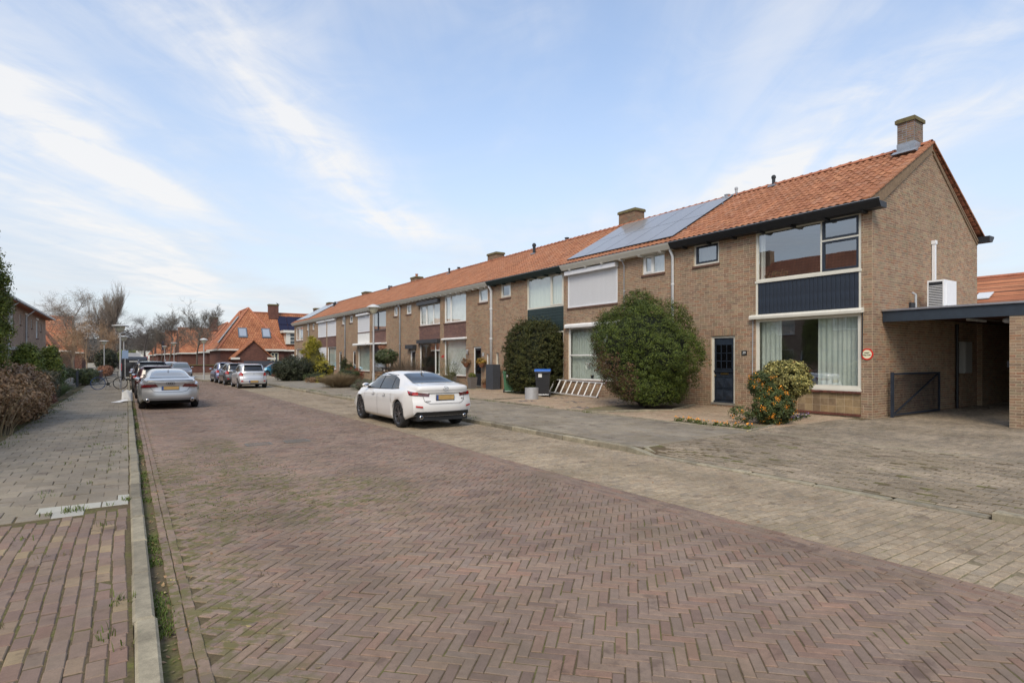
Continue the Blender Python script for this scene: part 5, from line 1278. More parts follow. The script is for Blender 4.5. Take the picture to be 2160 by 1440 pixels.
# ================================================================ plants
def leaves_np(P, N, size, aspect=.55, rng=RNG, flat=.5):
    """diamond leaves at P, roughly facing N, bent along the middle"""
    n = len(P); N = N + rng.normal(0, flat, N.shape); N /= np.linalg.norm(N, axis=1)[:, None] + 1e-9
    a = rng.normal(0, 1, (n, 3)); a -= (a * N).sum(1)[:, None] * N; a /= np.linalg.norm(a, axis=1)[:, None] + 1e-9
    b = np.cross(N, a); s = (size * (.6 + .8 * rng.random(n)))[:, None]
    V = np.stack([P - a * s * .5, P + b * s * aspect * .5 - N * s * .06, P + a * s * .5, P - b * s * aspect * .5 - N * s * .06], 1).reshape(-1, 3)
    F = (np.arange(n)[:, None] * 4 + np.arange(4)[None]).astype(np.int32)
    return V, F
def sph(n, rng=RNG):
    v = rng.normal(0, 1, (n, 3)); return v / np.linalg.norm(v, axis=1)[:, None]
def lumpy(c, r, ncl, rc, nl, size, aspect=.55, rng=RNG, zmin=-1., low_cut=None, flat=.5, shape=None, squash=.85, hollow=0., even=False):
    """crown of leaf clumps on an uneven ellipsoid: real gaps between the clumps"""
    d = sph(ncl * 2, rng)
    if even:
        i_ = np.arange(ncl) + .5; z_ = 1 - 2 * i_ / ncl; f_ = i_ * 2.399963; d = np.stack([np.sqrt(1 - z_ ** 2) * np.cos(f_), np.sqrt(1 - z_ ** 2) * np.sin(f_), z_], 1) + rng.normal(0, .022, (ncl, 3)); d /= np.linalg.norm(d, axis=1)[:, None]
    d = d[d[:, 2] > zmin][:ncl]; n = len(d)
    k = (.90 + .13 * rng.random(n)) if even else (.80 + .22 * rng.random(n))
    C = d * k[:, None]
    if shape is not None: C = shape(C)
    C = C * np.array(r) + np.array(c)
    q = sph(n * nl, rng); rad = hollow + (1 - hollow) * (rng.random(n * nl) ** .45)
    rcs = np.repeat(rc * (.6 + .7 * rng.random(n)), nl)
    P = np.repeat(C, nl, 0) + q * rad[:, None] * rcs[:, None] * np.array([1, 1, squash])
    N = q * .7 + np.repeat(d, nl, 0) * .5 + np.array([0, 0, .25])
    if low_cut is not None: ok = P[:, 2] > low_cut; P, N = P[ok], N[ok]
    return P, N
def core(c, r, m, low=None):
    mb = MB(); mb.ell(c, r, 16, 10); return mb
def plant(name, loc, label, cat, group=None): return thing(name, loc, label, cat, group)
def add_leaves(parent, name, P, N, size, m, aspect=.55, flat=.5):
    V, F = leaves_np(P, N, size, aspect, flat=flat); V = V - np.array(wloc(parent))
    return link(name, mesh_np(name, V, F, m), parent)
def stems(parent, name, c, n, h, spread, r, m, curve=.3, base=.15, seg=4, w=None, rng=RNG, droop=0.):
    """many thin tapering stalks"""
    V = []; F = []; o = np.array(wloc(parent)); k = 0
    for i in range(n):
        a = rng.random() * 2 * math.pi; q = math.sqrt(rng.random()); hh = h * (.6 + .5 * rng.random()); sp = spread * q
        p0 = np.array([c[0] + math.cos(a) * base * q, c[1] + math.sin(a) * base * q, c[2]])
        side = np.array([-math.sin(a), math.cos(a), 0]); ww = r * (.6 + .8 * rng.random())
        j1, j2 = rng.normal(0, .06 * h, 2)
        for s_ in range(seg + 1):
            t = s_ / seg; out = sp * (t ** (1 + curve)); z = hh * (t - droop * t * t * q)
            p = p0 + np.array([math.cos(a) * out + j1 * t * t, math.sin(a) * out + j2 * t * t, z]); wv = side * ww * (1 - .75 * t); wu = np.array([0, 0, 0]) + np.array([math.cos(a), math.sin(a), -.3]) * ww * (1 - .75 * t)
            V += [p - wv, p + wv * .3 + wu, p + wv]
            if s_:
                b = k - 3
                F += [(b, b + 1, k + 1, k), (b + 1, b + 2, k + 2, k + 1)]
            k += 3
    return link(name, mesh_np(name, np.array(V) - o, np.array(F, np.int32), m), parent)

G_CYP = leaf_mat('cypress_green', [(.020, .036, .004), (.054, .080, .008), (.085, .116, .013), (.034, .054, .006), (.120, .150, .020)], rough=.65, trans=.1, patch=None, pscale=3.6)
G_YEW = leaf_mat('yew_green', [(.022, .030, .008), (.036, .046, .010), (.052, .060, .012), (.080, .072, .016)], rough=.7, trans=.05, pscale=1.6)
G_DARK = leaf_mat('dark_evergreen', [(.018, .026, .012), (.030, .040, .018), (.045, .055, .024), (.05, .045, .022)], trans=.05)
G_GOLD = leaf_mat('golden_conifer', [(.22, .20, .015), (.34, .29, .02), (.16, .16, .02), (.42, .35, .03)], trans=.15)
G_VAR = leaf_mat('variegated_leaf', [(.06, .075, .018), (.30, .26, .07), (.10, .11, .03), (.46, .40, .13), (.05, .06, .02), (.20, .17, .05), (.55, .48, .16)], trans=.12)
G_PYR = leaf_mat('pyracantha_leaf', [(.035, .055, .016), (.07, .095, .024), (.11, .13, .035), (.05, .07, .02)], trans=.12)
G_BRN = leaf_mat('withered_leaf', [(.21, .12, .06), (.32, .195, .10), (.15, .09, .045), (.40, .27, .15)], trans=.1)
G_HED = leaf_mat('hedge_green', [(.045, .065, .020), (.075, .095, .03), (.10, .115, .045), (.06, .075, .035)], trans=.1)
G_THU = leaf_mat('thuja_green', [(.07, .10, .012), (.14, .175, .022), (.20, .22, .035), (.095, .12, .02)], trans=.1)
G_GREY = leaf_mat('grey_green_leaf', [(.12, .14, .09), (.17, .19, .12), (.09, .11, .06)], trans=.1)
G_RED = leaf_mat('red_leaf', [(.22, .035, .02), (.12, .03, .02), (.08, .05, .02), (.30, .05, .025)], trans=.1)
G_OR = leaf_mat('orange_berry', [(.75, .28, .02), (.85, .36, .03), (.65, .20, .02)], rough=.4, trans=0)
G_GRASS = leaf_mat('grass_green', [(.06, .10, .012), (.10, .15, .02), (.13, .17, .03), (.12, .12, .04)], trans=.2)
G_STRAW = leaf_mat('straw_stems', [(.26, .19, .11), (.34, .26, .16), (.18, .12, .07), (.22, .17, .09)], trans=.05)
G_TWIG = leaf_mat('twig_brown', [(.10, .075, .05), (.15, .11, .075), (.07, .05, .035)], trans=0)
M_BARK = mat('bark', (.085, .07, .055), .95, var=.35, vscale=6, bump=.6, bscale=20)
M_BARKL = mat('grey_bark', (.13, .115, .095), .95, var=.3, vscale=5)
M_CORE = mat('painted_crown_shade', (.010, .014, .006), 1)  # near-black core colour stands in for the shade between leaf clumps
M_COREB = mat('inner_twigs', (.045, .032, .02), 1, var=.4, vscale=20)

# -- big false cypress in front of the second house
c = (14.25, 13.45)
p = plant('cypress_bush', (c[0], c[1], .18), 'huge rounded bright green false cypress bush beside the dark blue front door', 'bush')
def shp(C):      # bulging, leaning to the left, a small knob on top
    C = C.copy(); C[:, 1] += .18 * np.clip(C[:, 2], -1, 1) * 0
    lob = 1 + .12 * np.sin(C[:, 1] * 6 + 1) * np.cos(C[:, 2] * 5) + .08 * np.sin(C[:, 0] * 9 + C[:, 2] * 8)
    return C * lob[:, None]
P, N = lumpy((c[0], c[1] + .02, 2.02), (1.48, 2.0, 1.68), 640, .165, 150, .05, zmin=-.95, shape=shp, low_cut=.26, hollow=.72, even=True)
P2, N2 = lumpy((c[0] - .05, c[1] + .1, 3.72), (.42, .50, .36), 40, .15, 150, .055, hollow=.72, even=True)
P3, N3 = lumpy((c[0] - .15, c[1] - .35, .85), (1.35, 1.15, .66), 160, .16, 150, .055, low_cut=.24, hollow=.72, even=True)
P4, N4 = lumpy((c[0], c[1] + 1.25, 3.05), (.55, .55, .42), 36, .15, 150, .055, hollow=.72, even=True)
P5, N5 = lumpy((c[0], c[1] + .02, 2.02), (1.32, 1.84, 1.52), 420, .17, 90, .05, zmin=-.95, shape=shp, low_cut=.26, hollow=.5, even=True)
P = np.concatenate([P, P2, P3, P4, P5]); N = np.concatenate([N, N2, N3, N4, N5])
lat = -(CY * (P[:, 0] - c[0]) - SY * (P[:, 1] - c[1]))      # distance towards the far side along the front
cut = .45 + np.clip(lat - .75, 0, 9) * 1.15 + .12 * np.sin(P[:, 1] * 9); okc = P[:, 2] > cut; P, N, lat, cut = P[okc], N[okc], lat[okc], cut[okc]
brown = (lat > .55) & (P[:, 2] < cut + .95 + .2 * np.sin(P[:, 1] * 11)) & (RNG.random(len(P)) < .85)
add_leaves(p, 'foliage', P[~brown], N[~brown], np.full((~brown).sum(), .034), G_CYP, .7, flat=.2)
kb = brown & (RNG.random(len(P)) < .6)
add_leaves(p, 'bare_patch', P[kb] + np.array([.12, -.05, 0]), N[kb], np.full(kb.sum(), .06), leaf_mat('rusty_dead_foliage', [(.11, .055, .028), (.16, .085, .042), (.07, .038, .022), (.06, .06, .02)], trans=.05), .3)
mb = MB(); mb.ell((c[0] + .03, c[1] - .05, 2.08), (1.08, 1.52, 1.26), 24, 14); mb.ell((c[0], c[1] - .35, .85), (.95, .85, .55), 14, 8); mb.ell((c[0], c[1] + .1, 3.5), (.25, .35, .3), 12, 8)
obj('dark_core', mb, M_CORE, p, smooth=True)
for i in range(7):
    a = RNG.random() * 6; mb = MB(); mb.tube([(c[0], c[1], .15), (c[0] + .3 * math.cos(a), c[1] + .3 * math.sin(a), .7), (c[0] + .8 * math.cos(a), c[1] + .8 * math.sin(a), 1.4)], [.05, .04, .02], 6); obj('branch', mb, M_BARK, p)
# -- tall yew block
p = plant('yew_bush', (15.6, 21.6, .18), 'tall dense dark yew clipped upright against the third house', 'bush')
def shy(C):
    m_ = np.maximum(np.abs(C), 1e-6); r_ = (m_ ** 3.2).sum(1) ** (1 / 3.2); return C / r_[:, None] * np.linalg.norm(C, axis=1)[:, None] * (1 + .05 * np.sin(C[:, 1] * 9)[:, None])
P, N = lumpy((15.6, 21.55, 1.85), (.95, 1.6, 1.68), 2400, .11, 34, .05, shape=shy, low_cut=.3)
P2 = np.stack([15.6 + RNG.uniform(-.6, .6, 900), 21.65 + RNG.uniform(-1.1, 1.1, 900), 3.45 + RNG.random(900) ** 2 * .35], 1)
P = np.concatenate([P, P2]); N = np.concatenate([N, np.tile([0, 0, 1.], (900, 1))])
add_leaves(p, 'foliage', P, N, np.full(len(P), .062), G_YEW, .45)
mb = MB(); mb.ell((15.62, 21.65, 1.8), (.8, 1.34, 1.55), 16, 12); obj('dark_core', mb, M_CORE, p, smooth=True)
# -- variegated holly ball behind the firethorn
p = plant('holly_shrub', (14.7, 9.0, .18), 'clipped variegated yellow holly with rounded top in front of the big window', 'shrub')
def shh(C): C = C.copy(); C[:, 2] = np.clip(C[:, 2], -1, .80); return C
P, N = lumpy((14.35, 8.50, 1.28), (.52, .62, .50), 330, .12, 56, .05, shape=shh)
ok = ~((P[:, 2] < .9) & (P[:, 1] < 8.2)); P, N = P[ok], N[ok]
add_leaves(p, 'foliage', P, N, np.full(len(P), .055), G_VAR, .6)
mb = MB(); mb.ell((14.38, 8.52, 1.30), (.36, .45, .34), 14, 10); obj('dark_core', mb, M_CORE, p, smooth=True)
mb = MB(); mb.tube([(14.4, 8.5, .15), (14.38, 8.5, 1.1)], .05, 7); obj('trunk', mb, M_BARK, p)
P, N = lumpy((14.35, 8.50, 1.32), (.54, .64, .52), 26, .03, 6, .04); add_leaves(p, 'red_berries', P, N, np.full(len(P), .03), G_RED, .9)
# -- firethorn full of orange berries
p = plant('firethorn_bush', (13.25, 8.35, .18), 'firethorn bush covered in orange berries at the corner of the flower bed', 'bush')
P, N = lumpy((13.35, 8.25, .60), (.44, .46, .46), 200, .12, 54, .05, low_cut=.2)
P2, N2 = lumpy((13.35, 8.55, 1.16), (.30, .30, .32), 90, .11, 50, .05)
P3, N3 = lumpy((12.85, 8.75, .42), (.34, .30, .20), 34, .10, 30, .05, low_cut=.2)
P = np.concatenate([P, P2, P3]); N = np.concatenate([N, N2, N3])
add_leaves(p, 'foliage', P, N, np.full(len(P), .05), G_PYR, .5)
mb = MB(); mb.ell((13.38, 8.27, .58), (.3, .3, .33), 12, 8); obj('dark_core', mb, M_CORE, p, smooth=True)
ci = RNG.choice(len(P), 120); Q = np.repeat(P[ci] + N[ci] / np.linalg.norm(N[ci], axis=1)[:, None] * .04, 15, 0); Q = Q + RNG.normal(0, .030, Q.shape)
add_leaves(p, 'berries', Q, np.repeat(N[ci], 15, 0), np.full(len(Q), .026), G_OR, .95)
mb = MB(); mb.box(15.0, 15.3, 9.1, 9.4, .18, .6); 
# -- bedding flowers: orange tagetes along the kerb and pansies by the window
def flower(x, y, label_, fm, nfl, group, lab, h=.12):
    p = plant('bedding_plant', (x, y, .17), lab, 'flower', group)
    P = np.stack([x + RNG.normal(0, .07, 60), y + RNG.normal(0, .07, 60), .18 + RNG.random(60) * h * .7], 1)
    add_leaves(p, 'leaves', P, np.tile([0, 0, 1.], (60, 1)), np.full(60, .06), G_GRASS if fm is G_OR else G_PYR, .5, 1.0)
    nfl = 2; P = np.stack([x + RNG.normal(0, .06, nfl * 4), y + RNG.normal(0, .06, nfl * 4), .18 + h * (.7 + RNG.random(nfl * 4) * .4)], 1)
    add_leaves(p, 'blossoms', P, np.tile([-.6, -.4, .6], (nfl * 4, 1)), np.full(nfl * 4, .035), fm, .9, .4)
for i in range(8):
    x = 11.85 + RNG.random() * .22; y = 8.0 + i * .29 + RNG.normal(0, .03)
    flower(x, y, '', G_OR, 3, 'orange bedding flowers along the pavement edge', 'orange flowering plant in the row along the pavement edge beside the firethorn')
G_VIO = leaf_mat('violet_petal', [(.07, .02, .14), (.12, .03, .18), (.6, .6, .62), (.05, .01, .1)], trans=.1)
for i in range(6):
    y = 7.98 + i * .10; x = 13.9 + i * .36
    flower(x, y + .22, '', G_VIO, 3, 'violet and white pansies in front of the panel', 'violet and white pansy in the narrow bed below the big window')
# -- soil mound under the cypress
mb = MB()
for i in range(9): mb.ell((13.0 + RNG.random() * 2.4, 12.6 + RNG.random() * 1.8, .14), (.5 + RNG.random() * .3,) * 2 + (.08,), 10, 6)
top('soil_mound', mb, M_SOIL, (14.2, 13.4, .17), 'low mound of bare soil under the big cypress', kind='structure', smooth=True)

def bush(name, c, r, label, m, size=.08, ncl=200, nl=30, rc=.25, cat='bush', group=None, shape=None, aspect=.55, corem=None, ckf=.72, low=None, trunk=None, zmin=-1.):
    p = plant(name, (c[0], c[1], .15), label, cat, group)
    P, N = lumpy(c, r, ncl, rc, nl, size, shape=shape, low_cut=.16 if low is None else low, zmin=zmin)
    add_leaves(p, 'foliage', P, N, np.full(len(P), size), m, aspect)
    if ckf: mb = MB(); mb.ell(c, tuple(q * ckf for q in r), 14, 9); obj('dark_core', mb, corem or M_CORE, p, smooth=True)
    if trunk: mb = MB(); mb.tube([(c[0], c[1], .1), (c[0], c[1], c[2])], trunk, 6); obj('trunk', mb, M_BARK, p)
    return p
# right side gardens, far
bush('evergreen_bush', (10.6, 45.6, 1.0), (1.55, 1.55, 1.0), 'big round dark evergreen bush in front of the turquoise car', G_DARK, .09, 420, 34, .26)
p = plant('golden_conifer', (12.9, 48.5, .15), 'bright yellow conifer rising behind the round dark bush', 'conifer')
Ps, Ns = [], []
for i in range(26):
    t = i / 25; a = lambda: RNG.normal(0, .25)
    q, w_ = lumpy((12.9 + .9 * t * t * 0 + a(), 48.4 + 0.7 - 1.9 * t * .3 + a(), .5 + 2.9 * t), (1.25 * (1 - t) + .22, 1.25 * (1 - t) + .22, .35), 26, .2, 26, .09); Ps.append(q); Ns.append(w_)
P = np.concatenate(Ps); N = np.concatenate(Ns); add_leaves(p, 'foliage', P, N, np.full(len(P), .09), G_GOLD, .45)
mb = MB(); mb.lathe([(.9, .1), (.7, 1.2), (.3, 2.4), (.05, 3.1)], (12.9, 48.4, .1), 12); obj('dark_core', mb, mat('inner_gold', (.06, .055, .01), 1), p)
bush('golden_conifer', (12.6, 45.2, .9), (.8, .8, .8), 'low yellow conifer spreading right of the dark round bush', G_GOLD, .08, 130, 26, .2, 'conifer')
bush('golden_shrub', (11.2, 40.4, .38), (.42, .42, .32), 'small bright yellow shrub near the red-leaved bush', G_GOLD, .06, 60, 26, .12, 'shrub')
for i, (x, y, h_) in enumerate(((14.3, 45.3, 1.9), (14.4, 44.0, 1.5), (14.2, 43.2, 1.1))):
    bush('dwarf_conifer', (x, y, h_ / 2 + .1), (.32, .32, h_ / 2), 'dark slender dwarf conifer by the house wall, ' + ('tallest of three', 'middle of three', 'shortest of three')[i], G_YEW, .06, 110, 26, .12, 'conifer', 'dwarf conifers at the wall')
for i, (x, y, lb) in enumerate(((13.4, 40.5, 'red-leaved heavenly bamboo bush before the green bin'), (12.4, 38.4, 'low red and green shrub left of the pampas mound'))):
    bush('red_shrub', (x, y, .65), (.75, .75, .5), lb, G_RED if i == 0 else G_HED, .08, 110, 24, .18, 'shrub', low=.2)
bush('berry_shrub', (11.5, 43.0, .45), (.9, .8, .35), 'low mossy shrub in front of the golden conifer', G_HED, .07, 120, 26, .16, 'shrub')
bush('berry_shrub', (10.9, 40.9, .32), (.7, .6, .22), 'low brownish heather at the foot of the gardens', G_BRN, .06, 90, 22, .13, 'shrub', corem=M_COREB)
p = plant('straw_mound', (10.3, 33.4, .15), 'dome of fine straw coloured twigs beside the pavement', 'shrub')
stems(p, 'twigs', (10.3, 33.4, .12), 2600, .95, 1.15, .007, G_STRAW, curve=-.1, base=.35, seg=3, droop=.35)
P, N = lumpy((10.3, 33.4, .4), (1.0, 1.0, .42), 160, .16, 26, .05, low_cut=.14); add_leaves(p, 'foliage', P, N, np.full(len(P), .05), leaf_mat('straw_leaf', [(.20, .17, .10), (.26, .22, .13), (.14, .12, .07)], trans=.1), .25)
for i, (x, y, r_, lb) in enumerate(((10.5, 29.9, .62, 'grey lavender cushion right of the straw mound'), (10.6, 28.7, .5, 'grey lavender cushion by the lamp post'), (11.9, 31.5, .6, 'brown hydrangea patch behind the lavender'))):
    bush('lavender' if i < 2 else 'hydrangea', (x, y, .36), (r_, r_, .36), lb, G_GREY if i < 2 else G_BRN, .05, 110, 24, .14, 'shrub', corem=M_COREB, aspect=.3)
for i, (x, y, r_, h_, lb, m_) in enumerate(((13.0, 32.5, 1.1, .55, 'long low hedge of withered beech leaves below the lamp', G_BRN), (13.3, 28.6, .9, .5, 'olive green cushion hedge behind the white saloon', G_HED), (12.6, 26.4, .7, .45, 'yellowish low bush behind the white saloon', G_THU), (14.2, 35.5, 1.0, .5, 'withered hydrangea clump under the window', G_BRN), (12.6, 23.9, .55, .35, 'low weedy bush right behind the white saloon roof', G_HED))):
    bush('low_hedge', (x, y, h_), (r_, r_ * 1.2, h_), lb, m_, .06, 150, 24, .18, 'hedge', corem=M_COREB)
# twiggy deciduous shrubs by the windows
for i, (x, y, h_, lb) in enumerate(((14.3, 33.3, 1.9, 'bare twiggy shrub in front of the black shutter boxes'), (13.8, 31.0, 1.7, 'bare arching shrub between two front windows'), (14.9, 36.0, 1.5, 'bare shrub rising before the door with black hood'))):
    p = plant('bare_shrub', (x, y, .15), lb, 'shrub', 'leafless shrubs in the front gardens')
    stems(p, 'twigs', (x, y, .12), 160, h_, .9, .010, G_TWIG, curve=.4, base=.25, seg=5); stems(p, 'side_twigs', (x, y, .5), 260, h_ * .7, .9, .005, G_TWIG, curve=.2, base=.3, seg=4)
p = plant('rose_bush', (14.6, 28.0, .18), 'leggy rose bush with one red bloom in front of the net curtains', 'rose')
stems(p, 'stalks', (14.6, 28.0, .15), 60, 2.0, .9, .010, leaf_mat('rose_stem', [(.10, .10, .04), (.14, .12, .05)], trans=0), curve=.3, base=.12, seg=5)
P, N = lumpy((14.6, 28.0, 1.2), (.7, .8, .6), 70, .12, 7, .05); add_leaves(p, 'foliage', P, N, np.full(len(P), .05), G_PYR)
P = np.array([(14.3, 28.1, 1.95)]) + RNG.normal(0, .03, (40, 3)); add_leaves(p, 'bloom', P, np.tile([-1., -.3, .3], (40, 1)), np.full(40, .06), leaf_mat('rose_red', [(.6, .01, .02), (.5, .01, .02)], trans=.1), .9)
# standard ball tree by the lamp
p = plant('ball_tree', (13.6, 34.6, .15), 'small ball headed evergreen tree just behind the lamp post', 'tree')
P, N = lumpy((13.6, 34.6, 1.95), (.75, .75, .42), 150, .18, 34, .09); add_leaves(p, 'crown', P, N, np.full(len(P), .09), G_HED)
mb = MB(); mb.tube([(13.6, 34.6, .1), (13.62, 34.6, 1.7)], .035, 6); obj('trunk', mb, M_BARK, p)
# ---- left gardens
p = plant('hydrangea_hedge', (-3.0, 20.5, .06), 'tangled brown withered hydrangea hedge in the left foreground', 'hedge')
for i in range(9):
    x = -2.75 - .55 * (i % 3) + RNG.normal(0, .1); y = 17.3 + i * .95
    stems(p, 'stems', (x, y, .05), 70, 1.25 + .25 * RNG.random(), 1.0, .009, G_STRAW, curve=.9, base=.5, seg=5)
P, N = lumpy((-3.05, 21.0, .80), (1.15, 4.4, .85), 1100, .22, 34, .07, low_cut=.08); add_leaves(p, 'withered_leaves', P, N, np.full(len(P), .10), G_BRN, .5)
P, N = lumpy((-3.3, 21.0, 1.35), (1.1, 4.2, .35), 260, .18, 16, .07); add_leaves(p, 'flower_heads', P, N, np.full(len(P), .075), leaf_mat('dry_heads', [(.24, .15, .08), (.32, .21, .12), (.17, .10, .06)], trans=.1), .7)
mb = MB(); mb.ell((-3.5, 21.2, .6), (.85, 3.7, .6), 14, 9); obj('inner_twigs', mb, M_COREB, p, smooth=True)
p = plant('column_conifer', (-3.15, 19.6, .06), 'tall bright green column conifer cut off by the left picture edge', 'conifer')
shc = lambda C: C * np.array([1, 1, 1]) 
P, N = lumpy((-3.30, 19.4, 2.75), (.80, .80, 2.75), 900, .2, 60, .07, low_cut=.1)
add_leaves(p, 'foliage', P, N, np.full(len(P), .07), G_THU, .4)
mb = MB(); mb.ell((-3.32, 19.4, 2.8), (.6, .6, 2.6), 14, 12); obj('dark_core', mb, M_CORE, p, smooth=True)
bush('conifer_bush', (-3.72, 33.5, 1.28), (.58, .7, 1.15), 'broad green conifer bush with brown tips, in front of the two storey house', G_THU, .09, 460, 34, .24)
bush('conifer_bush', (-3.2, 36.8, 1.25), (.42, .5, 1.2), 'narrower green conifer, the right one of the left garden pair', G_THU, .09, 300, 34, .22)
bush('evergreen_bush', (-3.15, 28.5, .6), (.45, .8, .55), 'dark green bush growing between the brown hedge and the clipped hedge', G_HED, .08, 260, 30, .2)
def boxy(C):
    m_ = np.maximum(np.abs(C), 1e-6); return C / (m_ ** 5).sum(1)[:, None] ** .2 * np.linalg.norm(C, axis=1)[:, None]
bush('clipped_hedge', (-2.75, 30.6, .66), (.36, .95, .62), 'clipped box shaped grey green hedge at the pavement edge', leaf_mat('grey_hedge', [(.10, .105, .06), (.14, .14, .085), (.07, .075, .04)], trans=.1), .05, 420, 34, .1, 'hedge', shape=boxy, corem=M_COREB, ckf=.9)
bush('flowering_shrub', (-2.6, 27.0, .35), (.42, .6, .32), 'reddish brown low shrub beside the clipped hedge', leaf_mat('russet', [(.15, .06, .045), (.21, .10, .07), (.10, .06, .04)], trans=.1), .05, 120, 24, .12, 'shrub', corem=M_COREB)
for i in range(3):
    p = plant('strap_leaf_plant', (-2.75, 33.6 + i * 1.3, .06), 'clump of green strap leaves by the pavement, ' + ('nearest of three', 'middle of three', 'farthest of three')[i], 'plant', 'strap leaved clumps')
    stems(p, 'leaves', (-2.75, 33.6 + i * 1.3, .04), 260, .75, .6, .016, leaf_mat('strap_green', [(.12, .16, .07), (.17, .21, .10), (.09, .12, .05)], trans=.15), curve=.5, base=.15, seg=4, droop=.45)
bush('laurel_bush', (-3.7, 42.0, .9), (.8, 1.4, .8), 'glossy green laurel beyond the strap leaf clumps', leaf_mat('laurel', [(.07, .11, .03), (.12, .17, .05), (.17, .21, .07)], rough=.35, trans=.1), .13, 180, 22, .25)
bush('clipped_hedge', (-2.3, 48.6, .55), (.6, 1.7, .52), 'trimmed green hedge beside the dark picket gate', G_HED, .08, 280, 30, .16, 'hedge', shape=boxy, ckf=.85)
bush('clipped_hedge', (-4.0, 46.0, .95), (1.2, 1.2, .3), 'flat topped hedge behind the dark gate', G_HED, .08, 200, 30, .16, 'hedge', shape=boxy, ckf=.85)
bush('beech_hedge', (-1.9, 76.0, .5), (.5, 6.5, .5), 'long rust coloured beech hedge further along the left pavement', leaf_mat('beech_rust', [(.20, .09, .045), (.27, .13, .07), (.15, .07, .04)], trans=.1), .12, 420, 26, .2, 'hedge', shape=boxy, corem=M_COREB, ckf=.85)
bush('ivy_bush', (-2.3, 96.0, 1.6), (1.3, 2.5, 1.6), 'dark green holly mass behind the black van', G_DARK, .16, 260, 26, .35)

# ---- bare trees
def bare_tree_mesh(seed, h, levels=5, spread=.5, up=.25, twig=.012, trunk=.22, first=.25, nb=(3, 5), leaf=0):
    rng = random.Random(seed); V = []; F = []; tips = []
    def seg(p, q, r0, r1, n):
        d = (q - p)
        if d.length < 1e-5: return
        d.normalize(); a = d.orthogonal().normalized(); b = d.cross(a); o = len(V)
        for c_, r_ in ((p, r0), (q, r1)):
            for j in range(n):
                t = 2 * math.pi * j / n; V.append(tuple(c_ + (a * math.cos(t) + b * math.sin(t)) * r_))
        for j in range(n): F.append((o + j, o + (j + 1) % n, o + n + (j + 1) % n, o + n + j))
    def grow(p, d, L, r, lv):
        k = 5 if lv < 3 else 3; q = p; dd = d.copy()
        for i in range(k):
            dd = (dd + Vector((rng.gauss(0, .12), rng.gauss(0, .12), rng.gauss(0, .08) + up * .12))).normalized()
            nq = q + dd * (L / k); r1 = r * (1 - (.45 if lv else .35) * (i + 1) / k); r0 = r * (1 - (.45 if lv else .35) * i / k)
            seg(q, nq, max(r0, twig * .6), max(r1, twig * .5), 7 if lv == 0 else (4 if lv < 3 else 3)); q = nq
            t = (i + 1) / k
            if lv < levels and (lv > 0 or t > first):
                for _ in range(rng.randint(*nb) if lv < levels - 1 else rng.randint(2, 4)):
                    if rng.random() < (.62 if lv else .8):
                        ax = Vector((rng.gauss(0, 1), rng.gauss(0, 1), rng.gauss(0, .35))); ax = (ax - dd * ax.dot(dd)).normalized()
                        nd = (dd * (1 - spread) + ax * spread * (1.3 if lv else 1.5) + Vector((0, 0, up))).normalized()
                        grow(q, nd, L * (.42 + .25 * rng.random()) * (1.1 - .5 * t if lv == 0 else 1), max(r1 * .5, twig), lv + 1)
        if lv >= levels - 1: tips.append(q)
    grow(Vector((0, 0, 0)), Vector((0, 0, 1)), h * .72, trunk, 0)
    return np.array(V), F, np.array([tuple(t) for t in tips])
TREES = {}
def bare_tree(kind, x, y, h, label, m=None, z=.05, rot=None, buds=None):
    if kind not in TREES:
        par = dict(broad=dict(seed=3, h=10, levels=4, spread=.60, up=.12, trunk=.17, first=.2, nb=(2, 5), twig=.007), street=dict(seed=11, h=10, levels=4, spread=.50, up=.30, trunk=.12, first=.35, nb=(2, 4)), poplar=dict(seed=5, h=10, levels=3, spread=.28, up=.75, trunk=.16, first=.1, nb=(3, 6), twig=.008), thicket=dict(seed=9, h=10, levels=4, spread=.6, up=.3, trunk=.09, first=.05, nb=(2, 3), twig=.009))[kind]
        V, F, T_ = bare_tree_mesh(**par)
        V[:, 2] -= .02; TREES[kind] = (V, F, T_, {})
    V, F, T_, cache = TREES[kind]; key = m.name if m else 'bark'
    s = h / V[:, 2].max()
    t = plant('bare_tree' if kind != 'poplar' else 'poplar_tree', (x, y, z), label, 'tree', 'leafless trees down the street')
    if key not in cache:
        nt = min(len(F), 7 * 5)
        used = sorted({i for q in F[:nt] for i in q}); mp = {a: b for b, a in enumerate(used)}
        me1 = mesh_np('trunk', V[used], [tuple(mp[i] for i in q) for q in F[:nt]], m or M_BARK)
        me2 = mesh_np('crown', V, F[nt:], m or M_BARK); cache[key] = (me1, me2)
    a = rot if rot is not None else RNG.random() * 6.28
    for nm, me in zip(('trunk', 'crown'), cache[key]):
        o = link(nm, me, t); o.scale = (s, s, s); o.rotation_euler = (0, 0, a)
    if buds:
        P = T_ * s; ca, sa_ = math.cos(a), math.sin(a); P = np.stack([P[:, 0] * ca - P[:, 1] * sa_, P[:, 0] * sa_ + P[:, 1] * ca, P[:, 2]], 1)
        P = np.repeat(P, buds[1], 0) + RNG.normal(0, .35, (len(P) * buds[1], 3)); V2, F2 = leaves_np(P, sph(len(P)), np.full(len(P), buds[2]), .5)
        link('remaining_leaves', mesh_np('remaining_leaves', V2, F2, buds[0]), t)
    return t
M_TW2 = mat('twig_grey_brown', (.20, .165, .13), .95, var=.2); M_TW3 = mat('twig_rust', (.34, .24, .15), .95, var=.25)
G_RUST = leaf_mat('rusty_buds', [(.34, .20, .10), (.42, .26, .13), (.26, .15, .08)], trans=.1)
bare_tree('broad', -5.2, 84, 10.6, 'tallest leafless tree on the left, spreading above the orange cottage', M_TW2, rot=.4)
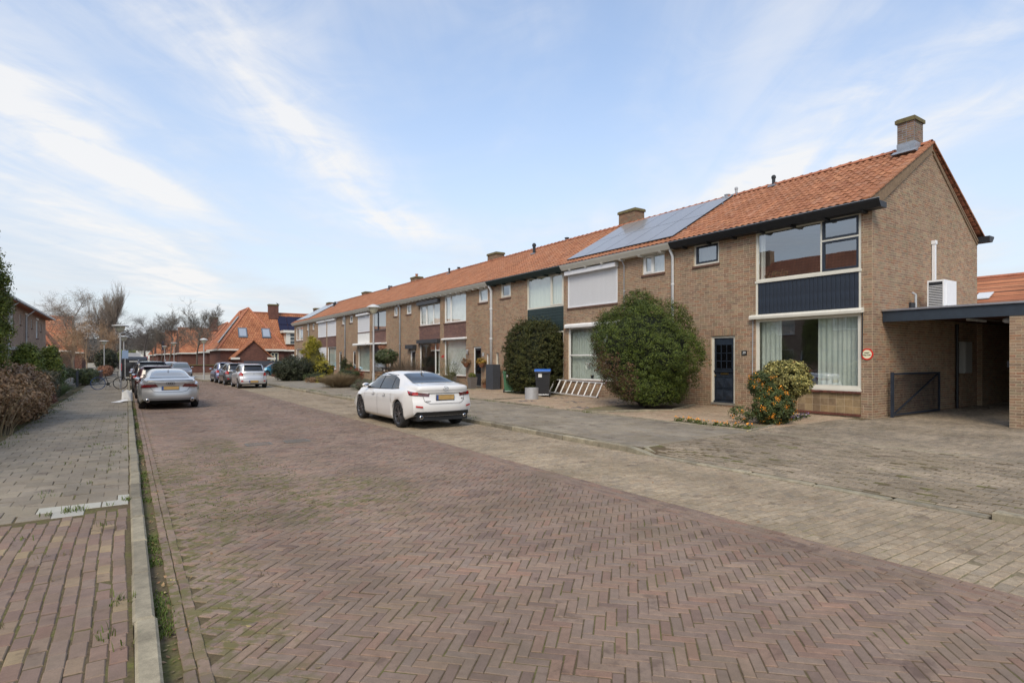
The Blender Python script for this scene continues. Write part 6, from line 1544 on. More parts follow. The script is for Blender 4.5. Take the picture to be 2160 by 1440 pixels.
bare_tree('poplar', -3.6, 118, 15.2, 'slim poplar, the left one beside the big bare tree', M_TW2)
bare_tree('poplar', -3.2, 140, 15.6, 'slim poplar, the right one between bare trees', M_TW2)
bare_tree('broad', -1.2, 120, 11.5, 'dark bare tree right of the poplars above the black van', mat('twig_dark', (.10, .085, .075), .95), rot=2)
bare_tree('broad', 3.0, 150, 12.0, 'bare tree with drooping twigs left of the gap in the street', MAT['twig_dark'], rot=4)
for i, (x, y, h_, lb) in enumerate(((-4.5, 73, 5.0, 'twiggy pruned tree with orange brown shoots in front of the left cottage'), (-3.6, 78, 6.8, 'brown twiggy thicket beside the beech hedge'), (-2.6, 104, 7.6, 'brown twiggy thicket just behind the tall lamp post'))):
    bare_tree('thicket', x, y, h_, lb, M_TW3, buds=(G_RUST, 1, .08))
bare_tree('thicket', -3.6, 55.5, 2.9, 'low bare shrub tree with pale stems beside the dark gate', M_TW3)
bare_tree('street', 7.4, 82, 9.4, 'bare street tree on the right whose crown spreads over the cottage roofs', M_BARKL, rot=1.)
bare_tree('street', 4.9, 96, 9.6, 'slim bare street tree left of the dark solar roof', M_BARKL, rot=2.2)
bare_tree('street', 5.2, 128, 9.0, 'second slim bare street tree on the right', M_BARKL, rot=3.2)
bare_tree('street', 5.0, 160, 9.0, 'third slim bare street tree on the right, far away', M_BARKL, rot=4.2)
bare_tree('street', 4.6, 190, 9.0, 'farthest slim bare street tree on the right', M_BARKL, rot=5.2)
# woods that close the street
P, N = lumpy((6, 330, 6.5), (60, 14, 8.5), 900, 3.6, 26, 1.2, low_cut=.1); V, F = leaves_np(P, N, np.full(len(P), 1.1), .35)
link('distant_woods', mesh_np('distant_woods', V, F, leaf_mat('woods_haze', [(.10, .09, .075), (.13, .115, .10), (.085, .085, .075)], trans=0)), None, kind='stuff', label='grey brown winter woods closing the far end of the street')
mb = MB(); mb.ell((6, 335, 4), (56, 10, 8), 24, 8); top('woodland', mb, mat('woods_core', (.085, .078, .07), 1, var=.4, vscale=.5), (6, 335, 0), 'dim mass of the far woods', kind='stuff', smooth=True)
bush('ivy_bush', (2.0, 300, 2.5), (9, 4, 3.0), 'olive green bushes at the far end of the street', G_THU, .5, 160, 24, 1.2, ckf=.8)

# ---- grass, moss and litter at the kerbs
def tufts(name, pts, n, h, m, label, w=.004, spread=.03):
    pts = np.asarray(pts, float); k = len(pts); Q = np.repeat(pts, n, 0); N_ = len(Q)
    a = RNG.random(N_) * 6.28; hh = h * (.4 + .9 * RNG.random(N_)); b = Q + np.stack([RNG.normal(0, spread, N_), RNG.normal(0, spread, N_), np.zeros(N_)], 1)
    lean = np.stack([np.cos(a), np.sin(a), np.zeros(N_)], 1) * (hh * (.3 + .7 * RNG.random(N_)))[:, None]; sd = np.stack([-np.sin(a), np.cos(a), np.zeros(N_)], 1) * w
    t1 = b + lean * .4 + np.stack([np.zeros(N_), np.zeros(N_), hh * .65], 1); t2 = b + lean + np.stack([np.zeros(N_), np.zeros(N_), hh], 1)
    V = np.stack([b - sd, b + sd, t1 + sd * .7, t1 - sd * .7, t2], 1).reshape(-1, 3)
    F = []
    i = np.arange(N_)[:, None] * 5; F = np.concatenate([i + np.array([[0, 1, 2, 3]]), i + np.array([[3, 2, 4, 4]])]).astype(np.int32)
    Fl = [tuple(q) for q in F[:N_]] + [tuple(q[:3]) for q in F[N_:]]
    link(name, mesh_np(name, V, Fl, m), None, kind='stuff', label=label)
g = []
y = 1.5
while y < 26:
    dens = .5 + .5 * math.sin(y * 2.3) * math.sin(y * .9 + 1)
    if RNG.random() < max(0., 1.5 * dens - .55): 
        for _ in range(5): g.append((.175 + abs(RNG.normal(0, .035)), y + RNG.normal(0, .06), .004))
    y += .07
tufts('gutter_grass', g, 16, .024, G_GRASS, 'grass and moss growing along the foot of the left kerb', spread=.03)
g = []
for _ in range(46): g.append((RNG.uniform(-1.3, .02) if RNG.random() < .5 else RNG.uniform(-.25, .02), RNG.uniform(3.2, 22), .064))
g += [(-.52 + RNG.normal(0, .05), 8.25 + RNG.normal(0, .04), .064) for _ in range(9)] + [(.0, 8.5, .07)] * 3 + [(-.75, 8.15, .064)] * 2
tufts('pavement_weeds', g, 10, .05, G_GRASS, 'weeds sprouting from the joints of the left pavement', spread=.035)
g = [(RNG.uniform(.5, 5.0), RNG.uniform(3.2, 9), .008) for _ in range(26)] + [(RNG.uniform(-1.3, -.1), RNG.uniform(3.6, 6.5), .06) for _ in range(9)]
tufts('dry_weeds', g, 10, .035, leaf_mat('dry_weed', [(.16, .13, .06), (.11, .09, .04), (.20, .15, .09)], trans=.1), 'brown dry weeds in the joints of the brick paving', spread=.025, w=.003)
g = [(RNG.uniform(.4, 2.3), RNG.uniform(5.5, 16), .012) for _ in range(300)]
g = [q for q in g if (q[0] - 1.1) ** 2 / 1.2 + (q[1] - 9.8) ** 2 / 12 < 1]
tufts('road_moss', g, 8, .014, G_GRASS, 'thin green moss in the joints of the carriageway', spread=.09, w=.006)
g = [(8.20 + RNG.random() * .1, RNG.uniform(14, 34), .115) for _ in range(70)] + [(11.62 + RNG.normal(0, .03), RNG.uniform(13, 26), .18) for _ in range(30)] + [(RNG.uniform(-2.3, -1.9), RNG.uniform(14, 40), .06) for _ in range(90)]
tufts('edge_grass', g, 14, .06, G_GRASS, 'grass fringe along the kerbs and garden edges', spread=.07)
P = np.stack([np.concatenate([.17 + np.abs(RNG.normal(0, .09, 500)), RNG.uniform(.5, 8, 120), RNG.uniform(11.5, 13.3, 60), -2.2 + np.abs(RNG.normal(0, .25, 200))]),
              np.concatenate([RNG.uniform(2.5, 24, 500), RNG.uniform(3, 16, 120), RNG.uniform(7.3, 8.5, 60), RNG.uniform(15, 30, 200)]), np.zeros(880)], 1)
P[:, 2] = np.where(P[:, 0] < 8, .018, .19); P[-200:, 2] = .07
V, F = leaves_np(P, np.tile([0, 0, 1.], (len(P), 1)), np.full(len(P), .035), .6, flat=.35)
link('leaf_litter', mesh_np('leaf_litter', V, F, leaf_mat('fallen_leaf', [(.20, .11, .05), (.28, .18, .09), (.12, .07, .04), (.36, .28, .12)], trans=.05)), None, kind='stuff', label='fallen brown leaves lying along kerb and garden edges')
# ================================================================ vehicles
def pchip(pts):
    x = np.array([p[0] for p in pts], float); y = np.array([p[1] for p in pts], float)
    h = np.diff(x); d = np.diff(y) / h; m = np.zeros(len(x))
    for i in range(1, len(x) - 1):
        if d[i - 1] * d[i] > 0:
            w1, w2 = 2 * h[i] + h[i - 1], h[i] + 2 * h[i - 1]; m[i] = (w1 + w2) / (w1 / d[i - 1] + w2 / d[i])
    m[0], m[-1] = d[0], d[-1]
    def f(q):
        q = np.clip(q, x[0], x[-1]); i = np.clip(np.searchsorted(x, q) - 1, 0, len(h) - 1); t = (q - x[i]) / h[i]
        return (2*t**3-3*t**2+1)*y[i] + (t**3-2*t**2+t)*h[i]*m[i] + (-2*t**3+3*t**2)*y[i+1] + (t**3-t**2)*h[i]*m[i+1]
    return f
def sstep(t): t = np.clip(t, 0, 1); return t * t * (3 - 2 * t)
def paint(name, col, metal=.0, rough=.35, flake=False):
    return mat(name, col, rough, metal, spec=.5, coat=.9)
M_TYRE = mat('tyre_rubber', (.018, .018, .019), .8, var=.15); M_RIM = mat('alloy_rim', (.34, .35, .37), .3, .9); M_RIMD = mat('dark_alloy', (.22, .225, .235), .3, .9)
M_CGLASS = mat('car_glass', (.018, .020, .022), .05, spec=.6, coat=.15); M_CGLASSL = mat('car_glass_clear', (.07, .085, .085), .04, spec=1.0, coat=.8)
M_REDL = mat('tail_light_red', (.42, .012, .012), .12, spec=.8, coat=1); M_REDD = mat('tail_light_dark', (.085, .008, .010), .12, spec=.8, coat=1); M_CLEARL = mat('light_clear', (.55, .56, .57), .1, spec=.8, coat=1)
M_TRIMB = mat('black_trim', (.014, .015, .016), .55); M_CHROME = mat('chrome', (.62, .63, .65), .12, 1.); M_PLATE = mat('plate_yellow', lin(172, 140, 86), .45, var=.08); M_PLB = mat('plate_blue', (.03, .08, .25), .45)
M_UNDER = mat('underbody_black', (.008, .008, .008), .9)
class Car:
    def __init__(s, L, W, top, belt, low=None, wr=.56, wb=(-1.4, 1.4), R=.33, rear_bulge=.22, front_bulge=.30, rprof=None, fprof=None, wplan=None):
        s.L, s.W = L, W / 2; s.top = pchip(top); s.belt = pchip(belt); s.lowf = pchip(low or [(-L/2, .30), (-L/2+.5, .24), (L/2-.6, .22), (L/2, .25)])
        s.wr = wr; s.wb = wb; s.R = R; s.rb, s.fb = rear_bulge, front_bulge
        s.rp = pchip(rprof or [(.2, .10), (.45, .0), (.65, .03), (.9, .07), (1.1, .05), (1.5, .1)]); s.fp = pchip(fprof or [(.2, .08), (.4, 0), (.6, .03), (.8, .12), (1.5, .3)])
        s.wp = pchip(wplan or [(-L/2, .90), (-L/2+.25, .955), (-L/2+.8, 1.0), (L/2-1.1, 1.0), (L/2-.3, .94), (L/2, .86)])
        s.arch = s.R + .045
    def ring(s, x):
        W = s.W * float(s.wp(x)); zb = float(s.belt(x)); zt = max(float(s.top(x)), zb + .02); g = sstep((zt - zb - .05) / .28); zl = float(s.lowf(x)); h = zt - zb
        wt = (1 - g) * W * .86 + g * s.wr
        Y = [W - .28, W - .06, W - .02, W - .004, W, W - .008, W - .03, W - .065, W - .09]
        Z = [zl, zl, zl + .09, zl + (zb - zl) * .38, zl + (zb - zl) * .62, zl + (zb - zl) * .8, zb - .055, zb - .01, zb]
        y0 = W - .09
        for t, q in ((.3, .30), (.6, .60), (.85, .84)): Y.append(y0 + (wt - y0) * t + .015 * math.sin(math.pi * t) * g); Z.append(zb + h * q * (.93))
        Y += [wt - .03, wt - .10, wt * .62, wt * .3, 0]; Z += [zb + h * .90, zb + h * .955, zb + h * .988, zb + h * .997, zt]
        Y, Z = np.array(Y), np.array(Z); Z = np.maximum.accumulate(Z)
        za = 0
        for xc in s.wb:
            if abs(x - xc) < s.arch: za = max(za, s.R + math.sqrt(s.arch ** 2 - (x - xc) ** 2))
        if za: Z = np.where(Z < za, za + (Z - zl) * .02, Z)
        flare = sum(math.exp(-((x - xc) / .42) ** 2) for xc in s.wb)
        k = np.exp(-((Z - .55) / .22) ** 2) * (Y > W - .2) * (Z < zb - .02); Y = Y + .018 * flare * k
        return Y, Z
    def warp(s, x, y, z):
        tr = sstep((-s.L / 2 + .75 - x) / .75); tf = sstep((x - s.L / 2 + .95) / .95)
        return x + tr * (s.rb * (np.abs(y) / s.W) ** 3.2 + s.rp(z)) - tf * (s.fb * (np.abs(y) / s.W) ** 2.6 + s.fp(z))
    def body(s):
        xs = set(np.linspace(-s.L / 2, s.L / 2, 44))
        for xc in s.wb:
            for t in np.linspace(-1, 1, 19): xs.add(xc + t * (s.arch - 1e-4))
            xs.add(xc - s.arch - .002); xs.add(xc + s.arch + .002)
        for t in (.03, .07, .12): xs.add(-s.L / 2 + t); xs.add(s.L / 2 - t)
        xs = sorted(xs); V = []; F = []; mi = []
        K = len(s.ring(0)[0]); n = 2 * K - 1
        for x in xs:
            Y, Z = s.ring(x); YY = np.concatenate([Y, -Y[-2::-1]]); ZZ = np.concatenate([Z, Z[-2::-1]]); X = s.warp(np.full(n, x), YY, ZZ)
            V += list(zip(X, YY, ZZ))
        for i in range(len(xs) - 1):
            for j in range(n - 1):
                a = i * n + j; F.append((a, a + 1, a + n + 1, a + n)); mi.append(1 if j in (0, n - 2) else 0)
        for end, xi in ((0, xs[0]), (1, xs[-1])):
            Y, Z = s.ring(xi); o = len(V); C = 13
            for k in range(1, K):
                for c_ in range(C): y = Y[k] * (1 - 2 * c_ / (C - 1)); V.append((float(s.warp(xi, y, Z[k])), y, Z[k]))
            for k in range(K - 2):
                for c_ in range(C - 1):
                    a = o + k * C + c_; q = (a, a + 1, a + C + 1, a + C); F.append(q if end == 0 else q[::-1]); mi.append(0)
        return np.array(V), F, mi
    def side(s, x, z, off=.007):
        Y, Z = s.ring(x); k = slice(2, 13); y = float(np.interp(z, Z[k], Y[k])); return (float(s.warp(x, y, z)), y + off, z)
    def topp(s, x, y, off=.012):
        Y, Z = s.ring(x); k = slice(9, None); z = float(np.interp(abs(y), Y[k][::-1], Z[k][::-1])); return (float(s.warp(x, y, z)), y, z + off)
    def rear(s, y, z, off=.011): 
        Y, Z = s.ring(-s.L / 2); lim = float(np.interp(z, Z[2:13], Y[2:13])); 
        if abs(y) <= lim: return (float(s.warp(-s.L / 2, y, z)) - off, y, z)
        x = -s.L / 2 + (abs(y) - lim); p = s.side(x, z, off); return (p[0] - off * .5, math.copysign(p[1], y), p[2])
    def front(s, y, z, off=.011):
        Y, Z = s.ring(s.L / 2); lim = float(np.interp(z, Z[2:13], Y[2:13]))
        if abs(y) <= lim: return (float(s.warp(s.L / 2, y, z)) + off, y, z)
        x = s.L / 2 - (abs(y) - lim); p = s.side(x, z, off); return (p[0] + off * .5, math.copysign(p[1], y), p[2])
def patch(f, c, nu=8, nv=5, mir=False, flip=False):
    """bilinear patch between four corners c00,c10,c11,c01 mapped by f"""
    V = []; c = [np.array(q, float) for q in c]
    for j in range(nv + 1):
        for i in range(nu + 1):
            u, v = i / nu, j / nv; p = (c[0] * (1 - u) + c[1] * u) * (1 - v) + (c[3] * (1 - u) + c[2] * u) * v
            q = f(*p); V.append((q[0], -q[1], q[2]) if mir else q)
    F = [(j * (nu + 1) + i, j * (nu + 1) + i + 1, (j + 1) * (nu + 1) + i + 1, (j + 1) * (nu + 1) + i) for j in range(nv) for i in range(nu)]
    mb = MB(); mb.add(V, F if not (flip ^ mir) else [q[::-1] for q in F]); return mb
def strip(f, pts, w=.006, mir=False):
    mb = MB()
    for a, b in zip(pts[:-1], pts[1:]):
        a, b = np.array(a, float), np.array(b, float); d = b - a; n = np.array([-d[1], d[0]]) / (np.linalg.norm(d) + 1e-9) * w / 2
        k = max(1, int(np.linalg.norm(d) / .12)); 
        m_ = patch(f, [a - n, b - n, b + n, a + n], k, 1, mir); mb.add(m_.v, m_.f)
    return mb
WHEELS = {}
def wheel_mesh(R, rimm, kind):
    key = (R, rimm.name, kind)
    if key in WHEELS: return WHEELS[key]
    w = .215; rr = R * .70
    mb = MB(); mb.lathe([(rr * .98, -w/2 + .02), (rr + .01, -w/2 + .004), (R - .03, -w/2), (R - .008, -w/2 + .022), (R, -w/2 + .05), (R, w/2 - .05), (R - .008, w/2 - .022), (R - .03, w/2), (rr + .01, w/2 - .004), (rr * .98, w/2 - .02), (rr * .98, -w/2 + .02)], (0, 0, 0), 36, axis='y')
    tyre = mesh_np('tyre', mb.v, mb.f, M_TYRE, True)
    mb = MB(); mb.lathe([(rr * 1.0, w/2 - .02), (rr * 1.0, w/2 - .005), (rr * .93, w/2 - .012), (rr * .90, w/2 - .05), (rr * .90, -w/2 + .03)], (0, 0, 0), 36, axis='y')
    mb.lathe([(.001, w/2 - .03), (.055, w/2 - .03), (.06, w/2 - .05)], (0, 0, 0), 16, axis='y')
    n = dict(ten=10, five=5, cap=7)[kind]; wd = dict(ten=.020, five=.055, cap=.045)[kind]
    for k in range(n):
        a = 2 * math.pi * k / n + (.10 if kind == 'ten' and k % 2 else 0) * 1.4
        ca, sa_ = math.cos(a), math.sin(a)
        def P(r, t, y): return (r * ca - t * sa_, y, r * sa_ + t * ca)
        mb.add([P(.03, -wd * .7, w/2 - .035), P(.03, wd * .7, w/2 - .035), P(rr * .93, wd, w/2 - .02), P(rr * .93, -wd, w/2 - .02), P(.03, -wd * .7, w/2 - .07), P(.03, wd * .7, w/2 - .07), P(rr * .93, wd, w/2 - .06), P(rr * .93, -wd, w/2 - .06)],
               [(0, 1, 2, 3), (4, 7, 6, 5), (0, 3, 7, 4), (1, 5, 6, 2), (2, 6, 7, 3)])
    rim = mesh_np('rim', mb.v, mb.f, rimm)
    mb = MB(); mb.lathe([(.001, w/2 - .10), (rr * .9, w/2 - .10), (rr * .9, -w/2 + .04), (.001, -w/2 + .04)], (0, 0, 0), 24, axis='y')
    back = mesh_np('dark_backing', mb.v, mb.f, M_UNDER)  # dark backing behind the spokes, standing in for the wheel's shaded inside
    WHEELS[key] = (tyre, rim, back); return WHEELS[key]
def build_car(S, name, label, category, pm, wins, rear_glass=None, front_glass=None, tail=(), heads=(), rim=(None, 'five'), extras=None, group='parked cars', rocker=None, glass=None, plate_r=(.52, .11, .85), plate_f=(.52, .11, .48), lower_r=None, lower_f=None, seams=(), mirror=(.75, .98), roof_glass=None):
    r = bpy.data.objects.new(name, None); COL.objects.link(r); props(r, label=label, category=category, group=group)
    G = glass or M_CGLASS
    V, F, mi = S.body(); b = link('body', mesh_np('body', V, F, [pm, M_UNDER], True, mi), r)
    L2 = S.L / 2
    mb = MB(); mb.box(-L2 + .35, L2 - .45, -S.W + .22, S.W - .22, .20, .50); mb.box(S.wb[0] + .42, S.wb[1] - .42, -S.W + .10, S.W - .10, .18, .45); mb.box(-L2 + .3, L2 - .4, -S.W + .30, S.W - .30, .45, .70)
    obj('underbody', mb, M_UNDER, r, local=True)
    for sgn in (False, True):
        for nm, c in wins: obj(nm, patch(S.side, c, 10, 6, sgn), G, r, smooth=True, local=True)
        for pts in seams: obj('door_seam', strip(S.side, pts, .009, sgn), M_TRIMB, b, local=True)
        if wins:
            z0 = min(q[1] for q in wins[0][1]) - .012
        if rocker: obj('sill_trim', patch(S.side, [(S.wb[0] + S.arch, S.lowf(0) + .005), (S.wb[1] - S.arch, S.lowf(0) + .005), (S.wb[1] - S.arch, S.lowf(0) + rocker), (S.wb[0] + S.arch, S.lowf(0) + rocker)], 12, 1, sgn), M_TRIMB, r, local=True)
    if rear_glass: obj('rear_window', patch(S.topp, rear_glass, 16, 14), G, r, smooth=True, local=True)
    if front_glass: obj('windscreen', patch(S.topp, front_glass, 10, 10, flip=True), M_CGLASSL, r, smooth=True, local=True)
    for nm, c, m_, fn in tail:
        f = S.rear if fn == 'r' else S.front
        for sgn in (False, True): obj(nm, patch(f, c, 18, 6, sgn), m_, r, smooth=True, local=True)
    for nm, c, m_, fn in heads:
        f = S.rear if fn == 'r' else S.front
        obj(nm, patch(f, c, 14, 3), m_, r, smooth=True, local=True)
    for pw, ph, pz, f, d in ((plate_r + (S.rear, -1),) if plate_r else ()) + ((plate_f + (S.front, 1),) if plate_f else ()):
        x = f(0, pz)[0] + d * .012
        xx = f(pw / 2, pz)[0] + d * .006; x = max(x, xx) if d > 0 else min(x, xx)
        mb = MB(); mb.box(x - .008, x + .008, -pw / 2 - .01, pw / 2 + .01, pz - ph / 2 - .018, pz + ph / 2 + .01); pl_ = obj('number_plate', mb, M_TRIMB, r, local=True)
        mb = MB(); mb.box(x + d * .009, x + d * .012, -pw / 2, pw / 2, pz - ph / 2, pz + ph / 2); obj('plate_face', mb, M_PLATE, pl_, local=True)
        mb = MB(); q = pw / 2 * (1 if d < 0 else -1); mb.box(x + d * .012, x + d * .014, q - .05 if q > 0 else q, q if q > 0 else q + .05, pz - ph / 2, pz + ph / 2); obj('plate_band', mb, M_PLB, pl_, local=True)
    t, ri, bk = wheel_mesh(S.R, rim[0] or M_RIM, rim[1])
    for xc in S.wb:
        for sy in (1, -1):
            yc = sy * (S.W - .125)
            w_ = link('wheel', t, r); w_.location = (xc, yc, S.R); w_.rotation_euler = (0, RNG.random() * 6, 0 if sy > 0 else math.pi)
            link('rim', ri, w_); link('dark_backing', bk, w_)
            if False: pass
    if mirror:
        mx, mz = mirror
        for sy in (1, -1):
            yb = S.side(mx, mz)[1]
            mb = MB(); mb.ell((mx - .02, sy * (yb + .14), mz + .04), (.075, .11, .065), 12, 8); m_ = obj('mirror', mb, pm, r, smooth=True, local=True)
            mb = MB(); mb.box(mx - .03, mx + .05, sy * (yb - .02), sy * (yb + .08), mz - .03, mz + .01); obj('mirror_foot', mb, M_TRIMB, m_, local=True)
            mb = MB(); mb.ell((mx - .085, sy * (yb + .14), mz + .04), (.012, .09, .05), 10, 6); obj('mirror_glass', mb, M_CHROME, m_, local=True)
    if extras: extras(S, r, b)
    return r
def place(r, x, y, rz): r.location = (x, y, .014); r.rotation_euler = (0, 0, RAD(rz)); return r

# ---- white saloon --------------------------------------------------------------
S1 = Car(4.87, 1.84, [(-2.435, 1.00), (-2.36, 1.105), (-2.1, 1.135), (-1.75, 1.165), (-1.25, 1.31), (-.75, 1.415), (-.2, 1.455), (.3, 1.43), (.75, 1.30), (1.2, 1.06), (1.35, .985), (1.9, .88), (2.25, .76), (2.435, .62)],
         [(-2.435, .96), (-1.9, 1.01), (-1.2, .99), (0, .945), (1.1, .90), (1.9, .80), (2.435, .56)],
         low=[(-2.435, .34), (-2.25, .30), (-1.9, .24), (-1.0, .20), (1.8, .2), (2.2, .22), (2.435, .26)], wr=.56, wb=(-1.44, 1.39), R=.345, rear_bulge=.26,
         rprof=[(.2, .16), (.42, .07), (.52, .0), (.62, .0), (.72, .055), (.92, .085), (1.02, .05), (1.08, .0), (1.14, .06), (1.5, .2)])
def ex1(S, r, b):
    obj('bumper_insert', patch(S.rear, [(-.80, .345), (.80, .345), (.74, .45), (-.74, .45)], 16, 3), M_TRIMB, r, smooth=True, local=True)
    mb = MB(); mb.box(-2.26, -2.0, -.72, .72, .22, .37); obj('diffuser', mb, M_TRIMB, r, local=True)
    for sy in (1, -1):
        mb = MB(); q = S.rear(sy * .60, .36)[0] + .03; mb.lathe([(.030, -.05), (.048, -.05), (.050, .12), (.038, .12), (.030, -.03)], (q, sy * .62, .315), 16, axis='x'); obj('exhaust', mb, M_CHROME, r, smooth=True, local=True)
        c = [(sy * .62, .555), (sy * .78, .575), (sy * .78, .615), (sy * .62, .595)]; obj('reflector', patch(S.rear, c, 4, 1), M_REDL, r, local=True)
    obj('chrome_strip', patch(S.rear, [(-.46, .905), (.46, .905), (.46, .925), (-.46, .925)], 10, 1), M_CHROME, r, local=True)
    obj('lid_shadow_gap', strip(S.rear, [(-.60, .90), (-.56, .72), (-.44, .66), (.44, .66), (.56, .72), (.60, .90)], .009), M_TRIMB, b, local=True)
    obj('lid_seam', strip(lambda x, y: S.topp(x, y), [(-2.2, .62), (-1.78, .60)], .01), M_TRIMB, b, local=True); obj('lid_seam', strip(lambda x, y: S.topp(x, y), [(-2.2, -.62), (-1.78, -.60)], .01), M_TRIMB, b, local=True)
    q = S.rear(0, 1.03)[0] - .01
    em = MB(); ring_ = [(q, .075 * math.cos(t), 1.03 + .055 * math.sin(t)) for t in np.linspace(0, 2 * math.pi, 21)]; em.tube(ring_, .006, 5, cap=False); em.tube([(q, .07, 1.045), (q - .004, .02, 1.05), (q - .004, 0, 1.015), (q - .004, -.02, 1.05), (q, -.07, 1.045)], .007, 5); obj('emblem', em, M_CHROME, r, smooth=True, local=True)
    mb = MB(); mb.box(S.rear(.48, .72)[0] - .012, S.rear(.48, .72)[0] - .002, .40, .56, .712, .728); obj('badge', mb, M_CHROME, r, local=True); mb = MB(); mb.box(S.rear(.48, .78)[0] - .012, S.rear(.48, .78)[0] - .002, -.55, -.47, .765, .785); obj('badge', mb, M_CHROME, r, local=True)
    for sgn in (False, True):
        for x0 in (.18, -.62):
            m_ = patch(S.side, [(x0, .80), (x0 + .20, .805), (x0 + .20, .835), (x0, .83)], 4, 1, sgn); 
            m_.v = [(a, bb + (.03 if not sgn else -.03), c) for a, bb, c in m_.v]; m2 = patch(S.side, [(x0 + .02, .775), (x0 + .18, .78), (x0 + .18, .85), (x0 + .02, .845)], 4, 2, sgn)
            obj('door_handle', m_, P_WHITE, r, local=True); obj('handle_recess', m2, mat('handle_shade', (.35, .35, .35), .5), b, local=True)
        obj('pillar_trim', patch(lambda a, b_: S.side(a, b_, .004), [(-.93, .985), (.10, .965), (.12, 1.385), (-.76, 1.355)], 10, 6, sgn), M_TRIMB, r, smooth=True, local=True)
        obj('window_trim', strip(S.side, [(-1.36, 1.02), (-.9, .985), (0, .965), (1.0, .945)], .014, sgn), M_TRIMB, r, local=True)
    mb = MB(); mb.tube([(-.95, 0, 1.40), (-1.05, 0, 1.44), (-1.12, 0, 1.40)], .02, 5); obj('antenna', mb, P_WHITE, r, local=True)
P_WHITE = paint('pearl_white_paint', (.70, .69, .665))
SE = [[(.98, .94), (1.0, .5), (.95, .27)], [(-.02, .96), (-.03, .5), (-.02, .24)], [(-.93, .99), (-1.0, .72), (-1.08, .62)]]
car = build_car(S1, 'saloon_car', 'white saloon car parked facing away in the beige strip, nearest car on the right', 'car', P_WHITE,
    [('front_window', [(.02, .975), (1.02, .955), (.42, 1.355), (.05, 1.375)]), ('rear_side_window', [(-.86, .995), (-.06, .975), (-.03, 1.375), (-.70, 1.335)]), ('quarter_window', [(-1.30, 1.03), (-.90, .998), (-.76, 1.32), (-1.02, 1.24)])],
    rear_glass=[(-1.74, -.60), (-.90, -.50), (-.90, .50), (-1.74, .60)], front_glass=[(.42, -.53), (1.26, -.66), (1.26, .66), (.42, .53)],
    tail=[('tail_light', [(.44, .835), (.955, .87), (1.10, .985), (.42, .905)], M_REDD, 'r'), ('tail_light_lens', [(.70, .87), (.96, .89), (1.07, .972), (.70, .945)], M_REDL, 'r'), ('headlight', [(.45, .62), (.85, .66), (.90, .74), (.45, .68)], M_CLEARL, 'f')],
    heads=[('grille', [(-.45, .38), (.45, .38), (.45, .62), (-.45, .62)], M_TRIMB, 'f')], rim=(M_RIMD, 'ten'), extras=ex1, plate_r=(.50, .115, .81), seams=SE, mirror=(.88, .99))
place(car, 6.76, 15.56, 90.5)
# the windows of the saloon show a grey rear screen
# ---- silver fastback -------------------------------------------------------------
S2 = Car(4.97, 1.91, [(-2.485, .93), (-2.42, 1.045), (-2.25, 1.075), (-1.8, 1.15), (-1.2, 1.29), (-.6, 1.385), (0, 1.42), (.4, 1.40), (.85, 1.27), (1.3, 1.05), (1.5, .96), (2.1, .84), (2.485, .62)],
         [(-2.485, .88), (-1.9, .97), (-1.0, .95), (0, .92), (1.1, .88), (2.0, .78), (2.485, .56)],
         low=[(-2.485, .33), (-2.2, .26), (-1.9, .2), (1.9, .19), (2.485, .24)], wr=.58, wb=(-1.50, 1.42), R=.355, rear_bulge=.30, rprof=[(.2, .12), (.36, .02), (.5, .0), (.62, .02), (.78, .06), (.95, .03), (1.03, -.03), (1.09, .06), (1.5, .2)])
P_SILV = paint('silver_paint', (.46, .465, .47), .65, .32)
def ex2(S, r, b):
    obj('spoiler_lip', patch(S.rear, [(-.74, 1.012), (.74, 1.012), (.70, 1.035), (-.70, 1.035)], 14, 1), M_TRIMB, r, local=True)
    obj('lid_shadow_gap', strip(S.rear, [(-.62, .80), (-.52, .66), (-.36, .62), (.36, .62), (.52, .66), (.62, .80)], .010), M_TRIMB, b, local=True)
    obj('bumper_groove', patch(S.rear, [(-.62, .33), (.62, .33), (.66, .40), (-.66, .40)], 14, 1), mat('groove_grey', (.20, .20, .205), .5, .5), r, local=True)
    for sy in (1, -1):
        q = S.rear(sy * .68, .33)[0]; mb = MB(); mb.lathe([(.04, -.01), (.066, -.01), (.07, .12), (.05, .12), (.04, .02)], (q, sy * .68, .335), 18, axis='x'); e = obj('exhaust', mb, M_CHROME, r, smooth=True, local=True)
        mb = MB(); mb.lathe([(.001, .03), (.05, .03)], (q, sy * .68, .335), 16, axis='x'); obj('pipe_mouth', mb, M_UNDER, e, local=True)
    q = S.rear(0, .93)[0] - .012
    for k in range(4):
        em = MB(); yc = (-1.5 + k) * .062; em.tube([(q, yc + .042 * math.cos(t), .925 + .042 * math.sin(t)) for t in np.linspace(0, 2 * math.pi, 17)], .006, 5, cap=False); obj('emblem_ring', em, M_TRIMB, r, smooth=True, local=True)
    mb = MB(); mb.tube([(-1.0, 0, 1.33), (-1.1, 0, 1.37), (-1.16, 0, 1.33)], .018, 5); obj('antenna', mb, P_SILV, r, local=True)
SE2 = [[(1.05, .90), (1.05, .5), (1.0, .27)], [(-.05, .93), (-.06, .5), (-.05, .24)], [(-1.0, .94), (-1.05, .7)]]
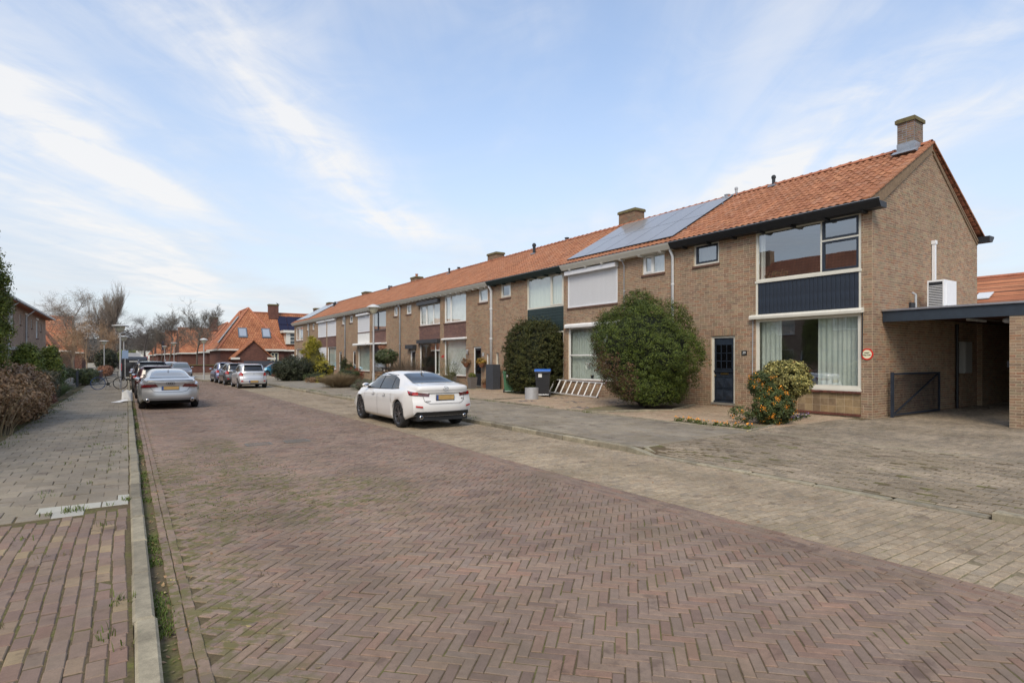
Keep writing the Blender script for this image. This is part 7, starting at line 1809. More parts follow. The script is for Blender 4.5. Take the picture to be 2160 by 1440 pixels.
def fastback(name, label, pm, ex, **kw):
    return build_car(S2, name, label, 'car', pm, [('front_window', [(-.02, .95), (1.12, .93), (.48, 1.32), (.02, 1.345)]), ('rear_side_window', [(-1.35, 1.0), (-.08, .95), (-.05, 1.345), (-.95, 1.27)])],
    rear_glass=[(-2.02, -.62), (-.95, -.52), (-.95, .52), (-2.02, .62)], front_glass=[(.45, -.55), (1.38, -.70), (1.38, .70), (.45, .55)],
    tail=[('tail_light', [(.36, .80), (.97, .765), (.955, .885), (.44, .90)], M_REDD, 'r'), ('tail_light_lens', [(.58, .835), (.95, .82), (.945, .85), (.60, .865)], mat('tail_light_mid', (.20, .015, .015), .15, coat=1), 'r'), ('headlight', [(.5, .62), (.88, .64), (.90, .72), (.5, .68)], M_CLEARL, 'f')],
    heads=[('grille', [(-.42, .36), (.42, .36), (.42, .66), (-.42, .66)], M_TRIMB, 'f')], rim=(M_RIM, 'five'), extras=ex, seams=SE2, plate_r=(.52, .11, .76), mirror=(.95, .97), glass=mat('car_glass_grey', (.07, .075, .08), .06, spec=1.0, coat=.8), **kw)
car = fastback('fastback_car', 'silver fastback car seen from behind, nearest car on the left side', P_SILV, ex2)
place(car, 1.28, 26.1, 90)
# ---- hatchback family --------------------------------------------------------------
def hatch(L=3.75, W=1.68, H=1.50, R=.30):
    h = L / 2
    return Car(L, W, [(-h, .95), (-h + .04, 1.02), (-h + .12, 1.12), (-h + .24, 1.30), (-h + .36, H - .07), (-h + .50, H - .03), (-.2, H), (.3, H - .03), (h - 1.15, 1.22), (h - .85, 1.02), (h - .70, .95), (h - .25, .80), (h, .62)],
        [(-h, .92), (-h + .6, .97), (0, .93), (h - .9, .88), (h - .3, .76), (h, .56)], low=[(-h, .28), (-h + .4, .22), (h - .5, .2), (h, .24)], wr=W / 2 - .27, wb=(-h + .62, h - .74), R=R, rear_bulge=.22, front_bulge=.34,
        rprof=[(.2, .10), (.34, .02), (.5, .0), (.62, .02), (.70, .08), (.95, .10), (1.3, .06), (1.6, .06)])
def build_hatch(S, name, label, pm, H, small_tail=True, plate_z=.42, heads_extra=True, suv=False, antenna=True, wiper=True, tailm=None, rim=(None, 'cap'), cat='car', roofbars=False, black_low=False):
    h = S.L / 2; W = S.W
    def ex(S_, r, b):
        if wiper: 
            a = S.topp(-h + .10, .05, .02); c = S.topp(-h + .13, -.30, .03); mb = MB(); mb.tube([a, c], .010, 5); obj('rear_wiper', mb, M_TRIMB, r, local=True)
        if antenna: mb = MB(); mb.tube([(-h + .65, 0, H - .03), (-h + .50, 0, H + .14)], .008, 5); obj('antenna', mb, M_TRIMB, r, local=True)
        mb = MB(); mb.prism([(-h + .30, -W + .34, H - .045), (-h + .24, -W + .34, H - .075), (-h + .26, -W + .34, H - .095), (-h + .40, -W + .34, H - .06)], (0, 2 * W - .68, 0)); obj('roof_spoiler', mb, pm, r, local=True)
        for sy in (1, -1):
            obj('reflector', patch(S.rear, [(sy * .55, .42), (sy * .68, .40), (sy * .70, .48), (sy * .60, .48)], 3, 1), M_REDL, r, local=True)
            if roofbars: mb = MB(); mb.tube([(-h + .5, sy * (S.wr - .04), H), (-h + .7, sy * (S.wr - .04), H + .05), (.3, sy * (S.wr - .04), H + .04), (.5, sy * (S.wr - .04), H - .02)], .018, 6); obj('roof_rail', mb, M_CHROME, r, local=True)
        obj('lid_seam', strip(S.rear, [(-.60, .92), (-.58, .60), (.58, .60), (.60, .92)], .010), M_TRIMB, b, local=True)
        q = S.rear(0, .88)[0] - .008; em = MB(); em.tube([(q, .055 * math.cos(t), .88 + .03 * math.sin(t)) for t in np.linspace(0, 2 * math.pi, 15)], .006, 5, cap=False); obj('emblem', em, M_CHROME, r, local=True)
        if black_low: obj('bumper_insert', patch(S.rear, [(-.66, .24), (.66, .24), (.70, .40), (-.70, .40)], 12, 2), M_TRIMB, r, local=True)
    zz = H - .13
    bx = h - 1.0
    return build_car(S, name, label, cat, pm, [('front_window', [(.0, .965), (bx + .12, .94), (bx - .42, zz), (.03, zz + .02)]), ('rear_side_window', [(-h + .98, .99), (-.06, .97), (-.03, zz + .02), (-h + .92, zz)]), ('quarter_window', [(-h + .42, 1.06), (-h + .92, .995), (-h + .86, zz), (-h + .58, zz - .05)])],
        rear_glass=[(-h + .055, -W + .27), (-h + .335, -W + .36), (-h + .335, W - .36), (-h + .055, W - .27)], front_glass=[(bx - .40, -S.wr + .05), (bx + .22, -W + .22), (bx + .22, W - .22), (bx - .40, S.wr - .05)],
        tail=[('tail_light', [(W - .27, .76), (W + .06, .78), (W + .02, .98), (W - .24, .95)], tailm or M_REDL, 'r'), ('tail_light_lens', [(W - .20, .78), (W - .06, .79), (W - .07, .84), (W - .19, .83)], M_CLEARL, 'r'),
              ('headlight', [(W - .36, .60), (W + .10, .68), (W + .14, .78), (W - .34, .70)], M_CLEARL, 'f')],
        heads=[('grille', [(-.34, .34), (.34, .34), (.42, .50), (-.42, .50)], M_TRIMB, 'f')], rim=rim, extras=ex, seams=[[(bx + .1, .9), (bx + .08, .35)], [(-.03, .94), (-.04, .24)], [(-h + .93, .97), (-h + .98, .7)]], plate_r=(.50, .11, plate_z), mirror=(bx - .05, .98), rocker=.05)
P_SIL2 = paint('light_silver_paint', (.55, .56, .57), .45, .32); P_GREY = paint('graphite_paint', (.075, .078, .082), .5, .3); P_BLUEG = paint('blue_grey_paint', (.16, .19, .30), .5, .3)
P_MAR = paint('dark_maroon_paint', (.045, .012, .014), .3, .3); P_BLK = paint('black_car_paint', (.016, .017, .02), .2, .25); P_TURQ = paint('turquoise_blue_paint', (.015, .15, .24), .4, .3); P_MIDG = paint('mid_grey_paint', (.24, .25, .27), .5, .3); P_RED = paint('red_car_paint', (.25, .02, .02), .2, .3)
Sh = hatch(3.75, 1.68, 1.50)
place(build_hatch(Sh, 'hatchback_car', 'bright silver small hatchback, first of the three parked beyond the white saloon', P_SIL2, 1.50), 6.42, 39.7, 90)
Sg = hatch(3.95, 1.72, 1.53)
place(build_hatch(Sg, 'hatchback_car', 'graphite grey hatchback with big red tail lights, second of the three in the strip', P_GREY, 1.53, wiper=True, black_low=True), 6.35, 45.0, 90)
place(build_hatch(hatch(3.9, 1.70, 1.55), 'hatchback_car', 'blue grey hatchback, third of the three parked in the strip', P_BLUEG, 1.55, black_low=True), 6.30, 49.6, 90)
place(build_hatch(hatch(4.0, 1.74, 1.47), 'hatchback_car', 'turquoise blue car parked sideways before the last house, behind the round bush', P_TURQ, 1.47, rim=(M_RIM, 'five')), 12.9, 62.4, 180)
place(build_hatch(hatch(4.1, 1.75, 1.50), 'hatchback_car', 'dark maroon hatchback directly in front of the silver fastback', P_MAR, 1.50, tailm=M_REDD), 1.15, 32.5, 90)
place(build_hatch(hatch(4.55, 1.85, 1.68, .36), 'off_road_car', 'black car with roof rails, third in the left row', P_BLK, 1.68, roofbars=True, cat='car'), 1.12, 38.2, 90)
place(build_hatch(hatch(4.3, 1.78, 1.52, .32), 'hatchback_car', 'red car with bright roof bars, fourth in the left row', P_RED, 1.52, roofbars=True), 1.15, 43.8, 90)
place(build_hatch(hatch(4.4, 1.78, 1.55, .32), 'estate_car', 'pale grey car, fifth in the left row behind the roof rails', P_SIL2, 1.55, roofbars=True), 1.2, 49.4, 90)
place(build_hatch(hatch(4.2, 1.76, 1.50, .32), 'hatchback_car', 'mid grey car facing the camera by the right pavement corner', P_MIDG, 1.50), 4.15, 62.0, -90)
place(build_hatch(hatch(4.2, 1.76, 1.50, .32), 'hatchback_car', 'silver car facing the camera, farther than the mid grey one', P_SIL2, 1.50), 4.15, 75.5, -90)
place(build_hatch(hatch(4.2, 1.76, 1.48, .32), 'hatchback_car', 'farthest dark parked car on the left, ahead of the black van', P_GREY, 1.48), 1.3, 74, 90)

# ---- van and truck ---------------------------------------------------------------
def van(name, label, cat, x, y, L, W, H, pm, boxm=None, rz=90):
    r = thing(name, (x, y, .014), label, cat, 'parked cars'); h = L / 2; w = W / 2
    def bx(nm, prof, m_, y0=-w, y1=w, par=None):
        mb = MB(); mb.prism([(p[0], y0, p[1]) for p in prof], (0, y1 - y0, 0)); o = link(nm, mesh_np(nm, mb.v, mb.f, m_), par or r); return o
    if boxm:
        bx('cargo_box', [(-h, .75), (h - 1.75, .75), (h - 1.75, H), (-h, H)], boxm); bx('cab', [(h - 1.7, .4), (h, .4), (h, 1.2), (h - .35, 2.0), (h - .6, 2.3), (h - 1.7, 2.3)], pm, -w + .1, w - .1); bx('chassis', [(-h + .1, .5), (h - 1.7, .5), (h - 1.7, .74), (-h + .1, .74)], M_UNDER, -w + .3, w - .3)
    else:
        mb = MB(); b_ = link('body', mesh_np('body', *(lambda m__: (m__.v, m__.f))(MB().prism([(-h + .02, -w, .35), (h - .05, -w, .35), (h, -w, .9), (h - .75, -w, 1.15), (h - 1.45, -w, H - .05), (h - 1.7, -w, H), (-h + .12, -w, H), (-h, -w, H - .15)], (0, W, 0))), pm), r)
        md = b_.modifiers.new('bevel', 'BEVEL'); md.width = .09; md.segments = 3; md.limit_method = 'ANGLE'
        for s_ in (-1, 1): bx('rear_window', [(-h - .012, 1.05), (-h - .012, 1.50), (-h + .02, 1.50), (-h + .02, 1.05)], M_CGLASS, *sorted((s_ * .08, s_ * (w - .2)))); bx('tail_light', [(-h - .015, .85), (-h - .015, 1.45), (-h + .1, 1.45), (-h + .1, .85)], M_REDL, *sorted((s_ * (w - .14), s_ * (w + .005))))
        bx('bumper', [(-h - .06, .38), (-h - .06, .58), (-h + .1, .58), (-h + .1, .38)], M_TRIMB); bx('number_plate', [(-h - .075, .42), (-h - .075, .53), (-h - .061, .53), (-h - .061, .42)], M_PLATE, -.26, .26)
        bx('lettering_strip', [(-h - .016, 1.56), (-h - .016, 1.62), (-h - .002, 1.62), (-h - .002, 1.56)], M_WHITE, -.3, .3)
    t, ri, bk = wheel_mesh(.33, M_RIM, 'cap')
    for xc in (-h + .9, h - .85):
        for sy in (1, -1):
            w_ = link('wheel', t, r); w_.location = (xc, sy * (w - .10), .33); w_.rotation_euler = (0, 0, 0 if sy > 0 else math.pi); link('rim', ri, w_)
    r.rotation_euler = (0, 0, RAD(rz)); return r
van('panel_van', 'black panel van parked half on the left pavement behind the lamp posts', 'van', .45, 58.5, 4.9, 1.9, 1.98, P_BLK)
van('box_truck', 'white box truck far down the street beyond the black van', 'truck', 1.2, 150, 7.5, 2.4, 3.1, P_WHITE, boxm=mat('box_white', (.66, .67, .66), .5))
# ================================================================ street furniture and small things
M_POST = mat('galvanised_post', (.42, .42, .41), .5, .35, var=.12, vscale=3, streak=True); M_LHEAD = mat('lamp_cap', (.50, .51, .50), .45, var=.1); M_LBOWL = mat('lamp_bowl', (.52, .50, .38), .35, spec=.6, coat=.3)
def lamp(x, y, z, h, label, flat=False, s=1.0):
    r = thing('street_lamp', (x, y, z), label, 'street lamp', 'street lamps with mushroom heads')
    mb = MB(); mb.lathe([(.062 * s, 0), (.060 * s, 1.0), (.045 * s, 1.05), (.042 * s, h - .42)], (x, y, z), 12); obj('post', mb, M_POST, r, smooth=True)
    if not flat:
        mb = MB(); mb.lathe([(.05, h - .46), (.10, h - .42), (.17, h - .32), (.225, h - .19), (.235, h - .15)], (x, y, z), 24); obj('bowl', mb, M_LBOWL, r, smooth=True)
        mb = MB(); mb.lathe([(.32, h - .155), (.315, h - .13), (.20, h - .06), (.06, h - .005), (.005, h)], (x, y, z), 24); mb.lathe([(.005, h - .15), (.32, h - .155)], (x, y, z), 24); obj('cap', mb, M_LHEAD, r, smooth=True)
    else:
        mb = MB(); mb.lathe([(.05, h - .46), (.14, h - .40), (.22, h - .25), (.24, h - .12), (.24, h - .10)], (x, y, z), 24); obj('bowl', mb, M_LBOWL, r, smooth=True)
        mb = MB(); mb.lathe([(.005, h - .13), (.42, h - .10), (.43, h - .06), (.30, h - .03), (.005, h)], (x, y, z), 28); obj('cap', mb, M_LHEAD, r, smooth=True)
    mb = MB(); mb.box(x - .03, x + .03, y - .068, y - .055, z + .5, z + .8); obj('hatch', mb, M_POST, r)
    return r
lamp(9.54, 25.8, .13, 4.22, 'tall street lamp on the right pavement just behind the white saloon')
lamp(-.33, 40.6, .06, 3.75, 'street lamp on the left pavement that the bicycle leans on', True)
lamp(-.75, 62.0, .06, 3.75, 'second street lamp on the left pavement, right of the nearest one', True) if False else lamp(.02 - .25, 58.5, .06, 3.7, 'second street lamp on the left, in front of the white truck', True)
lamp(-2.0, 74.0, .06, 3.7, 'third street lamp on the left, at the beech hedge', True)
lamp(5.35, 54.4, .10, 3.45, 'street lamp on the pavement corner at the right, beyond the parked hatchbacks')
lamp(5.4, 92.0, .10, 4.0, 'street lamp far down the right side by the third cottage', True); lamp(5.5, 118, .10, 4.0, 'farthest street lamp on the right side', True)
# traffic sign pole behind the near left lamp
r = thing('street_sign', (-.12, 52, .06), 'blue street sign on a thin pole between the left lamp posts', 'sign')
mb = MB(); mb.tube([(-.12, 52, .06), (-.12, 52, 2.5)], .03, 8); obj('pole', mb, M_POST, r)
mb = MB(); mb.box(-.32, .08, 51.96, 51.975, 1.85, 2.45); obj('sign_plate', mb, mat('sign_blue', (.22, .30, .42), .4), r)
r = thing('street_sign', (3.0, 130, .0), 'tiny red topped sign far away in the middle of the street', 'sign')
mb = MB(); mb.tube([(3.0, 130, 0), (3.0, 130, 2.0)], .04, 6); obj('pole', mb, M_POST, r); mb = MB(); mb.box(2.7, 3.3, 129.9, 129.95, 1.7, 2.3); obj('sign_plate', mb, M_REDL, r)
# bicycle against the lamp, seen from the side
def bicycle(x, y, z):
    r = thing('bicycle', (x, y, z), 'dark city bicycle with blue rear tyre leaning on the left street lamp', 'bicycle')
    R = .34; a = (x - .95, y - .1, z + R); b = (x + .10, y - .02, z + R)
    def wh(c, m_):
        mb = MB(); mb.tube([(c[0] + R * math.cos(t), c[1], c[2] + R * math.sin(t)) for t in np.linspace(0, 2 * math.pi, 29)], .022, 6, cap=False); w = obj('wheel', mb, m_, r, smooth=True)
        mb = MB()
        for k in range(12):
            t = math.pi * k / 6; mb.tube([(c[0], c[1], c[2]), (c[0] + R * math.cos(t), c[1], c[2] + R * math.sin(t))], .003, 3)
        mb.ell(c, (.03, .03, .03), 8, 6); obj('spokes', mb, M_ALU, w)
    wh(a, mat('blue_tyre', (.03, .06, .14), .6)); wh(b, M_TYRE)
    bb = (x - .48, y - .06, z + .30); seat = (x - .62, y - .07, z + .82); head = (x - .04, y - .04, z + .85)
    mb = MB()
    for p, q in ((a, bb), (a, (x - .60, y - .07, z + .68)), (bb, seat), (bb, (x - .02, y - .03, z + .62)), ((x - .59, y - .07, z + .62), (x - .03, y - .03, z + .72)), (head, b)): mb.tube([p, q], .016, 6)
    obj('frame', mb, M_BLACK, r)
    mb = MB(); mb.prism([(seat[0] - .14, seat[1] - .07, seat[2]), (seat[0] + .14, seat[1] - .02, seat[2] + .01), (seat[0] + .14, seat[1] + .02, seat[2] + .01), (seat[0] - .14, seat[1] + .07, seat[2])], (0, 0, .045)); obj('saddle', mb, M_TRIMB, r)
    mb = MB(); mb.tube([(head[0], head[1], head[2]), (head[0] + .02, head[1], head[2] + .14), (head[0] - .14, head[1] + .28, head[2] + .16)], .012, 5); mb.tube([(head[0] + .02, head[1], head[2] + .14), (head[0] - .14, head[1] - .28, head[2] + .16)], .012, 5); obj('handlebar', mb, M_TRIMB, r)
    mb = MB(); mb.box(x - 1.12, x - .66, y - .14, y - .02, z + .73, z + .75); mb.tube([(x - 1.05, y - .08, z + .73), a], .007, 4); obj('carrier', mb, M_BLACK, r)
    mb = MB(); mb.lathe([(.001, -.01), (.09, -.01), (.09, .01), (.001, .01)], (bb[0], bb[1] - .03, bb[2]), 14, axis='y'); mb.tube([(bb[0], bb[1] - .05, bb[2]), (bb[0] + .10, bb[1] - .05, bb[2] - .13)], .01, 5); mb.box(bb[0] + .05, bb[0] + .16, bb[1] - .12, bb[1] - .04, bb[2] - .15, bb[2] - .12); obj('crank', mb, M_TRIMB, r)
    mb = MB(); mb.tube([(bb[0] - .05, bb[1], bb[2]), (bb[0] - .12, bb[1] - .2, z)], .01, 5); obj('kickstand', mb, M_TRIMB, r)
bicycle(-.42, 40.2, .075)
# white bulk bag and scraps beside the silver fastback
r = MB()
xs = np.linspace(0, 1, 9); V = []
def bagp(u, v):
    a = u * 2 * math.pi; sq = 1 / max(abs(math.cos(a)), abs(math.sin(a))) ** .75
    rr = .19 * sq * (1 + .08 * math.sin(5 * a + v * 4)) * (1 - .12 * v); return (rr * math.cos(a) + .0, 28.6 + rr * 1.2 * math.sin(a), .07 + v * (.42 + .05 * math.sin(3 * a)))
nu, nv = 28, 8
V = [bagp(i / nu, j / nv) for j in range(nv + 1) for i in range(nu)]; F = [(j * nu + i, j * nu + (i + 1) % nu, (j + 1) * nu + (i + 1) % nu, (j + 1) * nu + i) for j in range(nv) for i in range(nu)]
r.add(V, F); M_BAG = mat('woven_white', (.66, .66, .64), .8, var=.08, bump=.4, bscale=25); top('bulk_bag', r, M_BAG, (0, 28.6, .07), 'open white woven bulk bag at the kerb beside the silver fastback', 'bag', smooth=True)
mb = MB(); mb.poly([(-.55, 27.7, .085), (-.25, 27.55, .08), (-.05, 27.9, .12), (-.18, 28.2, .14), (-.38, 28.0, .10)]); mb.poly([(-.18, 28.2, .14), (-.05, 27.9, .12), (.04, 28.1, .11), (-.02, 28.35, .16)]); top('plastic_sheet', mb, M_BAG, (-.25, 27.9, .07), 'crumpled white plastic sheet on the pavement by the bulk bag', 'sheet')
# wheelie bins
def wheelie(x, y, z, label, bm, lm, rz=0, s=1.0):
    r = bpy.data.objects.new('wheelie_bin', None); COL.objects.link(r); props(r, label=label, category='bin', group='wheelie bins in the gardens')
    mb = MB(); w, d, h = .29, .33, 1.0
    mb.add([(-w*.8,-d*.75,.06),(w*.8,-d*.75,.06),(w*.8,d*.55,.06),(-w*.8,d*.55,.06),(-w,-d,h),(w,-d,h),(w,d,h),(-w,d,h)], [(0,3,2,1),(4,5,6,7),(0,1,5,4),(1,2,6,5),(2,3,7,6),(3,0,4,7)])
    mb.box(-w - .02, w + .02, -d - .02, d + .02, h - .04, h + .005); obj('body', mb, bm, r, local=True)
    mb = MB(); mb.prism([(-w - .02, -d - .04, h + .01), (-w - .02, d + .03, h + .01), (-w - .02, d + .02, h + .075), (-w - .02, -d * .2, h + .10), (-w - .02, -d - .03, h + .06)], (2 * w + .04, 0, 0)); obj('lid', mb, lm, r, local=True)
    for sx in (-1, 1):
        mb = MB(); mb.lathe([(.001, -.03), (.095, -.03), (.10, 0), (.095, .03), (.001, .03)], (sx * (w * .95), d * .55, .10), 16, axis='x'); obj('wheel', mb, M_TYRE, r, local=True)
    mb = MB(); mb.tube([(-w * .7, d + .05, h - .03), (w * .7, d + .05, h - .03)], .018, 6); mb.box(-w * .7, -w * .6, d, d + .05, h - .05, h - .01); mb.box(w * .6, w * .7, d, d + .05, h - .05, h - .01); obj('handle', mb, bm, r, local=True)
    mb = MB(); mb.tube([(-w * .9, d * .55, .10), (w * .9, d * .55, .10)], .012, 6); obj('axle', mb, M_ALU, r, local=True)
    mb = MB(); mb.box(-.09, .0, d * .93, d * .95, .72, .86); 
    st = MB(); st.quad((.02, d * .995, .78), (.16, d * .995, .78), (.16, d * 1.02, .93), (.02, d * 1.02, .93)); obj('sticker', st, M_WHITE, r, local=True)
    r.location = (x, y, z); r.rotation_euler = (0, 0, RAD(rz)); r.scale = (s, s, s); return r
M_BIN = mat('bin_grey', (.022, .024, .028), .5, var=.1); M_BLUE = mat('lid_blue', (.02, .13, .50), .45); M_BGRN = mat('bin_green', (.06, .17, .09), .5, var=.1)
wheelie(14.7, 19.55, .19, 'dark grey wheelie bin with bright blue lid in front of the yew', M_BIN, M_BLUE, rz=140, s=1.08)
wheelie(15.2, 22.9, .19, 'light green wheelie bin half hidden on the left side of the yew', M_BGRN, M_BGRN, rz=150, s=.95)
wheelie(14.8, 51.0, .15, 'green wheelie bin by the far front gardens below the shutters', mat('bin_dark_green', (.02, .06, .035), .5), MAT['bin_dark_green'], rz=120)
wheelie(15.2, 38.2, .15, 'black wheelie bin beside the blue front door behind the lamp', M_BIN, M_BIN, rz=120)
mb = MB(); mb.lathe([(.27, 0), (.27, .46), (.262, .46), (.262, .01), (.001, .01)], (13.5, 18.7, .19), 32); top('round_tub', mb, mat('tub_grey', (.40, .41, .42), .5, .3, var=.08), (13.5, 18.7, .19), 'plain grey cylindrical tub standing in front of the yew', 'tub', smooth=False)
mb = MB(); mb.box(15.75, 16.2, 25.25, 25.95, .19, 1.52); mb.box(15.745, 15.75, 25.28, 25.92, 1.40, 1.43); top('utility_cabinet', mb, mat('anthracite_box', (.05, .055, .065), .5, var=.1), (16, 25.6, .19), 'tall anthracite storage cabinet by the white downpipe', 'cabinet')
def pot(x, y, h, w, label, pm, gm, gs=.2, group='plant pots at the doors'):
    r = thing('plant_pot', (x, y, .19), label, 'plant pot', group)
    mb = MB(); a, b = w / 2 * .72, w / 2; mb.add([(x-a,y-a,.19),(x+a,y-a,.19),(x+a,y+a,.19),(x-a,y+a,.19),(x-b,y-b,.19+h),(x+b,y-b,.19+h),(x+b,y+b,.19+h),(x-b,y+b,.19+h)], [(0,3,2,1),(4,5,6,7),(0,1,5,4),(1,2,6,5),(2,3,7,6),(3,0,4,7)]); obj('pot', mb, pm, r)
    if gm: P, N = lumpy((x, y, .19 + h + .08), (gs, gs, gs * .7), 50, .07, 24, .04); add_leaves(r, 'foliage', P, N, np.full(len(P), .045), gm)
M_POT = mat('taupe_pot', (.16, .14, .125), .7, var=.1)
pot(15.9, 30.0, .62, .42, 'square taupe pot with box ball left of the flower basket door', M_POT, G_HED); pot(15.7, 27.3, .62, .42, 'square taupe pot with box ball right in front of the flower basket door', M_POT, G_THU)
pot(16.0, 23.6, .42, .3, 'small black pot between yew and front door', M_BLACK, G_GREY); pot(16.1, 26.6, .3, .24, 'small terracotta pot at the foot of the white downpipe', mat('terracotta', (.25, .11, .06), .8), G_BRN)
# hanging baskets
for y, lb, m_ in ((28.9, 'rust coloured hanging flower basket left of the dark door', G_BRN), (27.15, 'yellow hanging flower basket right of the dark door', leaf_mat('basket_yellow', [(.40, .26, .03), (.22, .19, .04), (.45, .18, .03), (.10, .12, .03)], trans=.1))):
    r = thing('hanging_basket', (16.2, y, 1.5), lb, 'flower basket', 'hanging flower baskets'); mb = MB(); mb.lathe([(.02, -.28), (.10, -.25), (.17, -.1), (.19, 0)], (16.2, y, 1.60), 12); obj('bowl', mb, mat('terracotta', (.25, .11, .06), .8), r)
    P, N = lumpy((16.18, y, 1.68), (.24, .26, .17), 40, .09, 24, .05); add_leaves(r, 'flowers', P, N, np.full(len(P), .055), m_)
    mb = MB(); mb.tube([(16.43, y, 2.05), (16.2, y, 2.08), (16.2, y, 1.9)], .01, 4); obj('bracket', mb, M_BLACK, r)
r = thing('wall_lantern', (16.35, 28.95, 2.2), 'small wall lantern above the rust coloured basket', 'lantern'); mb = MB(); mb.lathe([(.03, -.12), (.07, .06), (.09, .07), (.01, .14)], (16.3, 28.95, 2.2), 8); mb.tube([(16.43, 28.95, 2.3), (16.3, 28.95, 2.38)], .012, 4); obj('lantern_body', mb, M_GREYP, r)
# aluminium ladder lying on its edge against the low wall
M_LAD = mat('ladder_alu', (.56, .57, .57), .45, .25, var=.05)
r = thing('ladder', (16.0, 18.6, .2), 'aluminium extension ladder lying on its side below the curtained window', 'ladder')
def LP(t, h, dx=0): return (16.05 - .62 * (.6 - h) + dx, 20.45 - t * 3.3, .30 + h * 1.05 - t * .06)
for q, (h0, h1) in enumerate(((.03, .03), (.56, .56))):
    mb = MB()
    for dx in (0, -.10): mb.tube([LP(0, h0, dx), LP(1, h1, dx)], .024, 4)
    obj('rail', mb, M_LAD, r)
for i in range(9):
    for dx in (0, -.10):
        mb = MB(); t = .03 + i * .117 + (.02 if dx else 0); mb.tube([LP(t, .03, dx), LP(t, .56, dx)], .014, 5); obj('rung', mb, M_LAD, r)
for t in (0, 1): mb = MB(); mb.box(*[v for p in zip(LP(t, .0, -.13), LP(t, .06, .03)) for v in sorted(p)]) if False else mb.ell(LP(t, .03, -.05), (.05, .03, .03), 8, 6); obj('foot', mb, M_BLACK, r)
# orchid and vase in the window of the second house
r = thing('orchid', (16.66, 18.6, .96), 'white orchid in a dark pot on the window sill of the second house', 'plant'); mb = MB(); mb.lathe([(.06, 0), (.08, .14)], (16.66, 18.6, .97), 10); obj('pot', mb, M_BLACK, r)
mb = MB(); mb.tube([(16.66, 18.6, 1.1), (16.64, 18.65, 1.45), (16.6, 18.8, 1.6)], .006, 4); obj('stem', mb, mat('stem_green', (.06, .09, .03), .7), r); P = np.array([(16.6, 18.75, 1.55)]) + RNG.normal(0, .07, (40, 3)); add_leaves(r, 'blossoms', P, np.tile([-1., 0, 0], (40, 1)), np.full(40, .07), leaf_mat('white_petal', [(.75, .75, .74), (.68, .66, .68)], trans=.1), .9)
r = thing('window_plants', (16.7, 10.2, 4.3), 'green pot plants on the upstairs window sill of the end house', 'plant')
for i in range(3): P, N = lumpy((16.68, 10.45 - i * .25, 4.42), (.10, .13, .09), 16, .05, 20, .03); add_leaves(r, 'foliage', P, N, np.full(len(P), .04), G_HED)
# gate, fences, low walls on the left
r = thing('picket_gate', (-2.6, 44.6, .06), 'dark blue picket gate at the left pavement edge', 'gate')
for i in range(8): mb = MB(); x = -2.55; y = 43.6 + i * .22; mb.box(x - .012, x + .012, y, y + .13, .08, 1.05); obj('slat', mb, M_NAVY, r)
for z in (.25, .85): mb = MB(); mb.box(-2.59, -2.56, 43.5, 45.4, z, z + .08); obj('rail', mb, M_NAVY, r)
mb = MB(); mb.box(-2.0, -1.85, 50.6, 50.8, .05, .85); top('gate_post', mb, M_PIPEW, (-1.9, 50.7, .05), 'white stone post at the end of the trimmed green hedge', 'post')
r = thing('low_fence', (-1.95, 56, .05), 'low brick wall with dark rail beyond the white post', 'fence'); mb = MB(); mb.box(-2.1, -1.95, 51.0, 68.0, .05, .62); obj('wall', mb, M_DARKWALL, r); mb = MB(); mb.box(-2.14, -1.91, 51.0, 68.0, .62, .72); obj('coping', mb, M_CASE, r)
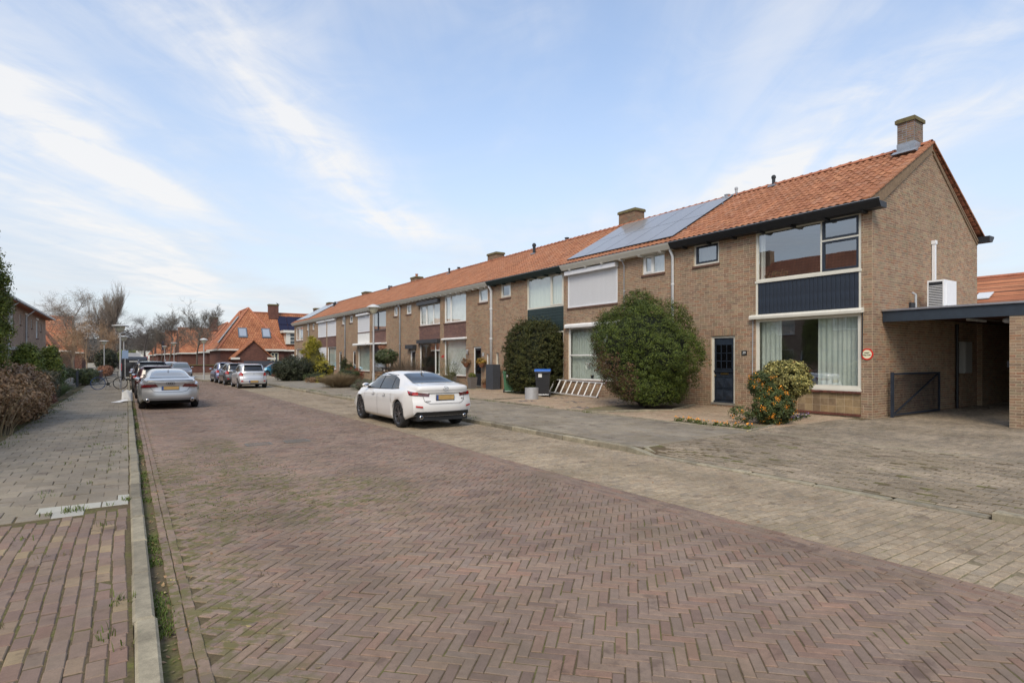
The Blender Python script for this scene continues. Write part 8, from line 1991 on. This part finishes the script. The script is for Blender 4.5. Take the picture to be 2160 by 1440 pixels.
# fences by the cottages
r = thing('slat_fence', (17, 76, .1), 'dark grey slatted garden fence in front of the corner cottage', 'fence')
n = 44; A_ = np.stack([11.9 + np.arange(n) * .25, np.full(n, 76.0), np.full(n, .85)], 1); pieces('slat', None, chamfer_box(.235, 1.45, .03, .004), mats4(A_, *AXG), r, mat('fence_slate', (.055, .065, .085), .6, var=.15), 60)
r = thing('picket_fence', (13, 70.9, .1), 'low dark railing fence along the side street', 'fence')
mb = MB(); mb.box(9.0, 16.0, 71.3, 71.34, .95, 1.0); mb.box(9.0, 16.0, 71.3, 71.34, .25, .30); obj('rail', mb, M_BLACK, r)
n = 34; A_ = np.stack([9.1 + np.arange(n) * .2, np.full(n, 71.29), np.full(n, .6)], 1); pieces('slat', None, chamfer_box(.05, .8, .02, .004), mats4(A_, *AXG), r, M_BLACK, 60)
r = thing('garden_wall', (7.5, 80.4, .1), 'low dark garden wall with mossy coping behind the corner lamp', 'wall'); mb = MB(); mb.box(5.4, 9.6, 80.2, 80.5, .05, 1.0); mb.box(5.4, 5.7, 80.5, 100, .05, 1.0); obj('wall', mb, M_DARKWALL, r); mb = MB(); mb.box(5.3, 9.7, 80.1, 80.6, 1.0, 1.12); mb.box(5.3, 5.8, 80.6, 100, 1.0, 1.12); obj('coping', mb, MAT['mossy_cap'], r)
mb = MB(); mb.box(11.3, 14.3, 57.3, 57.5, .1, .52); top('low_wall', mb, M_DARKWALL, (12.8, 57.4, .1), 'low brown garden wall in front of the turquoise car', 'wall')
r = thing('waste_container', (5.9, 57, .1), 'small dark litter bin beside the parked blue grey hatchback', 'litter bin'); mb = MB(); mb.lathe([(.22, 0), (.25, .75), (.27, .76), (.27, .82), (.05, .95), (.005, .96)], (7.7, 56, .1), 14); obj('body', mb, M_BIN, r)
# crow-like bird on the cottage chimney
mb = MB(); mb.ell((18.3, 88.9, 9.87), (.12, .07, .08), 8, 6); mb.ell((18.18, 88.9, 9.97), (.05, .05, .05), 8, 6); mb.prism([(18.4, 88.87, 9.87), (18.6, 88.87, 9.81), (18.6, 88.93, 9.81), (18.4, 88.93, 9.87)], (0, 0, .03)); mb.box(18.29, 18.31, 88.89, 88.91, 9.74, 9.83)
top('perched_bird', mb, M_BLACK, (18.3, 88.9, 9.75), 'small dark bird perched on the chimney of the corner cottage', 'bird', smooth=True)
